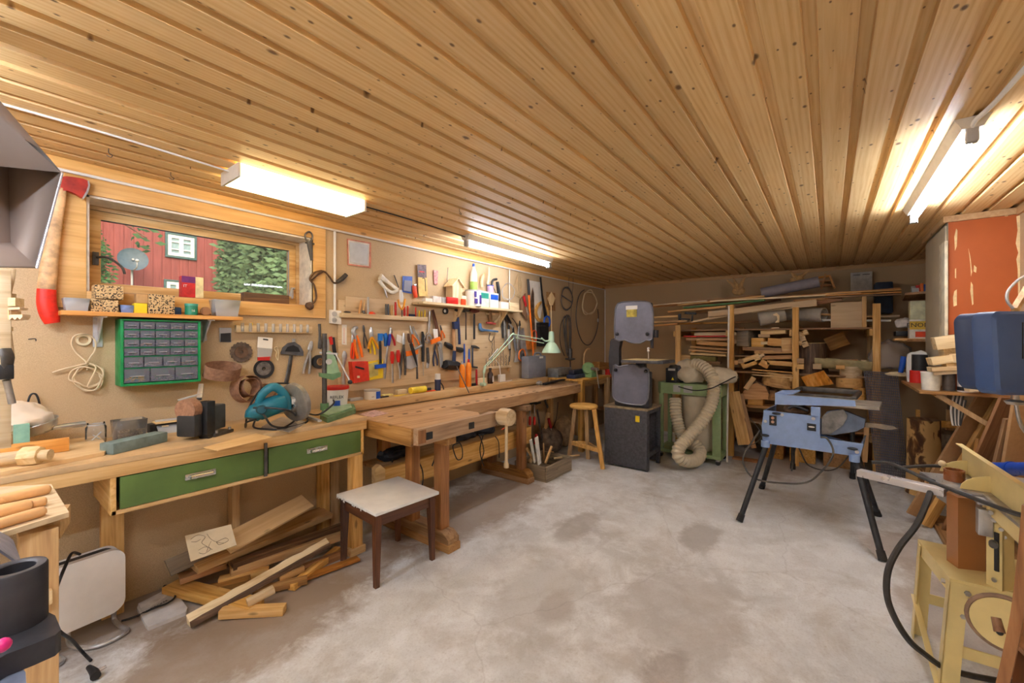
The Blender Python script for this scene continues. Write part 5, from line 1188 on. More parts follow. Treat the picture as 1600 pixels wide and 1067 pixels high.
MB().lathe([(0, 0), (.09, 0), (.112, .008), (.116, .03), (.112, .036), (.05, .038), (0, .03)], gc_ - gn * .0, gn, 40).ow('blade_guard', GD, cs)
MB().lathe([(.03, 0), (.045, 0), (.045, .02), (.03, .02), (.03, 0)], gc_ - gn * .02, gn, 24).ow('gear_ring', ALU, cs)
bp = [onZ(a, b, Z) for a, b in ((392, 676), (430, 690), (490, 664), (455, 648))]
MB().prism([p + V((0, 0, .001)) for p in [onZ(408, 668, Z), onZ(452, 676, Z), onZ(480, 660, Z), onZ(440, 652, Z)]], (0, 0, .004)).ow('base_plate', ALU, cs)
MB().lathe([(0, 0), (.022, 0), (.026, .02), (.02, .05), (0, .052)], dp_(408, 640, 2.28), (-.3, -.9, .1), 18).ow('motor_cap', plain('saw_teal_dark', (16, 80, 96), .4), cs)
MB().box(gc_.x - .02, gc_.x + .0, gc_.y - .045, gc_.y - .04, gc_.z, gc_.z + .03).ow('label', WHITE, cs)
g_ = lambda x, y, dz=.006: onZ(x, y, Z) + V((0, 0, dz))
cable([dp_(400, 655, 2.28), dp_(385, 660, 2.3), g_(384, 668), dp_(388, 640, 2.35), dp_(404, 612, 2.4), dp_(425, 600, 2.42), dp_(455, 600, 2.5), dp_(473, 610, 2.6), dp_(475, 632, 2.62), g_(478, 652, .03)], .0055, BLACK, 'power_cable', 'black cable arching over the teal circular saw')
cable([dp_(396, 637, 2.26), dp_(430, 638, 2.25), dp_(455, 643, 2.3), g_(462, 660, .02), g_(440, 671), g_(415, 672), g_(396, 668), g_(404, 662, .05), dp_(412, 648, 2.22), dp_(425, 665, 2.2), g_(450, 669), g_(480, 660), g_(474, 652, .03), dp_(497, 648, 2.5), dp_(520, 632, 2.55), dp_(521, 625, 2.6)], .0055, BLACK, 'power_cable', 'black cable looped in front of the teal circular saw')
ds_ = thing('drill_stand', 'green drill stand with steel column and lever at the end of the bench', 'drill stand', onZ(517, 647, Z))
SG = plain('stand_green', (150, 182, 142), .4, 0, .08); SGD = plain('stand_green_dark', (96, 134, 92), .45, 0, .1)
P = [onZ(a, b, Z) for a, b in ((500, 656), (512, 661), (556, 646), (552, 636), (530, 632), (506, 641))]
MB().prism([p + V((0, 0, .001)) for p in P], (0, 0, .03)).ow('base', SGD, ds_)
MB().prism([p + V((0, 0, .0315)) for p in [onZ(a, b, Z) for a, b in ((504, 655), (513, 658), (550, 645), (548, 638), (530, 635), (508, 643))]], (0, 0, .006)).ow('base_top', SG, ds_)
cb0 = onZ(507, 647, Z); ct_ = V((cb0.x, cb0.y, hgt(507, 647, 521, Z) + Z))
MB().cyl(cb0 + V((0, 0, .03)), cb0 + V((0, 0, .075)), .027, n=24).ow('column_socket', SGD, ds_)
MB().cyl(cb0 + V((0, 0, .05)), ct_, .016, n=24).ow('column', DSTEEL, ds_)
MB().bar(cb0 + V((.018, -.008, .25)), ct_ + V((.018, -.008, -.04)), .012, .012).ow('toothed_rack', STEEL, ds_)
dt = (cb0.x * cy_ + cb0.y * sy_)
hd_ = lambda x, y, d=0: onT(x, y, dt + d)
MB().prism([hd_(503, 552), hd_(516, 548), hd_(524, 558), hd_(531, 582), hd_(523, 590), hd_(503, 590)], V((.02, .035, 0))).ow('sliding_head', SG, ds_)
MB().prism([hd_(500, 583, -.03), hd_(522, 585, -.05), hd_(533, 582, -.03), hd_(533, 588, -.03), hd_(520, 594, -.05), hd_(501, 589, -.03)], V((.015, .05, 0))).ow('clamp_collar', SGD, ds_)
MB().bar(hd_(500, 551), hd_(528, 553), .012, .012).ow('pivot', STEEL, ds_)
MB().cyl(hd_(525, 554, -.03), hd_(546, 594, -.08), .006).ow('lever', STEEL, ds_)
MB().ball(hd_(547, 597, -.08), .015).ow('lever_knob', BLACK, ds_)
MB().cyl(hd_(514, 565, -.004), hd_(514, 565, -.008), .02).ow('dial', LGREY, ds_)
bk = onZ(508, 636, Z); bk = V((bk.x, min(bk.y, 2.85), Z))
bu = thing('plastic_bucket', 'white plastic bucket with red lid behind the green drill stand', 'bucket', bk)
bh = hgt(508, 638, 602, Z)
MB().lathe([(0, .001), (.068, .001), (.080, bh - .02), (0, bh - .02)], n=32).ob('pail', WHITE, bu); MB().lathe([(0, bh), (.084, bh), (.086, bh - .014), (.083, bh - .022), (.0, bh - .022)], n=32).ob('lid', RED, bu)
vd = V((-bk.x, -bk.y, 0)).normalized(); rt_ = V((-vd.y, vd.x, 0))
c = V((0, 0, bh * .5)) + vd * .0765
text_mb('REFLEX', .028, face_M(c + V((0, 0, .012)), rt_, V((0, 0, 1)))).ob('lettering', BLACK, bu)
MB().box(-.022, .022, -.018, .018, 0, .0015, face_M(c + V((0, 0, -.03)), rt_, V((0, 0, 1)))).ob('label', BLUE, bu)
for k, (a, b_, lb) in enumerate((((530, 634), (549, 621), 'open chrome folding tool leaning behind the drill stand'), ((462, 645), (500, 655), 'grey square bar lying behind the saw'))):
    p, q = onZ(a[0], a[1], Z) + V((0, 0, .01)), onZ(b_[0], b_[1] + 8, Z) + V((0, 0, .02)); tag(MB().bar(p, q, .02, .012, b=.003).ob('steel_tool', (ALU, LGREY)[k], loc=p), lb, 'tool')
P = [onZ(556, 652, WZ + .0), onZ(575, 648, WZ), onZ(604, 652, WZ), onZ(590, 659, WZ)]; P = [onZ(x, y, WZ) for x, y in ((560, 648), (585, 641), (607, 646), (582, 652))]
tag(MB().prism([V((max(p.x, 1.66), p.y, WZ + .001)) for p in P], (0, 0, .002)).ob('leaflet', plain('leaflet_print', (206, 170, 164), .6, 0, .3, 40), loc=P[0]), 'pink and white printed leaflet lying on the near end of the workbench', 'leaflet')
tag(MB().prism([onZ(x, y, Z) + V((0, 0, .001)) for x, y in ((318, 700), (400, 678), (425, 684), (340, 705))], (0, 0, .003)).ob('thin_veneer', wood('ply', 'x'), loc=onZ(318, 700, Z)), 'thin pale veneer strip in front of the belt grinder', 'strip')
# ---------------------------------------------------------------- hung on the fibreboard between window and tool board
O = .004
tb_ = thing('vial_rack', 'pale wooden rail holding a row of small glass vials', 'rack', onY(428, 518, A))
a, b_ = onY(369, 518, A - .03), onY(488, 520, A - .03); zt = onY(428, 509, A - .03).z; zb_ = onY(428, 520, A - .03).z
MB().box(a.x, b_.x, A - .032, A - .003, zb_, zt, None, .002).ow('rail', wood('pale', 'x'), tb_)
for i in range(10):
    x = a.x + (b_.x - a.x) * (.07 + .095 * i); k = MB().cyl((x, A - .034, zb_ + .006), (x, A - .034, zt + .014), .009, n=12).ow('vial', CLOUDY, tb_)
    MB().cyl((x, A - .034, zb_ + .008), (x, A - .034, zb_ + .022), .007, n=10).ow('fitting', (DSTEEL, STEEL, plain('brass', (200, 160, 80), .35, .8))[i % 3], k)
p = onY(395, 507, A - .02);
for (px, m_, lb) in ((393, YELLOW, 'small yellow plug standing on the vial rail'), (404, CREAM, 'small cream fitting lying on the vial rail')):
    p = onY(px, 505, A - .02); tag(MB().cyl((p.x, p.y, zt + .0005), (p.x, p.y, zt + .016), .007).ob('wall_plug', m_, loc=(p.x, p.y, zt)), lb, 'plug')
hang('nail_bag', 'small clear bag of black nails pinned to the wall', 'bag', O, [('bag', CLOUDY, 'p', [(342, 512), (361, 512), (361, 535), (343, 534)], .006), ('nails', BLACK, 'p', [(344, 521), (360, 520), (360, 534), (344, 534)], .008)])
def disc_teeth(px, py, r, n, off, mat, mb=None):
    c = onY(px, py, A - off); pts = []
    for i in range(n * 2):
        a = math.pi * i / n; q = r * (1.0 if i % 2 else .91); pts.append((c.x + q * math.cos(a), c.y, c.z + q * math.sin(a)))
    return (mb or MB()).prism(pts, (0, -.004, 0))
t = thing('saw_disc', 'round dark toothed saw disc hanging on the wall', 'saw disc', onY(377, 550, A - .006))
disc_teeth(377, 550, .066, 18, .006, RUST).ow('toothed_blade', plain('worn_steel', (104, 88, 76), .5, .4, .3, 30), t)
MB().ring(onY(377, 550, A - .010), V((0, -1, 0)), .038, .010, .006, 24).ow('hub', RUST, t)
t = thing('grinding_disc', 'black edged grinding disc hanging below a printed packet', 'disc', onY(412, 576, A - .006))
MB().ring(onY(412, 576, A - .006), V((0, -1, 0)), .062, .011, .012, 32).ow('rubber_disc', BLACK, t)
MB().ring(onY(412, 576, A - .0185), V((0, -1, 0)), .045, .012, .003, 32).ow('metal_face', plain('disc_grey', (120, 112, 106), .5, .3, .3, 30), t)
hang('hook_packet', 'white packet of clear fittings hanging above the black grinding disc', 'packet', O + .012, [('card', PAPER, 'p', [(403, 526), (426, 528), (425, 545), (402, 543)], .003), ('clear_bag', CLOUDY, 'p', [(402, 543), (425, 545), (422, 560), (402, 561)], .01), ('red_band', RED, 'p', [(402, 558), (421, 557), (420, 563), (402, 563)], .012), ('slot', BLACK, 'p', [(411, 529), (419, 530), (419, 532), (411, 531)], .001, .004)])
hang('rubber_band', 'loop of brown rubber hung beside the white packet', 'band', O, [('band', CREAM, 'l', [(428, 545), (433, 542), (435, 552), (434, 563), (431, 556), (432, 550)], .003)])
t = hang('miter_gauge', 'grey half-round mitre gauge hanging by its bar', 'gauge', .008, [('half_round_plate', plain('gauge_grey', (96, 96, 100), .4, .5, .15), 'p', [(438, 551), (441, 543), (449, 536), (459, 534), (468, 540), (473, 549), (473, 556), (438, 553)], .012), ('inner_arc', BLACK, 'p', [(445, 549), (449, 542), (458, 539), (466, 543), (469, 550)], .003, .012), ('guide_bar', DSTEEL, 's', [(455, 555, .010), (452, 575, .011), (447, 598, .011)], .4), ('hanger_tab', STEEL, 'p', [(456, 529), (461, 529), (461, 535), (456, 535)], .004)])
def pliers(name, label, cat, top, mid, hl, hr, hm, jm=None, off=.012, w=.006, jw=.009, group=None, plane='y'):
    jm = jm or STEEL
    return hang(name, label, cat, off, [('jaws', jm, 's', [(top[0], top[1], jw * .5), ((top[0] + mid[0]) / 2, (top[1] + mid[1]) / 2, jw), (mid[0], mid[1], jw)], .55),
        ('handle', hm, 's', [(mid[0], mid[1], w * .8), ((mid[0] * .4 + hl[0] * .6) - 1.2, (mid[1] * .4 + hl[1] * .6), w), (hl[0], hl[1], w * .9)], .9),
        ('handle', hm, 's', [(mid[0], mid[1], w * .8), ((mid[0] * .4 + hr[0] * .6) + 1.2, (mid[1] * .4 + hr[1] * .6), w), (hr[0], hr[1], w * .9)], .9, .004)], group, plane)
pliers('locking_pliers', 'chrome locking pliers hanging left of the grey wrench', 'pliers', (487, 533), (484, 547), (474, 584), (483, 584), STEEL, w=.008, jw=.013)
hang('spanner', 'flat dark steel spanner hanging above the drill stand', 'spanner', O + .004, [('shaft', DSTEEL, 's', [(499, 506, .009), (500, 525, .008), (500, 540, .013), (499, 545, .01)], .4)])
hang('tape_roll', 'roll of black tape hanging behind the drill stand column', 'tape', O, [('roll', BLACK, 'd', [(497, 565, .050, .026)], .03), ('core', CARD, 'd', [(497, 565, .026, .023)], .031)])
hang('folding_saw', 'red and black handled folding saw hanging at the tool board edge', 'saw', .010, [('red_grip', RED, 's', [(516, 526, .011), (519, 538, .012)], .6), ('black_grip', BLACK, 's', [(521, 527, .008), (522, 545, .012), (525, 560, .010)], .6, .002), ('blade', DSTEEL, 's', [(524, 558, .009), (527, 575, .003)], .25)])
pb_ = .012                                          # thickness of the plywood tool board
bx0, bx1 = 1.716, 3.86
tl = tag(MB().box(bx0, bx1, A - pb_, A - .0005, .995, 1.70, None, .001).ob('tool_board', wood('ply', 'x'), loc=(2.8, A, 1.0)), 'large pale plywood tool board on the left wall above the workbench', 'tool board')
tag(MB().box(onY(538, 500, A).x, onY(572, 500, A).x + .3, A - pb_ - .006, A - pb_ - .0005, 1.62, onY(560, 465, A).z, None, .001).ob('backing_board', wood('ply', 'x'), loc=(2.0, A, 1.6)), 'small knotty plywood panel above the narrow tool rail', 'board')
O = pb_ + .002
hang('thermometer', 'white strip thermometer at the left edge of the tool board', 'thermometer', O, [('scale', PAPER, 'p', [(534, 507), (541.5, 507.5), (541.5, 539), (534, 538)], .003), ('tube', RED, 's', [(537.7, 512, .001), (537.7, 533, .001), (537.7, 536, .003)], .6, .003)])
hang('double_spoon', 'chrome double-ended spoon-shaped tool hanging by the red box', 'tool', O + .004, [('chrome_bowls', STEEL, 's', [(538, 548, .006), (538.5, 555, .016), (538, 563, .012), (537, 573, .007), (537, 590, .010), (537, 600, .013), (537, 604, .006)], .35)])
hang('red_box', 'square red plastic box with a black slot on the tool board', 'box', O, [('case', plain('box_red', (214, 54, 30), .4), 'p', [(544, 565), (569, 564), (571, 594), (547, 598)], .055), ('slot', BLACK, 'p', [(555, 571.5), (569, 575), (569, 578), (555, 574.5)], .002, .055), ('price_sticker', CREAM, 'p', [(558, 587), (562, 587), (562, 590.5), (558, 590.5)], .0015, .055)])
hang('yellow_case', 'open yellow drill bit case hanging beside the red box', 'case', O, [('case', YELLOW, 'p', [(571, 566), (596, 561), (596, 590), (574, 594)], .02), ('clear_window', plain('case_pale', (216, 206, 120), .4), 'p', [(574, 569), (590, 565), (591, 586), (577, 590)], .002, .02)])
OR_H, OR_S = ORANGE, plain('handle_orange_red', (226, 70, 20), .4)
hang('water_pump_pliers', 'large pair of orange water pump pliers with chrome head', 'pliers', O + .012, [('jaws', ALU, 's', [(559, 512, .008), (554, 513, .013), (552, 519, .015), (556, 526, .012), (556, 533, .009)], .6), ('handle', OR_H, 's', [(554, 530, .008), (555, 545, .010), (559, 560, .008)], .9), ('handle', OR_H, 's', [(557, 524, .008), (562, 538, .009), (566, 558, .008)], .9, .005)])
pliers('water_pump_pliers', 'second pair of pump pliers with red-orange handles behind the first', 'pliers', (552, 518), (551, 535), (549, 560), (552, 561), OR_S, STEEL, O + .006)
pliers('nippers', 'slim dark steel nippers between two pairs of orange pliers', 'nippers', (568, 508), (569, 519), (570, 544), (576, 550), DSTEEL, DSTEEL, O + .008, .005, .008)
pliers('combination_pliers', 'combination pliers with amber handles hanging in front', 'pliers', (580, 511), (581, 526), (576, 545), (591, 545), plain('amber_handle', (236, 160, 30), .35), ALU, O + .02, .008, .012)
pliers('combination_pliers', 'combination pliers with yellow handles just behind the amber pair', 'pliers', (578, 514), (580, 528), (579, 552), (586, 554), YELLOW, ALU, O + .008, .007, .010)
hang('quick_clamp', 'black bar clamp with blue ends hanging over the yellow case', 'clamp', O + .03, [('bar', BLACK, 's', [(593, 522, .009), (594, 545, .010), (594.5, 568, .010)], .7), ('blue_foot', BLUE, 'p', [(585, 570), (601, 568), (601, 574), (585, 576)], .02), ('blue_head', plain('sky_blue', (30, 120, 210), .4), 'p', [(590, 521), (596, 521), (596, 532), (590, 533)], .02)])
hang('blue_clip', 'bright blue plastic clip beside the black bar clamp', 'clip', O, [('clip', plain('sky_blue', (30, 120, 210), .4), 's', [(601, 521, .016), (603, 530, .018), (602, 541, .010)], .6)])
pliers('long_pliers', 'steel pliers with one red and one blue handle', 'pliers', (610, 511), (611, 521), (607, 540), (617, 540), plain('deep_red', (176, 24, 34), .35), DSTEEL, O + .014, .008, .012)
hang('blue_handled_pliers', 'pliers with dark blue handles beside the red pair', 'pliers', O + .02, [('handle', plain('deep_blue', (34, 60, 170), .35), 's', [(609, 522, .009), (608, 532, .012), (607, 540, .009)], .8), ('jaws', STEEL, 's', [(611, 512, .007), (610, 522, .008)], .6)])
hang('flat_file', 'long thin steel file hanging left of the red chisels', 'file', O, [('blade', STEEL, 's', [(606, 541, .008), (603, 565, .010), (601, 592, .007)], .3)])
for (x, y0, y1, x2, y2, lb) in ((612.6, 549, 568, 613.6, 598.5, 'red handled wood chisel, left one of a pair'), (622, 547, 566, 625, 592, 'red handled wood chisel, right one of a pair')):
    hang('chisel', lb, 'chisel', O + .02, [('handle', RED, 's', [(x, y0, .011), (x + .2, (y0 + y1) / 2, .015), (x + .4, y1, .009)], .9), ('blade', STEEL, 's', [(x + .4, y1, .005), (x2 - .2, y2 - 12, .008), (x2, y2, .009)], .35)], 'red handled chisels')
hang('paper_tag', 'white paper tag pinned above the red chisels', 'tag', O, [('card', PAPER, 'p', [(620, 522), (630, 526), (628, 537), (619, 533)], .002)])
pliers('snips', 'long dark snips with steel jaws right of the red chisels', 'snips', (631, 520), (631, 538), (626, 586), (633, 586), DSTEEL, ALU, O + .008, .008, .012)
hang('parts_bag', 'clear bag with an orange header card on the tool board', 'bag', O, [('bag', CLOUDY, 'p', [(634, 552), (652, 549), (652, 572), (640, 577), (633, 575)], .01), ('header', ORANGE, 'p', [(633, 549), (652, 546), (652, 553), (633, 557)], .012)])
hang('machete', 'sheathed knife with brown handle and black curved sheath', 'knife', O + .02, [('brown_handle', wood('dark', 'z'), 's', [(638, 521, .008), (639, 530, .012), (642, 537, .011)], .7), ('black_sheath', BLACK, 's', [(642, 537, .014), (647, 553, .014), (652, 572, .004)], .4), ('guard', STEEL, 's', [(639, 536.5, .004), (645, 536, .004)], .8)])
pliers('round_nose_pliers', 'slim pliers with orange handles behind the brown handled knife', 'pliers', (641, 509), (644, 522), (647, 541), (655, 539), ORANGE, ALU, O + .006, .006, .010)
hang('try_square', 'steel try square hanging at an angle', 'square', O + .014, [('blade', STEEL, 's', [(645, 510, .005), (652, 525, .008), (660, 541, .006)], .2), ('stock', ALU, 's', [(648, 546, .009), (661, 539, .009)], .5)])
hang('wood_chisel', 'bare steel chisel blade hanging low beneath the knife', 'chisel', O, [('blade', DSTEEL, 's', [(651.5, 572, .008), (652, 592, .010)], .35)])
hang('screwdriver', 'long screwdriver with a black handle', 'screwdriver', O + .014, [('handle', BLACK, 's', [(660, 518, .008), (661, 542, .012), (661, 565, .011)], .9), ('shank', STEEL, 's', [(661, 565, .003), (661.8, 587, .003)], 1)])
hang('angle_gauge', 'black and chrome angle gauge beside the black screwdriver', 'gauge', O + .01, [('stock', BLACK, 's', [(660, 519, .009), (664, 532, .010)], .6), ('chrome_disc', ALU, 'd', [(670, 528, .032, .018)], .01)])
hang('pocket_knife', 'folded knife with dark grip and chrome end hanging low', 'knife', O + .006, [('grip', DSTEEL, 's', [(668, 543, .010), (669, 558, .014), (669, 568, .013)], .6), ('chrome_end', ALU, 's', [(669, 566, .013), (668, 575, .010)], .6)])
hang('steel_shears', 'tall bright steel shears hanging near the shelf end', 'shears', O + .018, [('blade', ALU, 's', [(672, 486, .008), (671, 505, .010), (670, 520, .006)], .4), ('ring', STEEL, 'l', [(668, 520), (673, 524), (673, 532), (667, 536), (663, 530)], .004)])
hang('block_saw', 'dark wooden brace saw with white tag and orange block', 'saw', O + .02, [('body', wood('dark', 'z'), 's', [(676, 484, .012), (681, 505, .016), (687, 528, .014)], .5), ('white_tag', WHITE, 'p', [(676, 514), (683, 514), (684, 527), (678, 529)], .006, .01), ('orange_block', ORANGE, 'p', [(672, 531), (686, 526), (687, 532), (673, 538)], .015, .012)])
pliers('side_cutters', 'side cutters with one orange handle showing', 'pliers', (688, 508), (690, 516), (691, 531), (695, 528), ORANGE, DSTEEL, O + .004, .005, .007)
pliers('blue_pliers', 'pliers with long navy handles', 'pliers', (680, 538), (679, 547), (678, 572), (683.5, 571), NAVY, DSTEEL, O + .008, .006, .009)
hang('locking_pliers', 'chrome locking pliers hanging right of the navy pliers', 'pliers', O + .016, [('jaws', ALU, 's', [(683, 536, .012), (688, 536, .016), (689, 543, .015)], .6), ('handle', ALU, 's', [(685, 541, .010), (688, 556, .011), (689, 574, .008)], .6), ('handle', STEEL, 's', [(689, 541, .009), (691, 556, .008), (691, 570, .006)], .6, .004)])
hang('hatchet', 'hatchet with navy head hung by its bare wood handle', 'hatchet', O + .03, [('head', NAVY, 'p', [(706, 503), (713, 502), (712, 514), (707, 514)], .03), ('handle', wood('orange', 'z'), 's', [(709, 513, .014), (709, 530, .016), (710, 548, .014)], .7)])
hang('rubber_mallet', 'rubber mallet with navy shaft hanging head down', 'mallet', O + .04, [('shaft', NAVY, 's', [(710, 548, .014), (709, 566, .017)], .8), ('head', BLACK, 's', [(696, 570, .034), (697.5, 570, .036), (713, 571.5, .036), (714.5, 571.6, .033)], 1)])
hang('heat_gun', 'dark cylindrical tool hanging behind the hatchet handle', 'tool', O + .01, [('barrel', BLACK, 's', [(695, 537, .016), (703, 541, .022), (712, 545, .018), (720, 547, .022), (723, 547, .016)], .9)])
hang('claw_hammer', 'claw hammer with dark navy shaft hanging from the shelf', 'hammer', O + .04, [('shaft', NAVY, 's', [(715, 492, .010), (717, 515, .011), (718, 538, .012)], .8), ('head', BLACK, 's', [(711, 484, .009), (716, 485, .014), (722, 485, .013), (727, 487, .006)], .9)])
hang('ball_hammer', 'thin-shafted hammer with dark shaft hanging second on the shelf', 'hammer', O + .04, [('shaft', plain('dark_shaft', (60, 42, 34), .5), 's', [(728, 488, .005), (728, 512, .006), (728, 531, .007)], .8), ('head', DSTEEL, 's', [(723, 484, .009), (728, 485, .012), (733, 486, .008)], .9)])
hang('tack_hammer', 'hammer with rusty head and black shaft hanging third on the shelf', 'hammer', O + .04, [('shaft', BLACK, 's', [(741, 490, .009), (741, 512, .010), (741, 530, .010)], .8), ('head', plain('rust_red', (110, 54, 44), .5, .3), 's', [(735, 484, .012), (741, 486, .017), (748, 486, .010)], .9)])
hang('bench_plane', 'small blue plane frame with a red handled screw', 'plane', O + .02, [('blue_frame', plain('frame_blue', (92, 130, 176), .4, .3), 's', [(750, 505, .012), (751, 514, .018), (760, 516, .009), (778, 518, .008)], .8), ('red_handle', plain('handle_pinkred', (176, 70, 62), .4), 's', [(760, 504, .008), (768, 505, .011), (774, 506, .008)], .9, .01)])
hang('coping_hook', 'thin wire hook saw hanging below the blue plane', 'hook', O + .006, [('wire', DSTEEL, 's', [(766, 520, .003), (764, 529, .003), (768, 534, .003), (772, 525, .002)], 1), ('shaft', DSTEEL, 's', [(772, 524, .002), (773, 552, .002)], 1)])
for (x, y0, y1, lb) in ((725.5, 537, 567, 'flat bright blue marking chisel above the orange bottles'), (733, 545, 568, 'shorter blue marking chisel above the red-capped bottle')):
    hang('marking_chisel', lb, 'chisel', O + .004, [('blue_grip', plain('mid_blue', (40, 84, 170), .4), 's', [(x, y0, .006), (x, (y0 + y1) / 2, .010), (x, y1, .008)], .6)], 'blue marking chisels')
hang('f_clamp', 'blackened steel screw clamp hanging beside the orange bottles', 'clamp', O + .012, [('arm', DSTEEL, 's', [(737, 541, .010), (742, 541.5, .012), (749, 544, .006)], .6), ('bar', plain('blued_steel', (74, 86, 104), .4, .6), 's', [(738.5, 542, .008), (738.5, 557, .008), (738.5, 573, .008)], .5), ('sliding_arm', DSTEEL, 's', [(738, 573, .007), (746, 574, .007)], .8)])
bt_ = thing('bit_rack', 'pale rail of drill bits behind the green desk lamp', 'rack', onY(780, 570, A - O))
a, b_ = onY(755, 572, A - O), onY(795, 569, A - O); MB().box(a.x, b_.x, A - O - .04, A - O, 1.075, 1.10, None, .002).ow('rail', wood('pale', 'x'), bt_)
for i in range(9):
    x = a.x + (b_.x - a.x) * (.06 + i * .11); h = (.09, .15, .26, .12, .10, .15, .17, .12, .1)[i]
    P = [(x + .004 * math.cos(k * 1.3), A - O - .02 + .004 * math.sin(k * 1.3), 1.101 + h * k / 20) for k in range(21)]
    MB().tube(P, .003, 5).ow('drill_bit', DSTEEL, bt_)
# ---------------------------------------------------------------- narrow rail and long shelf on the tool wall
YR = 2.915
nr = thing('tool_rail', 'narrow wooden rail of small hand tools above the tool board', 'rail', (2.12, A, 1.60))
MB().box(1.714, 2.55, YR - .01, A - .019, 1.565, 1.60, None, .002).ow('rail_board', wood('pale', 'x'), nr)
def stand(px, pt, r, mat, name, label, cat, y=YR + .02, z=1.6005, tilt=0, group=None, tip=None):
    p = onY(px, 490, y); h = (onY(px, pt, y).z - z)
    b = MB().tube([(p.x, y, z), (p.x + tilt * .6, y, z + h * .6), (p.x + tilt, y, z + h)], [r * .85, r, r * .8], 10, 2)
    return tag(b.ob(name, mat, loc=(p.x, y, z)), label, cat, group)
GH = 'tool handles along the narrow rail'
for (px, pt, r, m_, lb, tl_) in ((561, 469, .009, wood('orange', 'z'), 'curved honey wood handle at the left of the rail', .02), (567, 468, .008, wood('pine', 'z'), 'pale pine handle leaning beside the curved one', .02), (568, 485, .012, DSTEEL, 'small dark knob tool beside the pine handle', 0),
    (575, 464, .009, LGREY, 'tall pale grey blade standing on the rail', .0), (603, 475, .008, DSTEEL, 'first grey tool left of the pine-coloured sticks', 0), (606.5, 475, .008, plain('slate', (80, 90, 104), .5), 'second slate-coloured tool beside the grey one', 0),
    (609.5, 477, .005, CARD, 'thin tan stick, first of three', 0), (612.5, 477, .005, wood('pine', 'z'), 'thin pine stick, second of three', 0), (615, 477, .005, CREAM, 'thin cream stick, third of three', 0),
    (618, 472, .010, RED, 'tall red handle left of the pliers', 0), (632, 479, .010, RED, 'red handle just right of the pliers', 0), (637, 478, .009, OR_S, 'orange-red handle next to the red one', 0), (649.5, 480, .006, RED, 'small red handle before the yellow ones', 0),
    (655, 485, .006, YELLOW, 'yellow handle, first of three', 0), (659, 486, .006, YELLOW, 'yellow handle, second of three', 0), (664, 484, .006, YELLOW, 'yellow handle, third of three', 0)):
    stand(px, pt, r, m_, 'hand_tool', lb, 'handle', tilt=tl_, group=None)
p = onY(583, 487, YR); tag(MB().ball((p.x, YR + .02, 1.6), .034, (1, .7, .7), 16).ob('orange_dome', OR_S, loc=(p.x, YR + .02, 1.6)), 'orange domed scraper lying on the narrow rail', 'scraper')
p = onY(545, 487, YR); tag(MB().ball((p.x, YR + .02, 1.608), .026, (1.2, .7, .28), 16).ob('grey_scraper', DSTEEL, loc=(p.x, YR + .02, 1.6)), 'flat grey scraper at the left end of the narrow rail', 'scraper')
p = onY(645, 490, YR); tag(MB().box(p.x - .035, p.x + .03, YR, YR + .035, 1.6005, 1.622, None, .008).ob('black_stapler', NAVY, loc=(p.x, YR, 1.6)), 'small dark navy box-shaped tool on the right of the rail', 'tool')
hang('needle_pliers', 'needle pliers with amber handles hanging over the rail', 'pliers', .076, [('white_grip', WHITE, 's', [(626, 453, .010), (627, 463, .018), (627, 472, .014)], .5), ('handle', plain('amber_handle', (236, 160, 30), .35), 's', [(622, 468, .006), (624, 478, .007), (628, 484, .005)], .9), ('handle', plain('amber_handle', (236, 160, 30), .35), 's', [(633, 467, .006), (631, 478, .007), (628, 484, .005)], .9), ('tip', DSTEEL, 's', [(628, 484, .004), (628, 495, .003)], 1)])
hang('fuse_hatch', 'white square panel with a worn red frame high on the wall', 'panel', .003, [('frame', plain('frame_pink', (206, 130, 104), .6, 0, .2), 'p', [(542, 373), (579, 379), (579, 419), (543, 414)], .006), ('white_border', plain('border_white', (216, 208, 196), .6), 'p', [(544, 375), (577, 381), (576, 416), (545, 412)], .003, .006), ('door_panel', plain('panel_grey', (196, 198, 200), .5, 0, .06, 12), 'p', [(546, 378), (575, 383), (574, 414), (547, 409.5)], .005, .009)])
fr_ = MB();
hang('stapler', 'cream metal staple gun hanging diagonally on the wall', 'staple gun', .02, [('body', plain('stapler_cream', (232, 224, 206), .35), 's', [(594, 432, .024), (608, 442, .012), (621, 453, .014)], .7), ('body_side', plain('stapler_cream', (232, 224, 206), .35), 's', [(592, 438, .014), (603, 451, .011), (613, 457, .012), (621, 453, .012)], .7), ('lever', STEEL, 's', [(598, 444, .006), (602, 456, .006), (605, 465, .005)], .7)])
hang('hand_brace', 'old steel hand drill brace hanging over the window casing', 'brace', .03, [('crank', plain('old_bronze', (110, 84, 62), .45, .6, .2), 'c', [(486, 476), (494, 466), (491, 446), (484, 436), (490, 427), (506, 424), (516, 434), (522, 442), (532, 440)], .007), ('pad', RUST, 's', [(478, 476, .012), (484, 478, .024), (489, 479, .014)], .8), ('middle_grip', plain('old_bronze', (110, 84, 62), .45, .6, .2), 's', [(486, 437, .009), (494, 428, .014), (503, 424, .009)], 1), ('chuck', DSTEEL, 's', [(526, 441, .010), (534, 436, .014), (541, 429, .013)], 1)])
hang('hand_clamp', 'dark iron spring clamp hanging on the window casing', 'clamp', .03, [('ring', DSTEEL, 'l', [(483, 362), (488, 367), (487, 375), (483, 378), (478, 374), (477, 366)], .006), ('body', DSTEEL, 's', [(483, 378, .016), (485, 392, .013), (487, 407, .008)], .7), ('cross_bar', DSTEEL, 's', [(477, 379, .005), (491, 381, .005)], 1)])
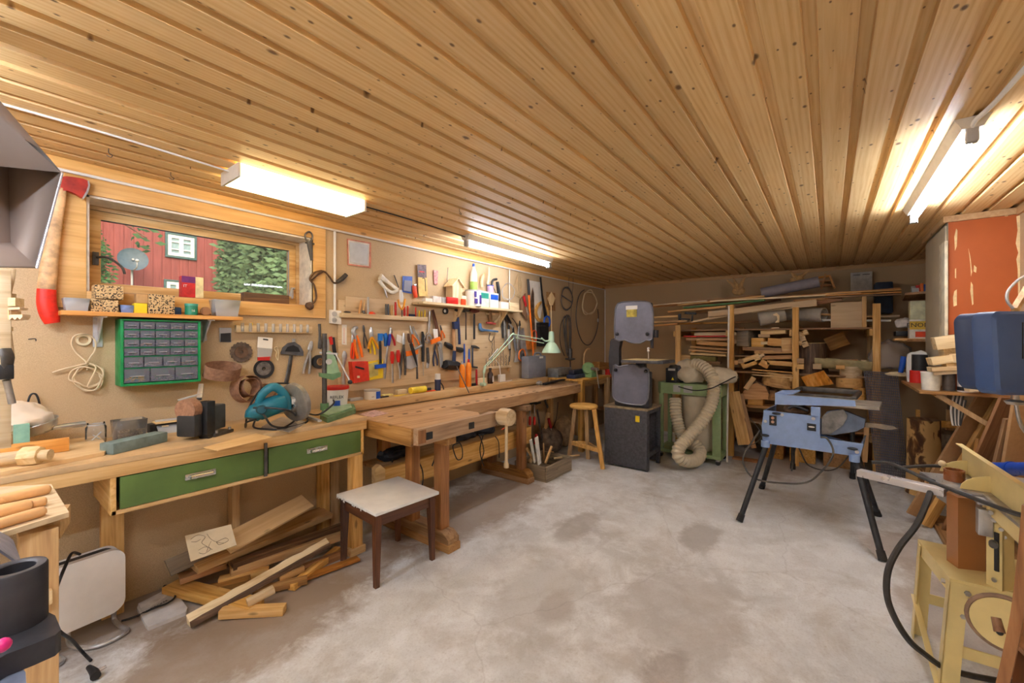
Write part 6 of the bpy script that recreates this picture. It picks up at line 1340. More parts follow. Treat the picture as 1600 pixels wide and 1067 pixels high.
hang('blade_packet', 'blue and clear blister packet hanging beside the orange tool', 'packet', .006, [('card', plain('card_blue', (70, 100, 180), .5), 'p', [(629, 431), (644, 432), (643, 459), (628, 456)], .003), ('blister', CLOUDY, 'p', [(631, 438), (642, 439), (641, 456), (630, 454)], .012, .003)])
hang('saw_blade_packet', 'tall yellow and black printed packet hanging above the shelf', 'packet', .02, [('card', plain('card_yellow', (226, 190, 110), .5), 'p', [(652, 413), (666, 414), (668, 463), (654, 463)], .004), ('print', plain('print_dark', (104, 74, 72), .5, 0, .4, 60), 'p', [(652, 413), (666, 414), (666.5, 434), (652.5, 433)], .002, .004), ('red_print', RED, 's', [(655, 424, .004), (663, 425, .004)], .2, .006), ('slot_mark', BLACK, 's', [(660, 435, .003), (664, 436, .003), (665, 455, .003)], .3, .006)])
hang('tape_measure', 'orange handled cutter hanging on the wall by the yellow packet', 'cutter', .02, [('orange_grip', OR_S, 's', [(647, 446, .016), (648, 456, .019), (650, 465, .014)], .7), ('chrome_end', STEEL, 's', [(647, 446, .008), (650, 445, .008)], .8, .01)])
hang('glue_packet', 'narrow dark and pink printed packet hung above the shelf', 'packet', .01, [('card', plain('packet_pink', (196, 130, 126), .5, 0, .3, 50), 'p', [(677, 422), (684, 423), (683, 445), (678, 444)], .006)])
hang('wall_wire', 'thin rod hanging on the wall beside the bird house', 'rod', .02, [('rod', DSTEEL, 's', [(700, 418, .002), (697, 460, .002)], 1)])
for k, (pts, lb) in enumerate((([(616, 430), (623, 449)], 'short thin steel rod above the staple gun end'),)):
    hang('thin_rod', lb, 'rod', .01, [('rod', DSTEEL, 's', [(pts[0][0], pts[0][1], .004), (pts[1][0], pts[1][1], .003)], 1)])
TRK = plain('trunking_white', (232, 228, 220), .4, 0, .02)
tk = MB(); x = .28
zc = CZ - .078
tk.box(.25, BX - .02, A - .02, A - .001, zc - .012, zc + .012, None, .003)
ct_k = thing('cable_trunking', 'white cable trunking along the top of the tool wall and down to a socket', 'trunking', (3, A, 2.2))
MB().tube([(.25, A - .026, CZ - .066), (BX - .02, A - .026, CZ - .066)], .008, 10).ow('run', TRK, ct_k)
for (px, ze) in ((523, onY(523, 486, A).z), (796, 1.76)):
    xx = onY(px, 450, A - .02).x; MB().tube([(xx, A - .02, CZ - .075), (xx, A - .02, ze)], .009 if px < 600 else .006, 10).ow('drop', TRK, ct_k)
MB().tube([(BX - .012, A - .02, CZ - .07), (BX - .012, A - .02, .9)], .008, 10).ow('drop', TRK, ct_k)
so = hang('wall_socket', 'white double wall socket under the cable trunking', 'socket', .002, [('plate', WHITE, 'p', [(514, 484), (530, 486), (530, 507), (514, 505)], .03), ('cover', LGREY, 'd', [(522.5, 490.5, .019, .0)], .003, .03), ('cover', LGREY, 'd', [(522.5, 500, .019, .0)], .003, .03)])
for c in list(so.children)[1:]:
    bb = [V(v.co) for v in c.data.vertices]; m_ = sum(bb, V()) / len(bb)
    MB().cyl(m_ + V((-.007, -.004, 0)), m_ + V((-.007, -.0055, 0)), .0025, n=8).cyl(m_ + V((.007, -.004, 0)), m_ + V((.007, -.0055, 0)), .0025, n=8).ob('holes', BLACK, c)
cable([(.0, 2.46, CZ - .006), (.4, 2.46, CZ - .006), (.82, 2.46, CZ - .02)], .005, TRK, 'lamp_cable', 'white cable running along the ceiling to the boxy lamp')
cable([(1.55, 2.45, CZ - .006), (2.0, 2.45, CZ - .006), (2.57, 2.45, CZ - .02)], .0045, BLACK, 'lamp_cable', 'black cable running along the ceiling between the two left lamps')
cable([(1.2, -.53, CZ - .008), (1.9, -.515, CZ - .008), (2.30, -.49, CZ - .008), (2.40, -.46, CZ - .025), (2.43, -.455, CZ - .045)], .009, TRK, 'lamp_cable', 'thick white cable running along the ceiling to the right lamp')
for (px, py) in ((170, 232), (267, 269), (718, 326), (952, 436), (1175, 413)):
    p = onZ(px, py, CZ); tag(MB().tube([p, p + V((0, 0, -.02)), p + V((.012, -.004, -.03)), p + V((.004, -.012, -.042)), p + V((-.008, -.004, -.034))], .0018, 6, 3).ob('ceiling_hook', DSTEEL, loc=p), {170: 'dark screw hook in the ceiling above the window, left one', 267: 'dark screw hook in the ceiling left of the boxy lamp', 718: 'small hook in the ceiling above the bare tube lamp', 952: 'hook in the ceiling above the band saw', 1175: 'hook in the ceiling above the lumber rack'}[px], 'hook')
SZ2 = 1.735; YS = 2.84
ls2 = thing('wall_shelf', 'long pale wooden shelf on curved brackets above the tool board', 'shelf', (3.2, A, SZ2))
MB().box(2.43, 3.92, YS - .01, A - .001, SZ2 - .022, SZ2, None, .002).ow('shelf_board', wood('light', 'x'), ls2)
for px in (710, 838 - 6 - 52):
    xx = onY(px, 500, A - .02).x
    MB().prism(smooth([(xx, A - .013, SZ2 - .0225), (xx, YS + .01, SZ2 - .0225), (xx, YS + .03, SZ2 - .06), (xx, A - .05, SZ2 - .13), (xx, A - .013, SZ2 - .20)], 1, True), (.02, 0, 0)).ow('bracket', wood('pale', 'z'), ls2)
def sz(px, pt, y=YS + .05): return onY(px, pt, y).z
def can(px0, px1, pt, mat, name, label, cat, lid=None, y=YS + .055, z=SZ2, n=28, taper=1, rim=True):
    p, q = onY(px0, 480, y), onY(px1, 480, y); r = (q.x - p.x) / 2 * .92; cx = (p.x + q.x) / 2; h = onY((px0 + px1) / 2, pt, y).z - z
    t = thing(name, label, cat, (cx, y, z)); r = min(r, A - .004 - y)
    MB().lathe([(0, .0008), (r * taper, .0008), (r, h - .006), (r, h), (0, h - .002)], n=n).ob('body', mat, t)
    if lid: MB().lathe([(0, h + .004), (r * 1.03, h + .003), (r * 1.03, h - .008), (0, h - .008)], n=n).ob('lid', lid, t)
    return t, cx, r, h, y
bh_ = thing('bird_house', 'small unpainted wooden bird house on the long shelf', 'bird house', onY(714, 465, YS + .03))
p, q = onY(707, 465, YS + .02), onY(722, 465, YS + .02); zt_, ze_ = sz(713, 436, YS + .02), sz(713, 446, YS + .02); xm = (p.x + q.x) / 2
MB().prism([(p.x, YS + .02, SZ2 + .001), (q.x, YS + .02, SZ2 + .001), (q.x, YS + .02, ze_), (xm, YS + .02, zt_), (p.x, YS + .02, ze_)], (0, .09, 0)).ow('walls', wood('pale', 'z'), bh_)
for s_, e_ in ((-1, p.x - .02), (1, q.x + .02)): MB().bar((xm, YS + .06, zt_ + .008), (e_, YS + .06, ze_ - .012), .12, .008).ow('roof', wood('light', 'x'), bh_)
def slabbox(px0, px1, pt, mat, name, label, cat, y=YS + .02, dep=.08, z=SZ2, col=None, txt=None, tcol=None, tsz=.02):
    p, q = onY(px0, 480, y), onY(px1, 480, y); h = onY((px0 + px1) / 2, pt, y).z - z
    t = thing(name, label, cat, ((p.x + q.x) / 2, y, z)); W_ = (q.x - p.x) / 2
    MB().box(-W_, W_, 0, dep, .0008, h, None, .002).ob('body', mat, t)
    if col: MB().box(-W_ * .9, W_ * .9, -.0008, .0, h * .55, h * .9).ob('label', col, t)
    if txt: text_mb(txt, tsz, face_M((0, -.0015, h * .4), (1, 0, 0), (0, 0, 1))).ob('lettering', tcol or BLACK, t)
    return t
PURP = plain('print_purple', (70, 50, 130), .5)
t, cx, r, h, y = can(729, 749, 454, WHITE, 'paint_tub', 'white plastic tub with dark blue printing on the long shelf', 'tub', LGREY)
MB().box(-r * .75, -r * .05, -r * .93, -r * .90 - .0, h * .55, h * .9).box(-r * .75, -r * .2, -r * .99, -r * .93, h * .15, h * .45).box(r * .1, r * .5, -r * .99, -r * .93, h * .15, h * .7).ob('print', PURP, t)
sb = thing('spray_bottle', 'tall white cleaner bottle with green label and blue cap', 'bottle', onY(740, 452, A - .05))
pz = onY(740, 412, A - .05).z; p = onY(740, 450, A - .05); h = pz - SZ2; sb.location.z = SZ2; WM[sb.name] = Mx.Translation((p.x, p.y, SZ2))
MB().lathe([(0, .001), (.036, .001), (.038, h * .6), (.034, h * .78), (.016, h * .9), (.016, h * .93), (0, h * .93)], n=26).ob('bottle_body', WHITE, sb)
MB().lathe([(.0385, h * .22), (.0392, h * .22), (.0392, h * .58), (.0385, h * .58)], n=26).ob('green_label', plain('label_green', (160, 196, 90), .5), sb)
MB().lathe([(0, h * .931), (.014, h * .931), (.012, h), (0, h)], n=14).ob('blue_cap', BLUE, sb)
slabbox(749.5, 764, 455, plain('tin_green_white', (206, 222, 208), .4), 'green_tin', 'square white tin with green bands beside the white tub', 'tin', col=plain('band_green', (40, 140, 120), .45))
slabbox(766, 779, 458, WHITE, 'white_box', 'white box with blue print at the middle of the shelf', 'box', col=BLUE)
can(762, 770, 446, plain('pink_bottle', (206, 170, 210), .4), 'small_bottle', 'small pale violet bottle behind the white box', 'bottle', BLUE, y=YS + .10)
hang('wooden_forms', 'curved pale wooden pieces standing behind the violet bottle', 'wood piece', .03, [('curved_piece', wood('pale', 'z'), 's', [(753, 448, .012), (753, 436, .015), (758, 427, .010)], .6), ('upright_piece', wood('light', 'z'), 's', [(762, 444, .010), (764, 430, .010), (764, 417, .006)], .6, .01)])
hang('caulking_gun', 'black caulking gun standing at an angle on the shelf', 'caulking gun', .07, [('barrel', BLACK, 's', [(780, 470, .012), (779, 455, .016), (777, 440, .014)], 1), ('handle', BLACK, 's', [(768, 446, .008), (770, 438, .010), (776, 436, .010)], 1), ('rod', DSTEEL, 's', [(767, 440, .003), (774, 456, .003), (782, 475, .003)], 1)])
tg = [(793.5 + (11 - .3 * k % 3) * math.cos(k * .55), 456 + (14 - k % 4) * math.sin(k * .55)) for k in range(30)]
hang('wire_coil', 'loose coil of thin pale wire hung above the shelf end', 'wire', .03, [('wire', LGREY, 'c', tg, .0022)])
hang('leather_strap', 'tangle of tan cord hanging on the wall by the trunking', 'cord', .02, [('cord', plain('tan_cord', (196, 166, 120), .7), 'c', [(810, 427), (806, 438), (803, 452), (806, 460), (812, 462), (815, 450), (814, 436), (810, 428), (808, 440), (809, 458), (814, 464), (811, 440)], .004)])
for k, (px0, px1, pt, m_, lb) in enumerate(((665, 676, 466, PAPER, 'small white box at the left end of the shelf'), (677, 690, 463, plain('frosty', (214, 206, 198), .4), 'frosted bag of fittings on the shelf'), (691, 703, 465, LGREY, 'low pale box left of the bird house'), (699, 716, 464.5, RED, 'flat red packet lying before the bird house'), (719, 729, 462, wood('light', 'x'), 'small pale block right of the bird house'), (783, 795, 472, WHITE, 'low white packet under the wire coil'), (797, 811, 473, wood('light', 'x'), 'low heap of pale wood scraps at the shelf end'), (722, 728, 467, OR_S, 'tiny orange object right of the red packet'))):
    slabbox(px0, px1, pt, m_, 'shelf_item', lb, 'packet', y=YS + (.0 if k in (3, 7) else .03), dep=.018 if k in (3, 7) else .05)
hang('dial_gauge', 'small round black dial with white face under the shelf', 'dial', .02, [('case', BLACK, 'd', [(695, 486, .030, .0)], .02), ('face', WHITE, 'd', [(695, 486, .014, .004)], .003, .02)])
hang('brace_vise', 'small wooden screw press hanging beneath the shelf', 'press', .04, [('wooden_body', wood('old', 'z'), 's', [(765, 486, .016), (766, 495, .020), (767, 504, .012)], .8), ('cross_piece', wood('pale', 'x'), 's', [(759, 490, .008), (773, 491, .008)], .8)])
hang('curved_bracket_wood', 'pale curved wooden hook shape hanging under the shelf', 'hook', .03, [('curve', wood('light', 'z'), 's', [(783, 485, .010), (781, 494, .012), (776, 501, .012), (771, 503, .009)], .6)])
for k, (x0, y0, x1, y1, m_, lb) in enumerate(((784, 490, 786, 528, DSTEEL, 'dark steel clamp bar under the shelf end'), (789, 488, 790, 540, STEEL, 'bright narrow steel rule under the shelf end'), (795, 510, 796, 545, LGREY, 'pale grey scraper hanging behind the lamp arm'), (802, 515, 806, 548, GREY, 'wide grey blade hanging behind the lamp arm'), (812, 505, 809, 545, ALU, 'bright angled blade near the orange grip'))):
    hang('metal_strip', lb, 'blade', .02 + k * .004, [('blade', m_, 's', [(x0, y0, .012), ((x0 + x1) / 2, (y0 + y1) / 2, .02), (x1, y1, .014)], .25), ('hang_end', BLACK, 's', [(x0, y0 - 4, .008), (x0, y0 + 4, .014)], .6, .006)])
hang('rasp_plane', 'black cast tool with chrome tips hanging below the shelf end', 'tool', .05, [('body', BLACK, 's', [(788, 487, .014), (792, 497, .024), (798, 505, .014)], .7), ('chrome_tip', ALU, 's', [(795, 505, .010), (801, 512, .012)], .6)])
hang('curved_gauge', 'dark curved steel spring hanging beside the blades', 'spring', .03, [('curve', DSTEEL, 'c', [(800, 497), (806, 505), (811, 520), (813, 545), (818, 570), (826, 592)], .005)])
hang('large_square', 'large grey steel plate hanging behind the orange saw grip', 'plate', .014, [('plate', plain('plate_grey', (170, 166, 162), .45, .4), 'p', [(809, 520), (818, 512), (826, 562), (803, 566)], .003)])
hang('hand_saw', 'handsaw with orange handle hanging behind the lamp', 'saw', .03, [('orange_handle', ORANGE, 'l', [(812, 549), (818, 546), (821, 556), (817, 564), (811, 560)], .008), ('blade', DSTEEL, 's', [(817, 552, .012), (822, 572, .010), (827, 594, .004)], .2)])
hang('orange_level', 'long orange rod with black grip leaning by the tool board end', 'rod', .06, [('black_grip', BLACK, 's', [(825, 436, .012), (826, 450, .013), (826.5, 461, .011)], 1), ('orange_rod', ORANGE, 's', [(826.5, 461, .010), (829, 500, .009), (833, 545, .009), (835, 588, .009)], 1)])
hang('red_screwdriver', 'red handled tool hanging between wood and orange rod', 'tool', .06, [('handle', plain('deep_red', (176, 24, 34), .35), 's', [(818, 462, .012), (820, 470, .014), (822, 478, .012)], .9), ('chrome_end', STEEL, 's', [(822, 480, .008), (825, 492, .010)], .9)])
hang('wooden_template', 'reddish brown wooden template board hanging behind the red handle', 'template', .03, [('board', wood('brown', 'z'), 'p', [(812, 468), (820, 458), (824, 470), (822, 500), (812, 484)], .01)])
hang('saw_plate', 'tall brown saw blade hanging upright', 'blade', .03, [('blade', RUST, 'p', [(832, 449), (834, 458), (836, 528), (830, 528), (829, 470)], .003)])
hang('white_sheet', 'tall pale grey sheet hanging behind the black handsaw', 'sheet', .0005, [('sheet', PAPER, 'p', [(827, 438), (844, 441), (847, 480), (838, 530), (829, 528)], .004)])
hang('wooden_ring', 'half ring cut from yellow wood hung on the wall', 'ring', .02, [('ring_left', wood('pine', 'z'), 's', [(846, 472, .012), (840, 478, .022), (837, 488, .024), (841, 499, .022), (848, 501, .012)], .5), ('ring_right', wood('pine', 'z'), 's', [(849, 473, .010), (855, 482, .014), (857, 493, .014)], .5)])
hang('black_hand_saw', 'long black handsaw with bright blue grip hanging point up', 'saw', .05, [('blade', BLACK, 'p', [(843, 433), (845.5, 433), (848, 460), (854.5, 494), (850, 496), (846, 465)], .004), ('blue_grip', BLUE, 'l', [(851, 497), (857, 495), (859, 504), (856, 511), (851, 512)], .013)])
hang('black_case', 'tall black tool case hanging under the wooden ring', 'case', .02, [('case', BLACK, 'p', [(838, 504), (852, 504), (853, 540), (839, 541)], .05), ('band', DSTEEL, 'p', [(838, 508), (852, 508), (852, 510), (838, 510)], .003, .05)])
hang('orange_clip', 'orange-red pronged clip hanging by the black case', 'clip', .05, [('clip', OR_S, 'l', [(835, 516), (838, 520), (838, 530), (834, 536), (831, 528), (832, 519)], .006)])
hang('leather_pad', 'orange brown leather flap hanging behind the orange rod', 'flap', .02, [('flap', plain('leather_orange', (196, 116, 40), .6), 'p', [(821, 532), (836, 530), (837, 546), (823, 546)], .01)])
hang('round_paddle', 'pale wooden diamond paddle on a long thin stick', 'paddle', .03, [('diamond', wood('light', 'z'), 'p', [(861, 456), (867, 466), (863, 477), (859, 477), (855, 466)], .008), ('stick', wood('light', 'z'), 's', [(861, 476, .006), (861.5, 500, .006), (862, 521, .006)], 1)])
hang('square_backer', 'square brown board fixed behind the wooden diamond paddle', 'board', .004, [('board', wood('old', 'z'), 'p', [(853.5, 456), (866.5, 458), (867, 486), (854, 484)], .01)])
def coilpts(cx, cy, rx, ry, n, j=.6): return [(cx + (rx - (k % 3) * j) * math.cos(k * .7), cy + (ry - (k % 4) * j) * math.sin(k * .7)) for k in range(n)]
CG = plain('cable_grey', (88, 86, 84), .6)
hang('cable_reel', 'round coil of grey wire with a crossbar and hanging loop', 'wire', .03, [('coil', CG, 'c', coilpts(885.5, 466.5, 9.5, 18.5, 44), .006), ('cross_bar', CG, 's', [(877, 461, .008), (893, 472, .008)], .5), ('loop', CG, 'c', [(889, 452), (889, 435), (892, 424), (895, 428), (895, 450), (893, 470), (892, 500), (892, 530)], .003)])
hang('cable_bundle', 'long bundle of black cable hanging on a nail near the corner', 'cable', .03, [('bundle', CG, 'c', [(886, 493), (880, 500), (884, 540), (888, 556), (890, 520), (888, 495), (884, 498), (887, 545), (891, 552), (892, 505), (887, 493), (883, 520), (886, 552), (890, 540), (889, 498)], .008), ('loose_loop', BLACK, 'c', [(886, 493), (878, 502), (875, 520), (876, 540), (882, 556)], .005)])
hang('black_hoop', 'large black hoop of stiff hose hanging in the corner', 'hose', .04, [('hoop', plain('hoop_brown', (84, 76, 68), .5), 'c', [(934, 483), (935, 500), (931, 522), (922, 538), (912, 536), (904, 520), (900, 497), (902, 472), (907, 458), (913, 453)], .008), ('clamp', STEEL, 's', [(934, 498, .012), (934.5, 503, .012)], 1)])
hang('white_hose', 'cream hose coiled twice on the upper left of the black hoop', 'hose', .055, [('hose', CREAM, 'c', coilpts(920.5, 473, 12.5, 21, 18, 1.6), .009)])
# ---------------------------------------------------------------- on the ledge behind the workbench
YL = 2.88
def ledge(px0, px1, pt, mat, name, label, cat, y=YL, dep=.05, b=.002, h=None):
    p, q = onY(px0, 600, y), onY(px1, 600, y); z1 = onY((px0 + px1) / 2, pt, y).z
    return tag(MB().box(p.x, q.x, y, y + dep, LZ + .0008, z1, None, b).ob(name, mat, loc=(p.x, y, LZ)), label, cat)
t, cx, r, h, y = can(570, 593, 609, WHITE, 'paint_can', 'white and blue paint can on the ledge beneath the tool board', 'can', LGREY, y=2.88, z=LZ)
MB().lathe([(r * 1.001 + .0006, h * .08), (r * 1.001 + .0006, h * .86)], n=28, ang=1.6).ob('blue_label', BLUE, t).rotation_euler = (0, 0, R(175))
text_mb('VIT', .014, face_M((-r * .5, -r * .9, h * .3), (.87, -.5, 0), (0, 0, 1))).ob('lettering', BLACK, t)
ledge(548, 568, 622, LGREY, 'sanding_pad', 'grey flat sanding pad at the left of the paint can', 'pad', dep=.05)
p, q = onY(640, 612, 2.88), onY(663, 612, 2.88); tag(MB().cyl((p.x, 2.87, LZ + .029), (q.x, 2.87, LZ + .029), .028, n=24).ob('yellow_roller', plain('roller_yellow', (246, 216, 60), .6), loc=(p.x, 2.87, LZ)), 'thick yellow roller sleeve lying on the ledge', 'roller')
ledge(618, 637, 617.5, YELLOW, 'yellow_sponge', 'flat yellow sponge lying on the ledge', 'sponge', y=2.85, dep=.04, b=.006)
ledge(622, 636, 609, wood('light', 'x'), 'pale_block', 'pale square block behind the yellow sponge', 'block', y=2.915, dep=.04)
ledge(594, 608, 619, BLACK, 'black_clip', 'black and yellow clip lying right of the paint can', 'clip', y=2.86, dep=.03, b=.004)
ledge(599, 615, 616, plain('pale_yellow', (236, 220, 140), .6), 'glove', 'crumpled pale yellow glove beside the paint can', 'glove', y=2.90, dep=.05, b=.01)
ledge(667, 681, 610, OR_S, 'orange_knife', 'orange and grey knife lying beside the spray can', 'knife', y=2.86, dep=.025, b=.005)
ledge(663, 674, 606, DSTEEL, 'grey_scraper', 'dark grey flat scraper leaning behind the orange knife', 'scraper', y=2.90, dep=.02, b=.004)
sc = thing('spray_can', 'black spray tool with white cap standing on the ledge', 'spray can', (onY(684, 610, 2.87).x, 2.87, LZ))
h = onY(684, 584, 2.87).z - LZ
MB().lathe([(0, .001), (.028, .001), (.028, h * .55), (.03, h * .66), (0, h * .66)], n=20).ob('can_body', NAVY, sc); MB().lathe([(0, h * .662), (.027, h * .662), (.025, h), (0, h)], n=20).ob('white_cap', WHITE, sc)
MB().tube([(.02, -.01, h * .5), (.045, -.02, h * .25), (.055, -.02, .006)], .006, 8, 3).ob('trigger', BLACK, sc)
for (px, top_, capm, lb) in ((722, 564, LGREY, 'orange glue bottle with grey cap on the ledge'), (732, 561, RED, 'orange glue bottle with red cap on the ledge')):
    yy = 2.86; b_ = thing('glue_bottle', lb, 'bottle', (onY(px, 600, yy).x, yy, LZ)); h = onY(px, top_, yy).z - LZ
    MB().lathe([(0, .001), (.027, .001), (.029, .01), (.029, h * .72), (.018, h * .86), (.012, h * .88), (0, h * .88)], n=24).ob('bottle_body', plain('glue_orange', (246, 140, 24), .35, 0, .04), b_)
    MB().lathe([(0, h * .881), (.011, h * .881), (.009, h), (0, h)], n=14).ob('cap', capm, b_)
p, q = onY(713.5, 572, 2.84), onY(733, 614, 2.70); tag(MB().cyl(q, p, .005, n=10).ob('steel_rod', DSTEEL, loc=q), 'dark twisted steel rod leaning from the bench against the glue bottles', 'rod')
rh = stand(744.5, 577, .012, plain('deep_red', (176, 24, 34), .35), 'red_gripped_tool', 'short dark red handle standing right of the glue bottles', 'handle', y=2.87, z=LZ + .0005)
ledge(747, 760, 591, wood('light', 'x'), 'pale_block', 'pale wooden block beside the amber bottle', 'block', dep=.05)
ledge(736, 744, 599, BLACK, 'black_bit', 'small black bit holder lying by the red handle', 'tool', y=2.85, dep=.02, b=.003)
ab = thing('amber_bottle', 'dark brown bottle with white label on the ledge', 'bottle', (onY(766, 598, 2.87).x, 2.87, LZ)); h = onY(766, 575, 2.87).z - LZ
MB().lathe([(0, .001), (.030, .001), (.031, h * .62), (.014, h * .8), (.014, h * .9), (0, h * .9)], n=22).ob('bottle_body', plain('amber_glass', (56, 34, 24), .15), ab); MB().lathe([(0, h * .901), (.016, h * .901), (.016, h), (0, h)], n=14).ob('cap', BLACK, ab)
MB().box(-.0, .02, -.0325, -.0305, h * .12, h * .5).ob('label', WHITE, ab)
ledge(781, 790, 585, WHITE, 'small_cup', 'small white cup on the ledge behind the lamp base', 'cup', dep=.03, b=.004)
hang('wood_file', 'rasp with a pale wooden handle hanging handle down', 'rasp', .02, [('blade', DSTEEL, 's', [(797, 544, .006), (797, 555, .006), (796, 566, .006)], .4), ('handle', wood('pine', 'z'), 's', [(796, 565, .008), (795, 573, .011), (794, 580, .010)], .9), ('butt', BLACK, 's', [(796, 541, .010), (797, 547, .010)], .8)])
jc = thing('jerry_can', 'grey plastic canister standing on the ledge behind the orange rod', 'canister', (onY(838, 590, 2.85).x, 2.85, LZ))
p, q = onY(822, 590, 2.86), onY(850, 590, 2.86); h = onY(836, 556, 2.86).z - LZ; W_ = (q.x - p.x) / 2
MB().box(-W_, W_, -.02, .09, .001, h, None, .02).ob('canister_body', plain('can_grey', (128, 132, 142), .45, 0, .05), jc)
MB().tube([(W_ * .0, .03, h), (W_ * .1, .03, h + .03), (W_ * .6, .03, h + .03), (W_ * .75, .03, h)], .012, 10, 3).ob('handle', plain('can_grey', (128, 132, 142), .45, 0, .05), jc)
MB().box(W_ * .2, W_ * .6, -.0225, -.0205, h * .88, h * .97).ob('label', WHITE, jc)
LG = plain('lamp_green', (184, 214, 186), .35, 0, .03); YLp = 2.78
dl = thing('desk_lamp', 'pale green jointed desk lamp clamped behind the workbench', 'lamp', onY(757, 590, YLp))
f3 = lambda x, y, yy=YLp: onY(x, y, yy)
shp = [(852, 553)]
hdp = f3(862, 548, 2.55)
MB().tube([f3(756, 583), f3(758, 572)], .014, 12).ow('clamp_post', LG, dl)
MB().box(f3(756, 590).x - .02, f3(756, 590).x + .02, YLp - .02, YLp + .04, LZ + .001, LZ + .03, None, .004).ow('clamp', LG, dl)
MB().cyl(f3(756, 583), V((f3(756, 583).x, YLp, LZ + .03)), .007).ow('stem', LG, dl)
for d in (0, 4): MB().cyl(f3(757 + d, 573 - d * .3), f3(799 + d, 524 + d), .0045).ow('arm_rod', LG, dl)
MB().cyl(f3(764, 562), f3(778, 545), .007).ow('spring', STEEL, dl)
MB().tube([f3(797, 526), f3(802, 521), f3(808, 527)], .009, 10, 2).ow('joint', LG, dl)
e0, e1 = f3(802, 522), f3(847, 530, 2.60)
for a, b_ in ((e0, e1), (f3(806, 528), f3(850, 536, 2.60))): MB().cyl(a, b_, .0045).ow('arm_rod', LG, dl)
MB().tube([f3(846, 528, 2.6), f3(852, 533, 2.58), f3(858, 532, 2.56)], .009, 10, 2).ow('joint', LG, dl)
sp_ = f3(861.5, 551, 2.55); dpt = 2.55 / ray(861, 540).y; px1m = dpt / FPX
MB().lathe([(15.0 * px1m, 0), (14 * px1m, 3 * px1m), (7.5 * px1m, 14 * px1m), (5 * px1m, 16 * px1m), (4.2 * px1m, 31 * px1m), (3.5 * px1m, 33 * px1m), (0, 33.5 * px1m)], sp_, (0, 0, 1), 32).ow('lamp_shade', LG, dl)
cable([f3(774, 562, 2.95), f3(780, 570, 2.93), f3(782, 585, 2.9), V((f3(783, 592, 2.9).x, 2.9, LZ + .006)), V((f3(800, 592, 2.87).x, 2.87, LZ + .006))], .003, WHITE, 'lamp_wire', 'thin white cord hanging behind the desk lamp', 'cord')
sp = onZ(832, 597, WZ)
tag(drape(V((onZ(818, 600, WZ).x, 2.70, WZ + .02)), .05, 31, (1.0, .6, .6)).ob('chrome_tool', ALU, loc=onZ(818, 600, WZ)), 'small bright chrome tool heap at the back of the workbench', 'tool')
tag(MB().bar(V((onZ(826, 600, WZ).x, 2.66, WZ + .014)), V((onZ(850, 592, WZ).x, 2.70, WZ + .03)), .05, .02, b=.005).ob('black_clamp', BLACK, loc=onZ(830, 598, WZ)), 'black tool lying at the back of the workbench by the canister', 'tool')
rg = random.Random(12)
for k, (x, lb) in enumerate(((2.0, 'black power tool lump on the lower shelf at the near end'), (2.75, 'black power tool on the lower shelf behind the vise'), (3.05, 'flat black charger on the lower shelf towards the far end'))):
    tag(drape((x, 2.66, .52), .09, 20 + k, (1.5, .8, .6)).ob('power_tool', plain('tool_black', (30, 34, 44), .5), loc=(x, 2.66, .48)), lb, 'power tool')
def dn(*pts): return [onY(a, b, 2.47) for a, b in pts]
cable(dn((660, 688), (668, 684), (676, 688), (680, 700), (679, 716), (675, 728)), .0055, BLACK, 'power_cable', 'black cable hanging over the stretcher nearest the stool')
cable(dn((655, 722), (660, 735), (661, 750), (658, 765)), .005, BLACK, 'power_cable', 'black cable with end hanging behind the near bench leg')
cable(dn((705, 694), (716, 690), (722, 700), (722, 715), (715, 718), (710, 708), (708, 696), (718, 692)), .0045, BLACK, 'power_cable', 'black cable loop drooping over the middle of the stretcher')
cable(dn((748, 678), (753, 690), (756, 705), (753, 718), (756, 728), (752, 716), (750, 700), (755, 680)), .0045, BLACK, 'power_cable', 'twisted pair of black cables hanging left of the vise handle')
cable(dn((774, 682), (779, 690), (780, 705), (780, 715)), .0045, BLACK, 'power_cable', 'short black cable hanging right of the vise handle')
cable([onY(612, 735, 2.60), onY(614, 712, 2.6), onY(622, 704, 2.6), onY(640, 704, 2.6), onY(650, 706, 2.62)], .0055, BLACK, 'power_cable', 'black cable arching at the far side of the near bench leg')
cable([onY(784, 671, 2.3), onY(795, 664, 2.3), onY(806, 652, 2.35)], .004, OR_S, 'orange_wire', 'short orange cord behind the round vise screw', 'cord')
# ---------------------------------------------------------------- corner table things
TZ = .90
q0 = onY(862, 590, 2.76).x; q1 = onY(889, 590, 2.76).x; L = min(.36, q1 - q0)
tr = thing('transformer', 'grey metal power supply box on the corner table', 'power supply', (q0 + .1, 2.8, TZ))
M = Mx.Translation((max(q0, 4.63), 2.78, TZ))

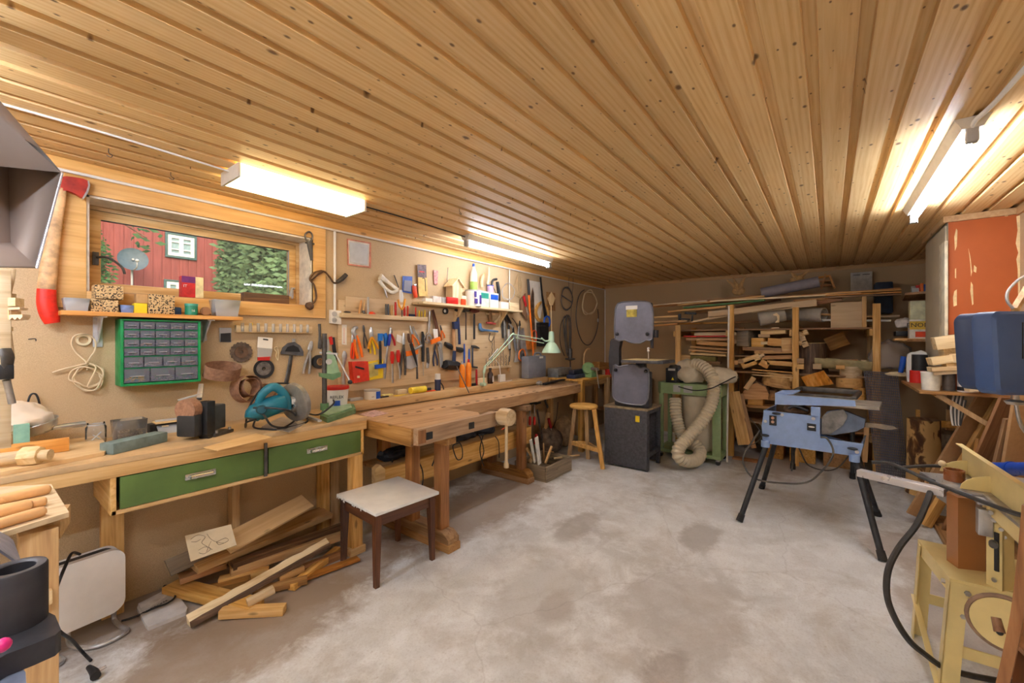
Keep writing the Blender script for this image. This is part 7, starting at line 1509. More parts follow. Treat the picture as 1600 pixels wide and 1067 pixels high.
MB().box(0, L, 0, .16, .001, .12, M, .004).ow('case', plain('steel_case', (150, 150, 148), .4, .4), tr)
MB().box(.01, L - .01, -.002, 0, .02, .03, M).ow('vent', BLACK, tr)
q0 = onY(888, 590, 2.55).x; q1 = onY(913, 590, 2.55).x; L = q1 - q0
rt = thing('router', 'dark blue router base lying on the corner table', 'router', (q0 + .1, 2.6, TZ))
M = Mx.Translation((max(q0, 4.63), 2.54, TZ))
MB().box(0, L, 0, .12, .001, .05, M, .01).ow('base', plain('router_blue', (60, 70, 100), .45), rt)
MB().box(.02, L + .03, .02, .10, .051, .11, M, .015).ow('body', plain('router_navy', (40, 44, 66), .45), rt)
gr = thing('bench_vise', 'green bench vise with round jaw at the right of the corner table', 'vise', onZ(922, 588, TZ))
VG = plain('vise_green', (132, 176, 118), .4, 0, .08)
g5 = onT(921, 575, 5.5); MB().lathe([(0, 0), (.07, 0), (.08, .02), (.08, .05), (.06, .07), (0, .07)], V((g5.x - .03, g5.y, TZ + .12)), (-.9, -.4, 0), 30).ow('round_body', VG, gr)
MB().box(g5.x - .08, g5.x + .1, g5.y - .07, g5.y + .07, TZ + .001, TZ + .07, None, .01).ow('base', VG, gr)
MB().cyl(onT(925, 576, 5.1), onT(934, 577, 5.0), .02).ow('spindle', STEEL, gr)
MB().cyl(onT(932, 577, 5.0), onT(936, 606, 5.0), .007).ow('lever', STEEL, gr)
rs_ = thing('soldering_stand', 'chrome stand with black insulator top on the corner table', 'stand', onZ(891, 580, TZ))
q = onZ(891, 584, TZ); q = V((5.0, q.y * 5.0 / q.x, TZ)); q = onY(891, 560, 2.85)
MB().lathe([(0, 0), (.05, 0), (.05, .01), (.01, .015), (.01, .2), (.07, .22), (.07, .235), (.03, .24), (.03, .36), (.015, .38), (0, .38)], (q.x, 2.85, TZ + .001), (0, 0, 1), 24).ow('stand_body', DSTEEL, rs_)
hang('wooden_bow', 'arched strip of pale wood standing behind the green vise', 'strip', .05, [('bow', wood('pale', 'z'), 'c', [(913, 575), (912, 560), (914, 550), (918, 545), (921, 545)], .012)])
hang('corner_junk', 'dark wooden rack of small tools fixed in the corner', 'rack', .02, [('rack_board', wood('old', 'x'), 'p', [(926, 565), (941, 566), (941, 577), (926, 577)], .12), ('hanging_bar', DSTEEL, 's', [(944, 580, .012), (945, 595, .016), (943, 603, .012)], .8)])
for k, (px, py, r_, h_, m_, lb) in enumerate(((950, 600, .05, .13, RED, 'small red can in the dark corner behind the band saw'), (945, 602, .045, .12, plain('beige_can', (180, 160, 130), .5), 'beige can beside the red one in the far corner'))):
    p = onX(px, py, 6.1); tag(MB().cyl((6.1, p.y, .80), (6.1, p.y, .80 + h_), r_).ob('small_can', m_, loc=(6.1, p.y, .8)), lb, 'can')
cs_ = thing('corner_stand', 'dark wooden stand in the far corner behind the band saw', 'stand', (6.15, 2.5, 0))
MB().box(5.95, 6.40, 2.15, 2.95, .775, .799, None, .003).ow('top_board', wood('old', 'y'), cs_)
for (x, y) in ((5.98, 2.18), (5.98, 2.9), (6.37, 2.18), (6.37, 2.9)): MB().box(x - .025, x + .025, y - .025, y + .025, 0, .774, None, .003).ow('leg', wood('old', 'z'), cs_)
MB().box(5.97, 6.38, 2.17, 2.93, .30, .32, None, .003).ow('lower_board', wood('old', 'y'), cs_)
def loopbelt(name, label, c, R1, w_, axis, sx=1, sz=1, th=.002):
    d, s, u = basis(axis); n = 36; vs = []; fs = []
    for i in range(n):
        a = 2 * math.pi * i / n; e = s * math.cos(a) * R1 * sx + u * math.sin(a) * R1 * sz * (1 + .05 * math.sin(3 * a))
        for k, (rr_, h_) in enumerate(((1, 0), (1, w_), (1 - th / R1, w_), (1 - th / R1, 0))): vs.append(V(c) + e * rr_ + d * h_)
    for i in range(n):
        j = (i + 1) % n
        for k in range(4): fs.append((i * 4 + k, i * 4 + (k + 1) % 4, j * 4 + (k + 1) % 4, j * 4 + k))
    return tag(MB().add(vs, fs).ob(name, AB, loc=V(c)), label, 'sanding belt')
loopbelt('sanding_belt', 'wide brown sanding belt hanging above the belt grinder', onY(346, 580, A - .09) + V((0, 0, -.03)), .10, .07, (.1, -.35, .95), 1.0, .75)
loopbelt('sanding_belt', 'upright coiled brown sanding belt beside the belt grinder', onY(381, 608, A - .10) + V((0, .03, 0)), .075, .09, (.2, -.95, .1), 1, 1.1)
loopbelt('sanding_belt', 'smaller sanding belt coiled inside the upright one', onY(381, 606, A - .10) + V((0.005, .02, -.006)), .055, .08, (.25, -.9, .2), 1, 1)
loopbelt('sanding_belt', 'brown sanding belt standing behind the teal circular saw', onY(411, 612, A - .001) + V((0, .0, 0)), .07, .035, (.0, -1, .05), 1.1, .8)
# ---------------------------------------------------------------- lumber rack on the back wall
RX0, RX1 = 5.55, 6.38
rg = random.Random(21)
rk = thing('lumber_rack', 'tall pine lumber rack with three bays along the back wall', 'rack', (6.0, .6, 0))
def ryz(px, py, x=RX0): return onX(px, py, x)
posts = [(1059, 508), (1142, 476), (1243, 480), (1370, 474)]
ys = [ryz(px, 500).y for px, _ in posts]
for (px, pt), y in zip(posts, ys):
    zt_ = ryz(px, pt).z; z0_ = 0
    MB().box(RX0, RX0 + .045, y - .03, y + .03, z0_, zt_, None, .003).ow('post', wood('pine', 'z'), rk)
    MB().box(RX1 - .045, RX1, y - .03, y + .03, 0, 1.56, None, .003).ow('post', wood('pine', 'z'), rk)
    for z in (1.505, 1.0, .42): MB().box(RX0 + .0, RX1 - .0, y + .031, y + .056, z - .07, z - .0005, None, .002).ow('bearer', wood('pine', 'x'), rk)
ZS = [ryz(1063, 508).z, ryz(1200, 575).z, .42]
print('rack shelves', ZS, ys)
ZS = [1.505, 1.0, .42]
for z in ZS: MB().box(RX0 + .046, RX1 - .046, ys[3] - .02, ys[0] + .02, z, z + .018, None, .002).ow('shelf_board', wood('old', 'y'), rk)
MB().box(RX0 + .046, RX1 - .046, ys[2] + .03, ys[1] - .03, 1.19, 1.208, None, .002).ow('shelf_board', wood('old', 'y'), rk)
KW = [wood(k, 'x') for k in ('pine', 'orange', 'old', 'shade', 'ply', 'brown', 'trim')]
def lum(a, b_, w_, h_, m_, lb, x=None, x2=None, name='timber_board', roll=0, grp=None, cat='board', up=V((0, 0, 1))):
    x = RX0 + .2 if x is None else x
    p, q = ryz(a[0], a[1], x), ryz(b_[0], b_[1], x if x2 is None else x2)
    return board(p, q, w_, h_, m_, name, lb, cat, grp, up, roll=R(roll))
TS = 'lengths of timber stacked on top of the rack'
T = [((1010, 478), (1230, 458), .09, .02, KW[3], 'long reddish board at the back of the top stack', .45), ((1020, 479), (1406, 452), .14, .022, KW[1], 'longest honey-coloured board crossing the whole top of the rack', .30),
     ((1021, 477), (1105, 470), .04, .015, wood('light', 'x'), 'thin whitish batten at the left of the top stack', .16), ((1060, 477), (1195, 463), .08, .02, wood('pine', 'x'), 'pale pine board ending above the antler', .2),
     ((1110, 471), (1345, 458), .05, .018, wood('light', 'x'), 'long pale grey batten under the longest board', .14), ((1068, 481), (1195, 469), .05, .022, None, 'narrow green painted batten in the top stack', .10),
     ((1044, 487), (1135, 479), .05, .02, KW[0], 'pine lath directly under the green batten', .08), ((1107, 491), (1276, 473), .05, .07, wood('ply', 'x'), 'thick stamped pine beam in front of the middle bay', .04),
     ((1080, 503), (1175, 486), .05, .025, KW[4], 'pale board slanting up behind the white pole', .08), ((1088, 488), (1160, 483), .08, .03, KW[2], 'dull board beneath the thick stamped beam', .25),
     ((1277, 474), (1316, 467), .05, .04, KW[5], 'brown stub past the end of the stamped beam', .2), ((1020, 496), (1060, 494), .06, .022, KW[4], 'short pale board behind the band saw, upper', .1),
     ((1020, 504), (1075, 501), .09, .025, KW[0], 'short pine board behind the band saw, middle', .1), ((1020, 509), (1060, 506), .09, .022, KW[1], 'short honey-coloured board behind the band saw, lowest', .12),
     ((1060, 506), (1145, 504), .12, .02, KW[0], 'pine board lying flat on the left of the top shelf', .3), ((1140, 504), (1368, 497), .10, .018, KW[3], 'wide board lying flat along the middle of the top shelf', .4),
     ((1280, 491), (1366, 495), .12, .02, KW[0], 'pine board lying flat at the right of the top shelf', .2), ((1295, 496), (1405, 494), .06, .022, KW[4], 'pale board jutting out right of the last post', .25),
     ((1280, 500), (1392, 501), .05, .02, WHITE, 'white batten jutting out right of the last post', .15), ((1150, 480), (1220, 468), .1, .02, KW[5], 'dark brown board lying under the long stack', .5),
     ((1240, 470), (1318, 465), .05, .02, KW[3], 'dull board under the pale grey batten at the right', .2), ((1175, 488), (1235, 480), .03, .012, wood('light', 'x'), 'thin pale lath just beneath the stamped beam', .03)]
for a, b_, w_, h_, m_, lb, off in T:
    if m_ is None: m_ = plain('batten_green', (74, 120, 62), .5, 0, .1)
    x = RX0 + off
    lum(a, b_, w_, h_, m_, lb, x)
tp = [ryz(1388, 451 + i * 3.2, RX0 + .16) for i in range(3)]
for i in range(3): board(ryz(1290, 459 + i * 3, RX0 + .12), ryz(1408, 453 + i * 3.5, RX0 + .12), .06, .012, KW[i], 'timber_board', ('topmost', 'middle', 'lowest')[i] + ' of three thin boards jutting out at the top right of the rack', 'board')
def antler(name, label, base, tips, s=1):
    t = thing(name, label, 'antler', base); m = plain('antler_bone', (200, 160, 104), .6, 0, .2, 20)
    c = V(base)
    MB().ball(c + V((0, 0, .04)), .085, (.3, .9, .75), 16).ow('palm', m, t)
    for tp_ in tips: MB().tube([c + V((0, 0, .05)), c.lerp(tp_, .5) + V((0, 0, .03)), tp_], [.032, .02, .004], 8, 4).ow('tine', m, t)
xa = RX0 + .5
antler('moose_antler', 'moose antler with three upright points on the left of the rack', ryz(1154, 459, xa), [ryz(1135, 437, xa), ryz(1145, 433, xa), ryz(1165, 431, xa)])
antler('moose_antler', 'moose antler standing behind the grey roll at the right of the rack', ryz(1245, 444, xa), [ryz(1235, 424, xa), ryz(1252, 433, xa), ryz(1264, 423, xa)])
GP_ = plain('pipe_grey', (176, 168, 154), .45, 0, .05)
def pipe(a, b_, r, m_, name, lb, x, x2=None):
    p, q = ryz(a[0], a[1], x), ryz(b_[0], b_[1], x if x2 is None else x2); d = (q - p).length
    return tag(MB().lathe([(r * .85, 0), (r, 0), (r, d), (r * .85, d), (r * .85, 0)], p, q - p, 28).ob(name, m_, loc=p), lb, 'roll')
pipe((1190, 458), (1280, 440), .062, plain('roll_grey', (146, 142, 150), .55, 0, .05), 'plastic_roll', 'rolled grey sheet lying on top of the rack with its open end right', RX0 + .35)
pipe((1186, 499), (1226, 491), .078, GP_, 'grey_pipe', 'grey plastic pipe in front with its open end facing left', RX0 + .10, RX0 + .15)
pipe((1228, 490), (1288, 492), .078, GP_, 'grey_pipe', 'grey plastic pipe with its open end facing right on the top shelf', RX0 + .30, RX0 + .12)
hang('pipe_hook', 'pale plywood hook shape hung over the grey pipe', 'hook', BX - RX0 - .03, [('hook', wood('light', 'z'), 'p', [(1208, 491), (1214, 489), (1218, 493), (1218, 504), (1211, 504), (1215, 500), (1214, 494), (1209, 493)], .02)], plane='x')
def rbox(px0, px1, pt, pb, x, dep, m_, name, lb, cat='box', b=.003):
    p, q = ryz(px1, pb, x), ryz(px0, pb, x); z1 = ryz((px0 + px1) / 2, pt, x).z; z0 = ryz((px0 + px1) / 2, pb, x).z
    return tag(MB().box(x, x + dep, p.y, q.y, z0, z1, None, b).ob(name, m_, loc=(x + dep / 2, (p.y + q.y) / 2, z0)), lb, cat)
wg = thing('vented_board', 'white vented panel standing on the rack against the back wall', 'panel', ryz(1346, 449, BX - .1))
p, q = onX(1363, 448, BX - .06), onX(1329, 448, BX - .06); zt_ = onX(1346, 425, BX - .06).z
MB().box(BX - .06, BX - .03, p.y, q.y, p.z - .05, zt_, None, .004).ow('board', plain('panel_white', (200, 196, 186), .5), wg)
for s_ in (.12, .55): MB().box(BX - .0625, BX - .0605, p.y + (q.y - p.y) * s_, p.y + (q.y - p.y) * (s_ + .33), zt_ - .035, zt_ - .028).ow('slot', BLACK, wg)
rbox(1367, 1396, 440, 490, BX - .25, .2, plain('tub_navy', (26, 46, 70), .5), 'navy_crate', 'tall dark blue crate behind the right end of the rack', 'crate', b=.02)
wf = thing('small_pallet', 'small wooden slatted frame leaning behind the grey roll', 'frame', ryz(1295, 450, BX - .2))
for k, (a, b_) in enumerate((((1278, 434), (1296, 431)), ((1280, 440), (1298, 438)), ((1281, 447), (1300, 445)), ((1296, 430), (1304, 450)), ((1290, 428), (1283, 452)))):
    MB().bar(onX(a[0], a[1], BX - .15 - .02 * (k > 2)), onX(b_[0], b_[1], BX - .15 - .02 * (k > 2)), .02, .04, V((1, 0, 0))).ow('slat', wood('orange', 'y'), wf)
wx = thing('wooden_tray', 'large shallow pale wooden box standing on its side on the top shelf', 'box', ryz(1330, 490, RX0 + .2))
p, q = ryz(1350, 489, RX0 + .1), ryz(1298, 489, RX0 + .1); zt_ = ryz(1325, 472, RX0 + .1).z; zb_ = 1.5245
MB().box(RX0 + .10, RX0 + .12, p.y, q.y, zb_, zt_, None, .003).ow('front', wood('ply', 'y'), wx)
MB().box(RX0 + .121, RX0 + .5, p.y - .012, p.y + .006, zb_, zt_, None, .003).ow('side', wood('ply', 'x'), wx)
MB().box(RX0 + .121, RX0 + .5, q.y - .012, q.y, zb_, zt_, None, .003).ow('side', wood('ply', 'x'), wx)
p = ryz(1350, 485, RX0 + .07); MB().box(RX0 + .07, RX0 + .099, p.y - .02, p.y + .015, zb_, zt_ + .05, None, .003).ow('corner_strip', wood('pine', 'z'), wx)
ik = thing('iron_tool', 'black iron mechanism lying under the green batten', 'tool', ryz(1075, 496, RX0 + .05))
for (a, b_, r) in (((1062, 490), (1062, 500), .02), ((1070, 489), (1088, 490), .018), ((1082, 492), (1081, 502), .012), ((1062, 498), (1078, 499), .012)):
    MB().bar(ryz(a[0], a[1], RX0 + .05), ryz(b_[0], b_[1], RX0 + .05), r * 1.6, r * 1.6, b=.003).ow('iron_bar', BLACK, ik)
def yz(px, pb, pt, x):
    return ryz(px, pb, x)
def chunk(px0, px1, pt, pb, dep, m_, lb, x=None, rz=0, name='wood_block', cat='block', zb=None, cyl=False, tilt=0, grp=None):
    x = RX0 + .06 if x is None else x
    p, q = ryz(px1, pb, x), ryz(px0, pb, x); W_ = (q.y - p.y); z0 = zb if zb is not None else p.z; hh = (pb - pt) * (x / ray((px0 + px1) / 2, 500).x) / FPX
    c = V((x + dep / 2, (p.y + q.y) / 2, z0))
    M = Mx.Translation(c) @ Mx.Rotation(R(90 + rz), 4, 'Z') @ Mx.Rotation(R(tilt), 4, 'Y')
    if cyl: mb = MB().lathe([(0, 0), (W_ * .5, 0), (W_ * .5, hh), (0, hh)], n=32)
    else: mb = MB().box(-W_ / 2, W_ / 2, -dep / 2, dep / 2, 0, hh, None, .003)
    o = mb.ob(name, m_, M=M); WM[o.name] = M; return tag(o, lb, cat, grp)
Y_ = [wood(k, 'x') for k in ('trim', 'pine', 'pale', 'shade', 'pine', 'trim')]
B = [(1085, 1150, 519, 524, .1, Y_[2], 'pale lath at the top of the left bay'), (1068, 1140, 524, 526.5, .06, RED, 'thin red stick with coloured marks in the left bay'), (1072, 1140, 528, 532, .1, Y_[0], 'pine lath beneath the red stick'),
     (1088, 1142, 534, 540, .06, Y_[5], 'pine strip sloping down to the white pole'), (1078, 1140, 543, 546, .1, Y_[1], 'thin honey-coloured lath, upper of the left bay bundle'), (1076, 1136, 548, 551, .12, Y_[0], 'thin pine lath in the middle of the left bay bundle'),
     (1078, 1134, 553, 556, .14, Y_[2], 'thin pale lath, lower of the left bay bundle'), (1076, 1118, 557, 564, .12, plain('olive_board', (128, 116, 54), .6), 'olive green board at the bottom of the left bay'), (1100, 1125, 565, 569, .1, Y_[3], 'small brown block under the olive board'), (1058, 1078, 555, 566, .2, Y_[1], 'honey-coloured block beside the first post')]
for i, (a, b_, pt, pb, dp, m_, lb) in enumerate(B):
    chunk(a, b_, pt, pb, dp, m_, lb, x=RX0 + .07 + .015 * (i % 3), tilt=(-4 if i in (3, 4, 5) else (-2 if i > 5 else 0)), name='lath' if i < 8 else 'wood_block', cat='lath' if i < 8 else 'block')
chunk(1144, 1164, 521, 537, .17, Y_[2], 'round pale wooden blank beside the second post', x=RX0 + .1, cyl=True, name='round_blank', cat='blank')
B = [(1160, 1180, 516, 541, .5, wood('grey', 'x'), 'grey weathered beam lying end-on in the middle bay', -16, 0), (1176, 1196, 528, 542, .25, Y_[1], 'yellow squared block beside the grey beam', -8, 0), (1190, 1230, 515, 522, .2, Y_[2], 'thick pale slab near the top of the middle bay', -8, 3),
     (1197, 1232, 529, 541, .25, Y_[5], 'broad pale slab in the centre of the middle bay', 6, -4), (1184, 1202, 522, 527, .12, Y_[0], 'small pine block on the yellow block', 5, 0), (1188, 1215, 533, 538, .1, Y_[2], 'thin pale block in front in the middle bay', 8, 4),
     (1221, 1241, 528, 548, .16, Y_[1], 'honey-coloured chunk against the third post', 0, 0), (1204, 1216, 511, 516, .08, Y_[2], 'small cube on top of the middle bay heap', 12, 0), (1160, 1222, 543, 549, .25, Y_[3], 'long brown slab across the bottom of the middle bay heap', 0, -2), (1178, 1240, 548, 553, .2, Y_[4], 'dull plank beneath the middle bay heap', 3, 2)]
for (a, b_, pt, pb, dp, m_, lb, rz_, tl_) in B: chunk(a, b_, pt, pb, dp, m_, lb, x=RX0 + .08, rz=rz_, tilt=tl_)
B = [(1144, 1153, 563, 570, .15, Y_[0], 'small pine block end beside the second post, lower', 0, 0), (1153, 1162, 561, 568, .15, Y_[1], 'honey-coloured block end beside the second post', 0, 0), (1162, 1190, 556, 566, .12, Y_[2], 'pale slab tilted in the lower middle bay', 0, -22), (1160, 1184, 564, 573, .12, Y_[5], 'second tilted slab just under the first', 0, -24),
     (1190, 1238, 556, 562, .2, Y_[3], 'rough brown bark strip in the lower middle bay', 0, -3), (1184, 1199, 563, 573, .1, Y_[4], 'rounded brown block in the lower middle bay', 0, 30), (1198, 1242, 565, 572, .25, Y_[1], 'rough honey-coloured plank at the right of the lower middle bay', 0, 3), (1187, 1196, 553, 559, .06, Y_[2], 'tiny pale block on the tilted slab', 0, -20)]
for (a, b_, pt, pb, dp, m_, lb, rz_, tl_) in B: chunk(a, b_, pt, pb, dp, m_, lb, x=RX0 + .03, rz=rz_, tilt=-tl_)
for i in range(3): lum((1176, 577 + i * 4), (1240, 584 + i * 4 - 2), .1, .01, Y_[i], ('top', 'middle', 'bottom')[i] + ' thin board of three sloping out below the middle shelf', x=RX0 + .04)
WBK = wood('bark', 'z')
st_ = thing('tree_stump', 'round bark-covered stump with cut pale top in the right bay', 'stump', ryz(1266, 562, RX0 + .3))
p = ryz(1266, 562, RX0 + .22); r_ = .155
MB().lathe([(0, 0), (r_ * 1.1, 0), (r_, .12), (r_ * .95, .33), (r_ * .93, .335), (0, .335)], (RX0 + .26, p.y, 1.0185), (0, 0, 1), 26).ow('bark', WBK, st_)
MB().lathe([(0, .3355), (r_ * .88, .3355), (r_ * .88, .342), (0, .342)], (RX0 + .26, p.y, 1.0185), (0, 0, 1), 26).ow('cut_face', wood('pale', 'x'), st_)
for (a, b_, pt, pb, lb, tl_) in ((1256, 1264, 515, 523, 'small cube balanced above the stump', 20), (1245, 1254, 519, 526, 'small block beside the third post, upper', -30), (1251, 1260, 525, 533, 'small block in front of the stump, middle', 15), (1243, 1252, 532, 539, 'small block before the third post, lower', -15), (1255, 1265, 534, 542, 'small block low before the stump', 25)):
    chunk(a, b_, pt, pb, .07, Y_[2], lb, x=RX0 + .05, tilt=tl_)
ft = ryz(1273, 560, RX0 + .12); fe = ryz(1362, 557, RX0 + .12)
fr = thing('felt_roll', 'long greenish half-round cardboard trough lying in the right bay', 'trough', ft)
L_ = (fe - ft).length; mb = MB(); n = 16; rr_ = .10
c0, c1 = V((RX0 + .10, ft.y, 1.20)), V((RX0 + .14, fe.y, 1.17)); dd = (c1 - c0).normalized(); vs = []; fs = []
for e, c in enumerate((c0, c1)):
    for i in range(n + 1):
        a = math.pi + math.pi * i / n
        for r2 in (rr_, rr_ - .006): vs.append(c + V((math.cos(a) * r2, 0, math.sin(a) * r2 * 1.1)))
m2 = 2 * (n + 1)
for i in range(n):
    fs += [(2 * i, 2 * i + 2, m2 + 2 * i + 2, m2 + 2 * i), (2 * i + 1, m2 + 2 * i + 1, m2 + 2 * i + 3, 2 * i + 3), (2 * i, 2 * i + 1, 2 * i + 3, 2 * i + 2), (m2 + 2 * i, m2 + 2 * i + 2, m2 + 2 * i + 3, m2 + 2 * i + 1)]
fs += [(0, m2, m2 + 1, 1), (2 * n, 2 * n + 1, m2 + 2 * n + 1, m2 + 2 * n)]
mb.add(vs, fs).ow('half_tube', plain('felt_green', (176, 164, 122), .8, 0, .12), fr)
chunk(1296, 1330, 522, 543, .12, Y_[3], 'brown slab leaning at the back of the right bay', x=RX0 + .5, tilt=25)
chunk(1245, 1256, 560, 568, .12, Y_[0], 'pine block end under the stump, upper', x=RX0 - .02, zb=None); chunk(1245, 1256, 569, 577, .12, Y_[1], 'pine block end beside the third post, lower', x=RX0 - .02)
chunk(1270, 1284, 569, 577, .12, Y_[2], 'pale block on the lower right shelf, wide one', x=RX0 + .02); chunk(1275, 1284, 562, 569, .1, Y_[5], 'pale cube on top of the wide block', x=RX0 + .02)
chunk(1312, 1340, 562, 573, .16, Y_[3], 'pale half-round slab under the trough', x=RX0 + .1); chunk(1346, 1358, 563, 577, .12, Y_[2], 'small round pale drum by the last post', x=RX0 + .1, cyl=True, name='round_blank', cat='blank')
chunk(1306, 1320, 571, 577, .14, Y_[0], 'small pine block under the half-round slab', x=RX0 + .0)
chunk(1312, 1349, 574, 594, .26, Y_[2], 'big round pale blank on top in the lower right bay', x=RX0 + .0, cyl=True, name='round_blank', cat='blank')
chunk(1306, 1350, 593, 608, .3, Y_[0], 'wide round pine blank beneath the top one', x=RX0 - .02, cyl=True, name='round_blank', cat='blank')
chunk(1333, 1354, 608, 640, .22, Y_[1], 'honey-coloured drum at the right under the blanks', x=RX0 - .0, cyl=True, name='round_blank', cat='blank')
wvy = thing('wavy_carving', 'wavy carved wooden panel propped in the lower right bay', 'panel', ryz(1275, 605, RX0 + .03))
P = [ryz(a, b, RX0 + .03) for a, b in ((1251, 589), (1287, 579), (1303, 600), (1262, 606))]
nrm = (P[1] - P[0]).cross(P[3] - P[0]).normalized(); nrm = nrm if nrm.x < 0 else -nrm
vs = []; fs = []; nn = 24
for i in range(nn + 1):
    u_ = i / nn
    for v_ in (0, 1): vs.append(P[0].lerp(P[1], u_).lerp(P[3].lerp(P[2], u_), v_) + nrm * (.012 * math.sin(u_ * 18)))
    for v_ in (0, 1): vs.append(P[0].lerp(P[1], u_).lerp(P[3].lerp(P[2], u_), v_) - nrm * .03)
for i in range(nn):
    a = i * 4
    fs += [(a, a + 1, a + 5, a + 4), (a + 2, a + 6, a + 7, a + 3), (a, a + 4, a + 6, a + 2), (a + 1, a + 3, a + 7, a + 5)]
fs += [(0, 2, 3, 1), (nn * 4, nn * 4 + 1, nn * 4 + 3, nn * 4 + 2)]
MB().add(vs, fs).ow('wavy_face', wood('orange', 'z'), wvy)
chunk(1186, 1240, 585, 607, .34, Y_[1], 'large tilted wooden bowl blank in the lower middle bay', x=RX0 - .02, cyl=True, tilt=-8, name='bowl_blank', cat='blank')
hl = thing('half_log', 'half log block with peaked bark top in the lower middle bay', 'log', ryz(1180, 625, RX0))
P = [ryz(a, b, RX0 - .01) for a, b in ((1160, 624), (1161, 612), (1168, 604), (1182, 598), (1196, 605), (1201, 616), (1200, 624))]
MB().prism(P, (.3, 0, 0)).ow('end_grain', wood('orange', 'y'), hl)
P2 = [ryz(a, b, RX0 + .005) for a, b in ((1160, 612), (1168, 602), (1182, 596), (1197, 603), (1202, 616), (1201, 616), (1196, 605), (1182, 598), (1168, 604), (1161, 612))]
MB().prism(P2, (.3, 0, 0)).ow('bark', WBK, hl)
chunk(1168, 1192, 625, 634, .2, Y_[3], 'brown block under the half log', x=RX0); chunk(1150, 1210, 636, 640, .3, Y_[3], 'plank under the half log', x=RX0 + .02, name='plank', cat='plank')
chunk(1196, 1212, 610, 626, .2, Y_[3], 'dark chunk beside the bowl blank', x=RX0 + .12)
for k, (a, b_, w_, h_, m_, lb) in enumerate((((1165, 608), (1178, 590), .05, .02, Y_[0], 'thin board slanting over the half log'), ((1163, 695), (1146, 612), .13, .02, Y_[1], 'wide brown plank standing upright left of the blue saw'), ((1178, 700), (1157, 615), .05, .02, Y_[3], 'narrower plank standing behind the wide upright plank'), ((1351, 722), (1354, 668), .04, .03, Y_[0], 'pine post standing behind the blue saw'), ((1185, 660), (1215, 690), .01, .01, GW, 'thin stick slanting in the dark under the rack'))):
    p, q = ryz(a[0], a[1], RX0 - .12), ryz(b_[0], b_[1], RX0 - .05); p.z = max(p.z, .012)
    board(p, q, w_, h_, m_, 'timber_board', lb, 'board', up=V((1, 0, 0)))
tag(MB().box(5.42, 5.52, .62, .9, 0, .02).ob('floor_board', wood('brown', 'y'), loc=(5.47, .76, 0)), 'dark plank lying on the floor before the rack', 'plank')
for i in range(12):
    y = .1 + i * .12 - .5; x = RX0 + .25 + .3 * rg.random(); z0 = .0
    hh = rg.uniform(.12, .34)
for (y0, y1, h, m_, lb) in ((-.30, .05, .30, Y_[3], 'dark wooden chest low under the right bay'), (.12, .36, .22, Y_[4], 'brown stacked blocks low under the middle of the rack'), (.42, .62, .34, Y_[3], 'dark upright blocks under the second bay'), (1.15, 1.5, .30, Y_[1], 'honey-coloured box low behind the green collector')):
    tag(MB().box(RX0 + .2, RX0 + .6, y0, y1, 0, h, None, .006).ob('wooden_chest', m_, loc=(RX0 + .4, (y0 + y1) / 2, 0)), lb, 'box')
def meshmat():
    m, nt, b = newmat('wire_mesh'); v = nt.nodes.new('ShaderNodeTexCoord').outputs['UV']
    b.inputs['Base Color'].default_value = lin((74, 74, 80)); b.inputs['Roughness'].default_value = .5; b.inputs['Metallic'].default_value = .4; return m
ms = thing('wire_mesh', 'tall sheet of dark wire mesh leaning at the right end of the rack', 'mesh', onX(1390, 726, 5.45))
C4 = [onX(1350, 580, 5.52), onX(1402, 583, 5.50), onX(1420, 722, 5.36), onX(1372, 728, 5.36)]
C4[2].z = C4[3].z = .01
gm = MB(); nU, nV = 18, 42
for i in range(nU + 1):
    u_ = i / nU; gm.tube([C4[0].lerp(C4[1], u_), C4[3].lerp(C4[2], u_)], .0035, 4)
for j in range(nV + 1):
    v_ = j / nV; gm.tube([C4[0].lerp(C4[3], v_), C4[1].lerp(C4[2], v_)], .0035, 4)
gm.ow('mesh_wires', plain('mesh_dark', (122, 122, 130), .45, .3), ms)
tag(drape(onX(1392, 560, 5.6) + V((.05, 0, .0)), .17, 17, (.7, .9, 1.1)).ob('plastic_sack', glassy('sack_plastic', (206, 196, 186), .35, .15), loc=onX(1392, 590, 5.6)), 'crumpled clear plastic sack stuffed behind the wire mesh', 'sack')
p, q = onX(1413, 557, 5.35), onX(1407, 582, 5.35); tag(MB().tube([p, (p + q) / 2, q], [.026, .022, .018], 12, 2).ob('blue_grip', BLUE, loc=q), 'bright blue tube end sticking up beside the wire mesh', 'tube')
tag(drape(onX(1402, 585, 5.4), .05, 23, (.6, 1.6, .5)).ob('cloth_scrap', CREAM, loc=onX(1402, 585, 5.4)), 'pale cloth scrap lying over the top of the wire mesh', 'cloth')
# ---------------------------------------------------------------- niche shelves behind the cupboard
nx0, nx1 = 5.145, 6.1
NZ = [1.66, 1.395]
for k, (z, lb) in enumerate(((onX(1430, 459, 5.4).z, 'small upper shelf in the niche right of the rack'), (1.40, 'small middle shelf in the niche right of the rack'))):
    NZ[k] = z
    P = [(5.16, RY + .002, z - .02), (6.0, RY + .002, z - .02), (6.0, -.62, z - .02), (5.25, -.56, z - .02), (5.16, -.66, z - .02)]
    tag(MB().prism(P, (0, 0, .02)).ob('niche_shelf', wood('old', 'x'), loc=(5.5, -.8, z)), lb, 'shelf')
def nbox(px0, px1, pt, pb, x, dep, m_, name, lb, cat='box', z=None, **k):
    p, q = onX(px1, pb, x), onX(px0, pb, x); z0 = p.z if z is None else z; hh = (pb - pt) * (x / ray((px0 + px1) / 2, 500).x) / FPX
    return tag(MB().box(x, x + dep, p.y, q.y, z0 + .0008, z0 + hh, None, .004).ob(name, m_, loc=(x, p.y, z0)), lb, cat), z0 + hh
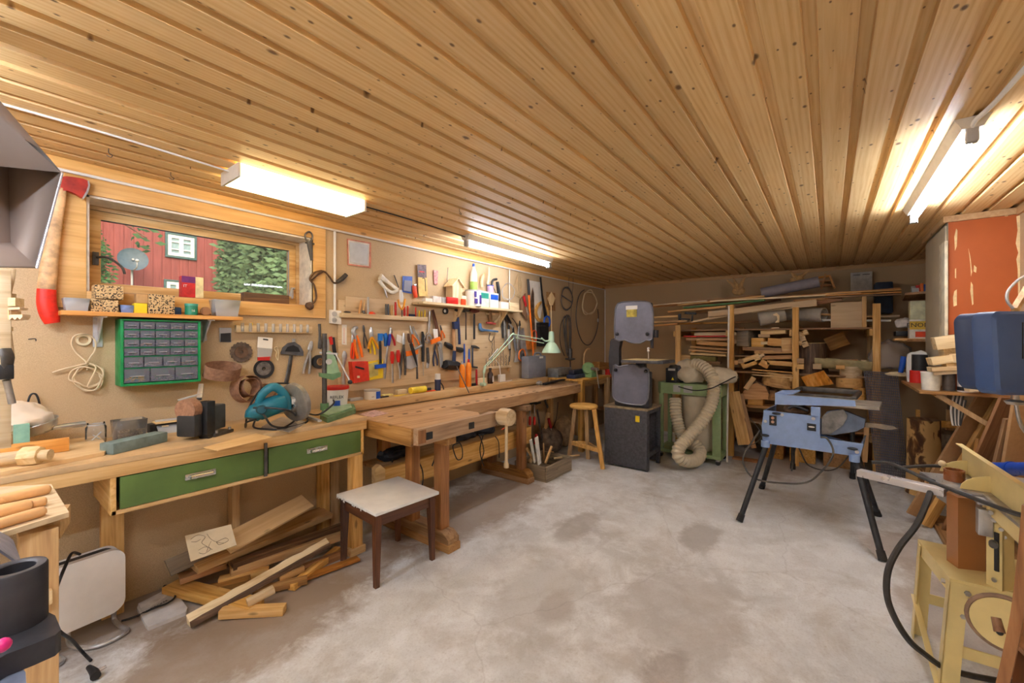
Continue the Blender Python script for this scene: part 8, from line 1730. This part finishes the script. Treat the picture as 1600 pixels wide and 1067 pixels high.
for k, (a, b_, pt, m_, lb) in enumerate(((1424, 1431, 443, plain('glass_grey', (166, 158, 146), .3), 'small glass jar on the upper niche shelf'), (1431, 1438, 441, RED, 'small red tin on the upper niche shelf'), (1438, 1443, 439, ORANGE, 'small orange tin on the upper niche shelf'), (1443, 1449, 440, BLUE, 'small blue tin on the upper niche shelf'), (1425, 1436, 447, LGREY, 'pale low tin at the front of the upper niche shelf'))):
    nbox(a, b_, pt, 455, 5.4 + .05 * (k % 2) - (.07 if k == 4 else 0), .04, m_, 'small_tin', lb, 'tin', z=NZ[0])
o, zt_ = nbox(1421, 1450, 500, 531, 5.28, .10, plain('carton_white', (226, 220, 206), .5), 'carton', 'white carton with orange mark and dark lettering on the niche shelf', 'carton', z=NZ[1])
del o['category']; del o['label']
p = onX(1449, 520, 5.279); q = onX(1421, 520, 5.279); yc = (p.y + q.y) / 2; o2 = o
root_c = thing('paint_carton', 'white and yellow carton lettered in black on the niche shelf', 'carton', (5.33, yc, NZ[1])); o.parent = root_c; o.name = 'carton_body'; o.location = V(o.location) - V((5.33, yc, NZ[1]));
WM[o.name] = WM[root_c.name]
MB().box(5.2775, 5.2795, p.y, q.y, NZ[1] + .09, NZ[1] + .165).ow('yellow_band', plain('band_yellow', (226, 186, 60), .5), root_c)
text_mb('ENOM', .055, face_M((5.2765, yc - .0, NZ[1] + .128), (0, -1, 0), (0, 0, 1))).ow('lettering', BLACK, root_c)
MB().box(5.2765, 5.2775, yc - .05, yc + .02, NZ[1] + .02, NZ[1] + .07).ow('orange_mark', OR_S, root_c)
o, z2_ = nbox(1422, 1450, 470, 499, 5.29, .10, plain('carton_green', (206, 206, 170), .5), 'cardboard_box', 'pale green printed box stacked on the lettered carton', 'box', z=zt_ + .001)
tag(drape(onX(1414, 506, 5.5), .07, 41, (.7, 1, .9)).ob('white_bag', plain('bag_white', (214, 206, 200), .5), loc=onX(1414, 515, 5.5)), 'crumpled white bag beside the cartons in the niche', 'bag')
nbox(1400, 1420, 521, 529, 5.5, .2, BLACK, 'black_case', 'flat black case under the white bag in the niche', 'case', z=NZ[1] + .03)
board(onX(1397, 530, 5.3), onX(1446, 531, 5.3), .12, .02, Y_[0], 'timber_board', 'short pine board end on the niche shelf', 'board')
tk_ = thing('tin_holder', 'white rounded holder with a black and yellow tin beside the low shelf', 'holder', onX(1430, 600, 4.9))
P = smooth([onX(a, b, 4.86) for a, b in ((1417, 560), (1421, 552), (1430, 550), (1448, 551), (1449, 602), (1430, 603), (1418, 598))], 2, True);
zlo = min(p.z for p in P)
MB().prism(P, (.04, 0, 0)).ow('white_back', WHITE, tk_)
q = onX(1437, 580, 4.83); MB().cyl((4.83, q.y, q.z), (4.83, q.y, q.z + .14), .05, n=20).ow('dark_tin', BLACK, tk_)
q = onX(1434, 604, 4.80); MB().cyl((4.80, q.y, 1.0385), (4.80, q.y, 1.14), .05, n=20).ow('red_tin', RED, tk_)
CSZ = 1.0385
def cancan(px0, px1, pt, x, mat, name, label, cat, lid=None, taper=1, band=None):
    p, q = onX(px1, 600, x), onX(px0, 600, x); r = (q.y - p.y) / 2 * .93; yc = (p.y + q.y) / 2; h = onX((px0 + px1) / 2, pt, x).z - CSZ
    t = thing(name, label, cat, (x, yc, CSZ)); MB().lathe([(0, .001), (r * taper, .001), (r, h), (0, h)], n=30).ob('body', mat, t)
    if lid: MB().lathe([(0, h + .001), (r * 1.03, h + .001), (r * 1.03, h + .01), (0, h + .01)], n=30).ob('rim', lid, t)
    if band: MB().lathe([(r * 1.002, h * .08), (r * 1.004, h * .08), (r * 1.004, h * .3), (r * 1.002, h * .3)], n=30).ob('band', band, t)
    return t
cancan(1437, 1472, 583, 4.16, plain('white_tub', (222, 220, 208), .4), 'paint_tub', 'white printed paint tub at the left of the low shelf', 'tub', WHITE, .9, None)
cancan(1471, 1494, 585, 4.18, plain('pewter', (104, 98, 96), .4, .5), 'metal_can', 'dull dark metal can between the two tubs on the low shelf', 'can', DSTEEL)
cancan(1494, 1531, 585, 4.16, plain('blue_white_can', (210, 206, 206), .5, 0, .08), 'patterned_can', 'white can with a black and white checked band on the low shelf', 'can', None, 1, BLACK)
LT = [wood('light', 'x'), wood('light', 'y'), wood('pale', 'x')]
HP = [((1459, 537), (1536, 527), .09, .06, 0, 'long pale block across the top of the offcut heap', .0), ((1470, 548), (1500, 544), .08, .05, 1, 'pale block standing below the long top block', .06), ((1505, 533), (1538, 533), .07, .05, 0, 'thick pale block at the top right of the offcut heap', -.05),
      ((1452, 565), (1508, 556), .10, .035, 0, 'slanted pale board at the left of the offcut heap', .0), ((1490, 560), (1508, 558), .07, .04, 1, 'small square block end in the middle of the heap', -.05), ((1505, 570), (1545, 562), .09, .05, 0, 'large pale block at the right of the offcut heap', -.02),
      ((1452, 577), (1516, 573), .10, .02, 2, 'thin board beneath the slanted one', .0), ((1455, 583), (1518, 579), .10, .015, 1, 'thin board resting on the tubs at the left', .02), ((1514, 580), (1545, 576), .08, .03, 0, 'block above the checked can', -.02), ((1508, 590), (1545, 586), .09, .014, 1, 'upper thin board over the checked can', -.03),
      ((1512, 597), (1545, 592), .09, .014, 2, 'lower thin board over the checked can', -.05), ((1510, 607), (1542, 604), .06, .03, 1, 'pale block lying before the checked can', -.10), ((1500, 550), (1540, 546), .08, .04, 1, 'block wedged behind the thick top right block', .05), ((1475, 571), (1500, 568), .06, .03, 2, 'small wedge in the middle left of the heap', .0), ((1512, 556), (1545, 554), .05, .03, 0, 'narrow pale strip near the clamp case', -.06)]
for k, (a, b_, w_, h_, m_, lb, dx) in enumerate(HP):
    x = 4.12 + dx; board(onX(a[0], a[1], x), onX(b_[0], b_[1], x + .02), w_ * 1.1, h_ * 1.45, LT[m_], 'wood_offcut', lb, 'offcut', up=V((0, 0, 1)))
for k in range(6): cable([onX(1490 + k * 3, 618, 4.2), onX(1486 + k * 3, 640, 4.2), onX(1490 + k * 2, 665, 4.2), onX(1494 + k * 3, 625, 4.21)], .006, CG if k % 2 else WHITE, 'hanging_cable', 'strand of grey and white cable hanging under the low shelf', group='cables under the low shelf')
# ---------------------------------------------------------------- leaning boards at the right
bl = thing('bark_log', 'upright log with peeling bark and pale bare patches', 'log', onZ(1440, 770, 0))
p = onZ(1443, 772, 0); dpt = p.x * cy_ + p.y * sy_; zt_ = H + (HZ - 655) * dpt / FPX; r_ = 20 * dpt / FPX
def barkmat():
    m, nt, b = newmat('peeling_bark'); v, _ = coords(nt, 'Object', False)
    f = noise(nt, mapv(nt, v, (9, 9, 4)), 1.5, 4, .5, .5)
    nt.links.new(ramp(nt, f, [(.40, lin((92, 62, 38))), (.47, lin((140, 98, 58))), (.51, lin((226, 186, 122)))]), b.inputs['Base Color']); b.inputs['Roughness'].default_value = .8; bump(nt, b, f, .6, .02); return m
MB().lathe([(0, 0), (r_ * 1.05, 0), (r_, .2), (r_ * .97, zt_ * .6), (r_ * .96, zt_), (0, zt_)], (p.x, p.y, 0), (0, 0, 1), 26).ow('bark', barkmat(), bl)
MB().lathe([(0, zt_ + .0005), (r_ * .9, zt_ + .0005), (r_ * .9, zt_ + .003), (0, zt_ + .003)], (p.x, p.y, 0), (0, 0, 1), 26).ow('cut_face', wood('old', 'x'), bl)
sf = thing('pine_trestle', 'small pine frame and weathered block behind the bark log', 'frame', onT(1480, 760, 3.9))
q = onT(1480, 680, 3.9)
MB().bar(onT(1434, 655, 4.0), onT(1434, 640, 4.0), .03, .03).bar(onT(1460, 662, 3.9), onT(1500, 664, 3.8), .03, .06).ow('frame_rail', PX, sf)
MB().bar(onT(1484, 640, 3.9), onT(1484, 672, 3.9), .03, .05).ow('frame_post', PZ, sf)
p = onT(1478, 690, 4.0); MB().box(p.x - .1, p.x + .2, p.y - .14, p.y + .1, 0, H - 146 * 4.0 / FPX, None, .01).ow('weathered_block', GW, sf)
def lean(c1, c2, c3, c4, t1, t2, th, m_, lb, name='leaning_board', grp=None):
    """board given by four surveyed corners; t1 depth of the foot end, t2 of the head end"""
    P = [onT(c1[0], c1[1], t1), onT(c2[0], c2[1], t1), onT(c3[0], c3[1], t2), onT(c4[0], c4[1], t2)]
    for p in P: p.z = max(p.z, .004)
    ex = ((P[3] - P[0]) + (P[2] - P[1])).normalized(); L_ = ((P[3] - P[0]).length + (P[2] - P[1]).length) / 2
    wv = ((P[1] - P[0]) + (P[2] - P[3])) / 2; W_ = wv.length; wv = (wv - ex * wv.dot(ex)).normalized(); n = ex.cross(wv)
    if n.dot(P[0]) < 0: n = -n;
    c = (P[0] + P[1]) / 2
    M = Mx(((ex.x, wv.x, n.x, c.x), (ex.y, wv.y, n.y, c.y), (ex.z, wv.z, n.z, c.z), (0, 0, 0, 1)))
    o = MB().box(0, L_, -W_ / 2, W_ / 2, 0, th, None, .002).ob(name, m_, None, M=M); WM[o.name] = M
    return tag(o, lb, 'board', grp)
MDF = plain('mdf_tan', (190, 150, 106), .65, 0, .04, 40)
lean((1422, 797), (1441, 822), (1562, 620), (1532, 612), 3.15, 3.02, .018, MDF, 'wide smooth tan board leaning across the log, furthest left')
lean((1443, 822), (1456, 830), (1584, 612), (1570, 606), 3.08, 2.98, .03, wood('pine', 'x'), 'narrow thick pine plank leaning beside the tan board')
lean((1470, 828), (1515, 838), (1600, 625), (1572, 620), 2.98, 2.64, .02, wood('brown', 'x'), 'brown plank leaning behind the yellow machine')
lean((1545, 850), (1585, 862), (1625, 600), (1600, 585), 2.80, 2.42, .02, MDF, 'tan board leaning at the far right edge')
lean((1490, 835), (1560, 838), (1574, 702), (1538, 680), 2.92, 2.90, .02, wood('orange', 'x'), 'short honey-coloured board standing among the leaning boards')
lean((1520, 850), (1566, 860), (1605, 660), (1580, 650), 2.78, 2.56, .02, wood('old', 'x'), 'dark board lowest behind the yellow fence')
tag(MB().box(3.9, 4.6, RY + .02, -.62, 0, .03, None, .004).ob('base_board', wood('old', 'x'), loc=(4.2, -.8, 0)), 'old plank on the floor under the leaning boards', 'plank')
# ---------------------------------------------------------------- yellow planer
YM = plain('machine_yellow', (230, 210, 146), .4, 0, .05, 6)
SH = .4485
yf = thing('planer_thicknesser', 'pale yellow planing machine on a sheet metal stand at the right edge', 'planer', (2.4, -.55, 0))
K = lambda x, y, z: V((x, y, z))
f1 = onZ(1430, 1012, 0); f1 = V((f1.x, f1.y, 0)); print('planer foot', f1)
c_fl = onZ(1434, 846, SH); c_nl = onZ(1484, 908, SH); c_nr = onZ(1589, 930, SH); c_fr = onZ(1480, 838, SH); print(c_fl, c_nl, c_nr)
inn = [onZ(1476, 835, SH), onZ(1478, 880, SH)]
x0_, x1_ = c_nl.x, c_fl.x; yl = (c_nl.y + c_fl.y) / 2; yr_ = -.80
MB().prism([c_nl, c_fl, V((c_fl.x + .0, yr_, SH)), V((c_nl.x + .02, yr_, SH))], (0, 0, .012)).ow('stand_top', YM, yf)
e = (c_fl - c_nl).normalized()
MB().prism([c_nl, c_fl, c_fl - V((0, 0, .05)), c_nl - V((0, 0, .05))], V((0, -.004, 0))).ow('top_flange', YM, yf)
MB().prism([c_nl, V((c_nl.x + .02, yr_, SH)), V((c_nl.x + .02, yr_, SH - .05)), c_nl - V((0, 0, .05))], V((.004, 0, 0))).ow('top_flange', YM, yf)
def angle_leg(tp, ft, sx, sy, w=.052):
    mb = MB()
    for (dx, dy) in ((sx * w, 0), (0, sy * w)):
        a = V((dx, dy, 0)); nn = V((0, sy * .004, 0)) if dx else V((sx * .004, 0, 0))
        mb.prism([tp, tp + a, ft + a, ft], nn)
    mb.ow('leg', YM, yf)
legs = [(c_nl, V((c_nl.x - .03, c_nl.y + .035, 0)), 1, -1), (c_fl, V((c_fl.x + .02, f1.y, 0)), -1, -1), (V((c_nl.x + .02, yr_, SH)), V((c_nl.x - .01, yr_ - .03, 0)), 1, 1), (V((c_fl.x, yr_, SH)), V((c_fl.x + .02, yr_ - .03, 0)), -1, 1)]
for tp, ft, sx, sy in legs: angle_leg(tp, ft + V((0, 0, .0)), sx, sy)
zl = .20
la = legs[1][1].lerp(legs[1][0], .42); lb_ = legs[3][1].lerp(legs[3][0], .42); lc = legs[0][1].lerp(legs[0][0], .42); ld2 = legs[2][1].lerp(legs[2][0], .42)
MB().bar(la, lb_, .006, .045).ow('cross_rail', YM, yf); MB().bar(lc + V((.01, 0, 0)), ld2 + V((.01, 0, 0)), .006, .045).ow('cross_rail', YM, yf)
MB().bar(la + V((0, 0, .0)), legs[0][1].lerp(legs[0][0], .05), .02, .005).ow('brace', YM, yf)
for (px, py) in ((1508, 920), (1502, 957)):
    c = onT(px, py, (c_nl.x * cy_ + c_nl.y * sy_) - .002); c.x = c_nl.x - .001; MB().cyl(c, c + V((-.008, 0, 0)), .010, n=6).ow('bolt', STEEL, yf)
c = c_nl + V((.05, .004, -.025)); MB().cyl(c, c + V((0, .012, 0)), .009, n=6).ow('bolt', STEEL, yf)
dB = 1.72
MB().prism([onZ(1479, 875, SH + .012), onZ(1497, 888, SH + .012), onZ(1540, 893, SH + .012), onZ(1560, 875, SH + .012), onZ(1500, 860, SH + .012)], (0, 0, .29)).ow('motor_box', plain('box_brown', (168, 114, 66), .3, 0, .08, 3), yf)
sx_ = 1.52
P = [onT(1541, 775, 1.60), onT(1566, 790, 1.55), onT(1566, 922, 1.55), onT(1541, 893, 1.60)]; P[2].z = P[3].z = SH + .012
MB().prism(P, V((.006, -.006, 0))).ow('slotted_plate', YM, yf)
P = [onT(1566, 790, 1.55), onT(1582, 800, 1.56), onT(1582, 920, 1.56), onT(1566, 922, 1.55)]; P[2].z = P[3].z = SH + .012
MB().prism(P, V((.006, -.006, 0))).ow('plate_flange', YM, yf)
MB().tube([onT(1558, 832, 1.566), onT(1558, 892, 1.566)], .008, 8).ow('slot', BLACK, yf)
for (px, py) in ((1553, 812), (1564, 826), (1552, 848), (1548, 800), (1553, 905), (1569, 838)):
    c = onT(px, py, 1.56); MB().cyl(c, c + V((-.012, .002, 0)), .007, n=8).ow('bolt', STEEL, yf)
c = onT(1552, 848, 1.555); MB().cyl(c, c + V((-.03, .006, 0)), .012, n=10).ow('clamp_bolt', DSTEEL, yf)
tz_ = .72
ta, tb2 = onZ(1545, 782, tz_), onZ(1598, 845, tz_)
print('table', ta, tb2)
fA, fB = onT(1503, 695, 1.92), onT(1598, 756, 1.40); fz_ = (fA.z + fB.z) / 2; fA.z = fB.z = fz_; fe_ = (fB - fA).normalized(); fC = fB + fe_ * .35
zt2 = fz_ - .115
MB().prism([fA, fC, V((fC.x, fC.y, zt2)), V((fA.x, fA.y, zt2))], V((.0, -.006, 0))).ow('fence', YM, yf)
MB().prism([fA, fC, fC + V((0, .02, 0)), fA + V((0, .02, 0))], V((0, 0, .005))).ow('fence_lip', YM, yf)
mb = MB().prism([V((fA.x, fA.y + .03, zt2 - .012)), V((fC.x, fC.y + .03, zt2 - .012)), V((fC.x, fC.y - .3, zt2 - .012)), V((fA.x, fA.y - .3, zt2 - .012))], (0, 0, .011)); mb.ow('table_top', SILV, yf)
MB().prism([V((fB.x + .30, fB.y + .032, zt2 - .07)), V((fC.x, fC.y + .032, zt2 - .07)), V((fC.x, fC.y + .032, zt2 - .013)), V((fB.x + .30, fB.y + .032, zt2 - .013))], V((0, -.012, 0))).ow('table_rail', YM, yf)
for (px, py, rr_, t_) in ((1500, 728, .055, 1.85), (1545, 765, .06, 1.62)):
    c = onT(px + 20, py, t_); c.z = zt2; dv = V((fe_.y, -fe_.x, 0)); dv = dv if dv.y > 0 else -dv
    pts = [c, c + dv * (rr_ * 1.9)] + [c + dv * (rr_ * 1.9 * math.cos(a)) + V((0, 0, rr_ * 1.1 * math.sin(a))) for a in (.3, .6, .9, 1.2, 1.5)]
    MB().prism(pts, fe_ * .005).ow('quadrant', YM, yf)
    MB().tube([c + dv * (rr_ * 1.6 * math.cos(a)) + V((0, 0, rr_ * .85 * math.sin(a))) - fe_ * .001 for a in (.25, .6, .95, 1.3)], .004, 6, 3).ow('slot', LGREY, yf)
c0 = onT(1530, 766, 1.66); MB().cyl(c0 - V((0, 0, .01)), c0, .05, n=28).ow('round_base', SILV, yf)
c0 = onT(1540, 778, 1.62); MB().box(c0.x - .04, c0.x + .04, c0.y - .02, c0.y + .03, c0.z - .02, c0.z + .004, None, .004).ow('slide_block', ALU, yf)
sa_, sb_ = onZ(1342, 727, .77), onZ(1478, 757, .77); sa_.z = sb_.z = .735
MB().bar(sa_, sb_, .05, .032, b=.002).ow('sliding_arm', plain('arm_aluminium', (216, 214, 216), .3, .5, .03), yf)
q1, q2 = onZ(1462, 735, .77), onZ(1528, 770, .77)
MB().bar(V((q1.x, q1.y, .752)), V((q2.x, q2.y, .752)), .12, .012, b=.002).ow('arm_plate', ALU, yf)
MB().bar(V((q1.x - .05, q1.y, .70)), V((q2.x - .05, q2.y, .70)), .012, .09, b=.002).ow('arm_side', ALU, yf)
r0 = onT(1491, 740, 1.80); MB().ring(r0 - V((0, 0, .03)), (0, 0, 1), .033, .027, .048, 28).ow('brown_ring', plain('ring_brown', (150, 92, 54), .25), yf)
MB().ball(onT(1472, 724, 1.9), .014).ow('cream_knob', CREAM, yf)
t_ = onT(1538, 815, 1.6); MB().box(t_.x - .02, t_.x + .02, t_.y - .02, t_.y + .02, t_.z - .05, t_.z + .05, None, .004).ow('slide_bracket', ALU, yf)
wc = onT(1572, 975, 1.42); wn = V((-.95, .2, 0)).normalized()
MB().lathe([(0, 0), (.06, .004), (.085, .008), (.085, .0), (.06, -.004), (0, -.006)], wc, wn, 36).ow('wheel_disc', YM, yf)
MB().tube([wc + basis(wn)[1] * .09 * math.cos(a * .1963) + basis(wn)[2] * .09 * math.sin(a * .1963) for a in range(32)], .008, 8, closed=True).ow('wheel_rim', plain('rim_worn', (150, 120, 96), .5, 0, .2), yf)
MB().tube([onT(1556, 965, 1.38), onT(1562, 988, 1.36)], [.012, .014], 12).ow('crank_grip', wood('brown', 'z'), yf); MB().ball(onT(1562, 988, 1.36), .009).ow('grip_cap', BLACK, yf)
def fz(x, y, z): return onZ(x, y, z)
cable([onT(1640, 812, 1.2), onT(1600, 806, 1.32), onT(1560, 793, 1.45), onT(1500, 770, 1.62), onT(1450, 750, 1.75), onT(1420, 736, 1.85), onT(1390, 724, 1.95), onT(1362, 722, 2.0)], .008, plain('cable_black', (52, 50, 48), .5), 'machine_cable', 'thick black cable lying over the aluminium arm of the yellow machine')
cable([onT(1400, 731, 1.98), onT(1440, 728, 2.05), onT(1475, 728, 2.05)], .008, plain('cable_black', (52, 50, 48), .5), 'machine_cable', 'short run of black cable behind the aluminium arm')
cable([onT(1458, 752, 1.9), onT(1450, 780, 1.8), onT(1432, 820, 1.72), onT(1405, 855, 1.66), onT(1388, 890, 1.63), onT(1386, 930, 1.62), onT(1398, 965, 1.64), onT(1420, 1000, 1.66), onT(1445, 1022, 1.66), onT(1480, 1045, 1.66), onZ(1540, 1060, .015), onZ(1600, 1068, .012), onZ(1680, 1072, .012)], .0115, plain('cable_black', (52, 50, 48), .5), 'machine_cable', 'thick black cable looping down to the floor left of the yellow machine')
h0_, h1_ = onT(1548, 732, 2.1), onT(1640, 733, 1.8); hs_ = thing('blue_hose', 'short run of bright blue hose behind the yellow fence', 'hose', h0_)
MB().cyl(h0_, h1_, .03, n=24).ow('hose', plain('hose_blue', (24, 70, 170), .3), hs_); m_ = h0_.lerp(h1_, .38); MB().cyl(m_, m_.lerp(h1_, .06), .034, n=24).ow('collar', plain('hose_blue', (24, 70, 170), .3), hs_)
AR = thing('wooden_arc', 'curved brown wooden frame in the lower right corner', 'frame', onT(1590, 1100, .95))
pts = [(1562, 1090), (1576, 1030), (1590, 960), (1600, 880), (1608, 790)]
MB().tube([onT(a, b, .98) for a, b in pts], .011, 4, 4, flat=1.6).ow('curved_rail', wood('brown', 'z'), AR)
MB().bar(onT(1590, 985, 1.0), onT(1650, 1045, 1.02), .02, .06).ow('cross_strut', wood('brown', 'x'), AR)
MB().prism([onT(1604, 880, 1.02), onT(1660, 880, 1.02), onT(1660, 1120, 1.02), onT(1574, 1120, 1.02)], V((.02, -.02, 0))).ow('side_board', wood('dark', 'z'), AR)
CB = thing('grinder_cover', 'dark blue rounded plastic case hanging at the right edge', 'case', onT(1575, 600, 1.7))
tC = 1.55
P = [onT(a, b, tC) for a, b in ((1552, 487), (1640, 484), (1640, 618), (1575, 617), (1562, 608), (1553, 560), (1547, 500))]
bm_ = MB(); a0 = onT(1536, 486, tC + .0);
def rcase(x0, x1, y0, y1, t0, t1, m_, nm, r=10):
    pts = []
    for (cx, cy3, a) in ((x1 - r, y0 + r, -90), (x1 - r, y1 - r, 0), (x0 + r + 7, y1 - r, 90), (x0 + r, y0 + r, 180)):
        for k in range(5): q = R(a + 22.5 * k); pts.append((cx + r * math.cos(q), cy3 + r * math.sin(q)))
    F1_ = [onT(a, b, t0) for a, b in pts]; c = sum(F1_, V()) / len(F1_); d = V((cy_, sy_, 0)) * (t1 - t0)
    mb = MB(); n = len(F1_); ring0 = [c + (p - c) * .93 for p in F1_]; ring1 = [p + d * .12 for p in F1_]; ring2 = [p + d * .88 for p in F1_]; ring3 = [c + (p - c) * .95 + d for p in F1_]
    vs = ring0 + ring1 + ring2 + ring3; fs = [tuple(range(n)), tuple(range(3 * n, 4 * n))[::-1]]
    for k in range(3):
        for i in range(n): fs.append((k * n + i, k * n + (i + 1) % n, (k + 1) * n + (i + 1) % n, (k + 1) * n + i))
    mb.add(vs, fs).ow(nm, m_, CB)
NB = plain('case_blue', (66, 92, 140), .42, 0, .06, 6)
rcase(1553, 1660, 486, 618, 1.50, 1.58, NB, 'front_shell', 12)
rcase(1537, 1660, 488, 612, 1.585, 1.70, plain('case_navy', (54, 72, 108), .45, 0, .06, 6), 'back_shell', 12)
P = [onT(a, b, 1.49) for a, b in ((1598, 504), (1640, 504), (1640, 560), (1598, 560))]; MB().tube(P, .002, 6, closed=True).ow('front_panel_line', BLACK, CB)
MB().lathe([(0, 0), (.022, 0), (.03, .012), (.012, .02), (.010, .05), (0, .05)], onT(1586, 632, 1.6), (0, 0, 1), 20).ow('wing_knob', ALU, CB)
MB().tube([onT(1588, 632, 1.6), onT(1591, 650, 1.6), onT(1602, 675, 1.6), onT(1640, 700, 1.6)], .006, 8, 3).ow('wire_stem', STEEL, CB)
MB().tube([onT(1583, 482, 1.6), onT(1574, 470, 1.62), onT(1575, 455, 1.65), onT(1588, 440, 1.7), onT(1600, 432, 1.75), onT(1640, 410, 1.8)], .005, 8, 4).ow('wire_loop', LGREY, CB)
MB().bar(onT(1585, 484, 1.75), onT(1612, 440, 1.8), .02, .02).ow('wooden_strut', PX, CB)
p = onT(1620, 600, 1.62); MB().box(p.x, p.x + .04, RY + .002, p.y, p.z - .02, p.z + .02, None, .002).ow('wall_arm', DSTEEL, CB)
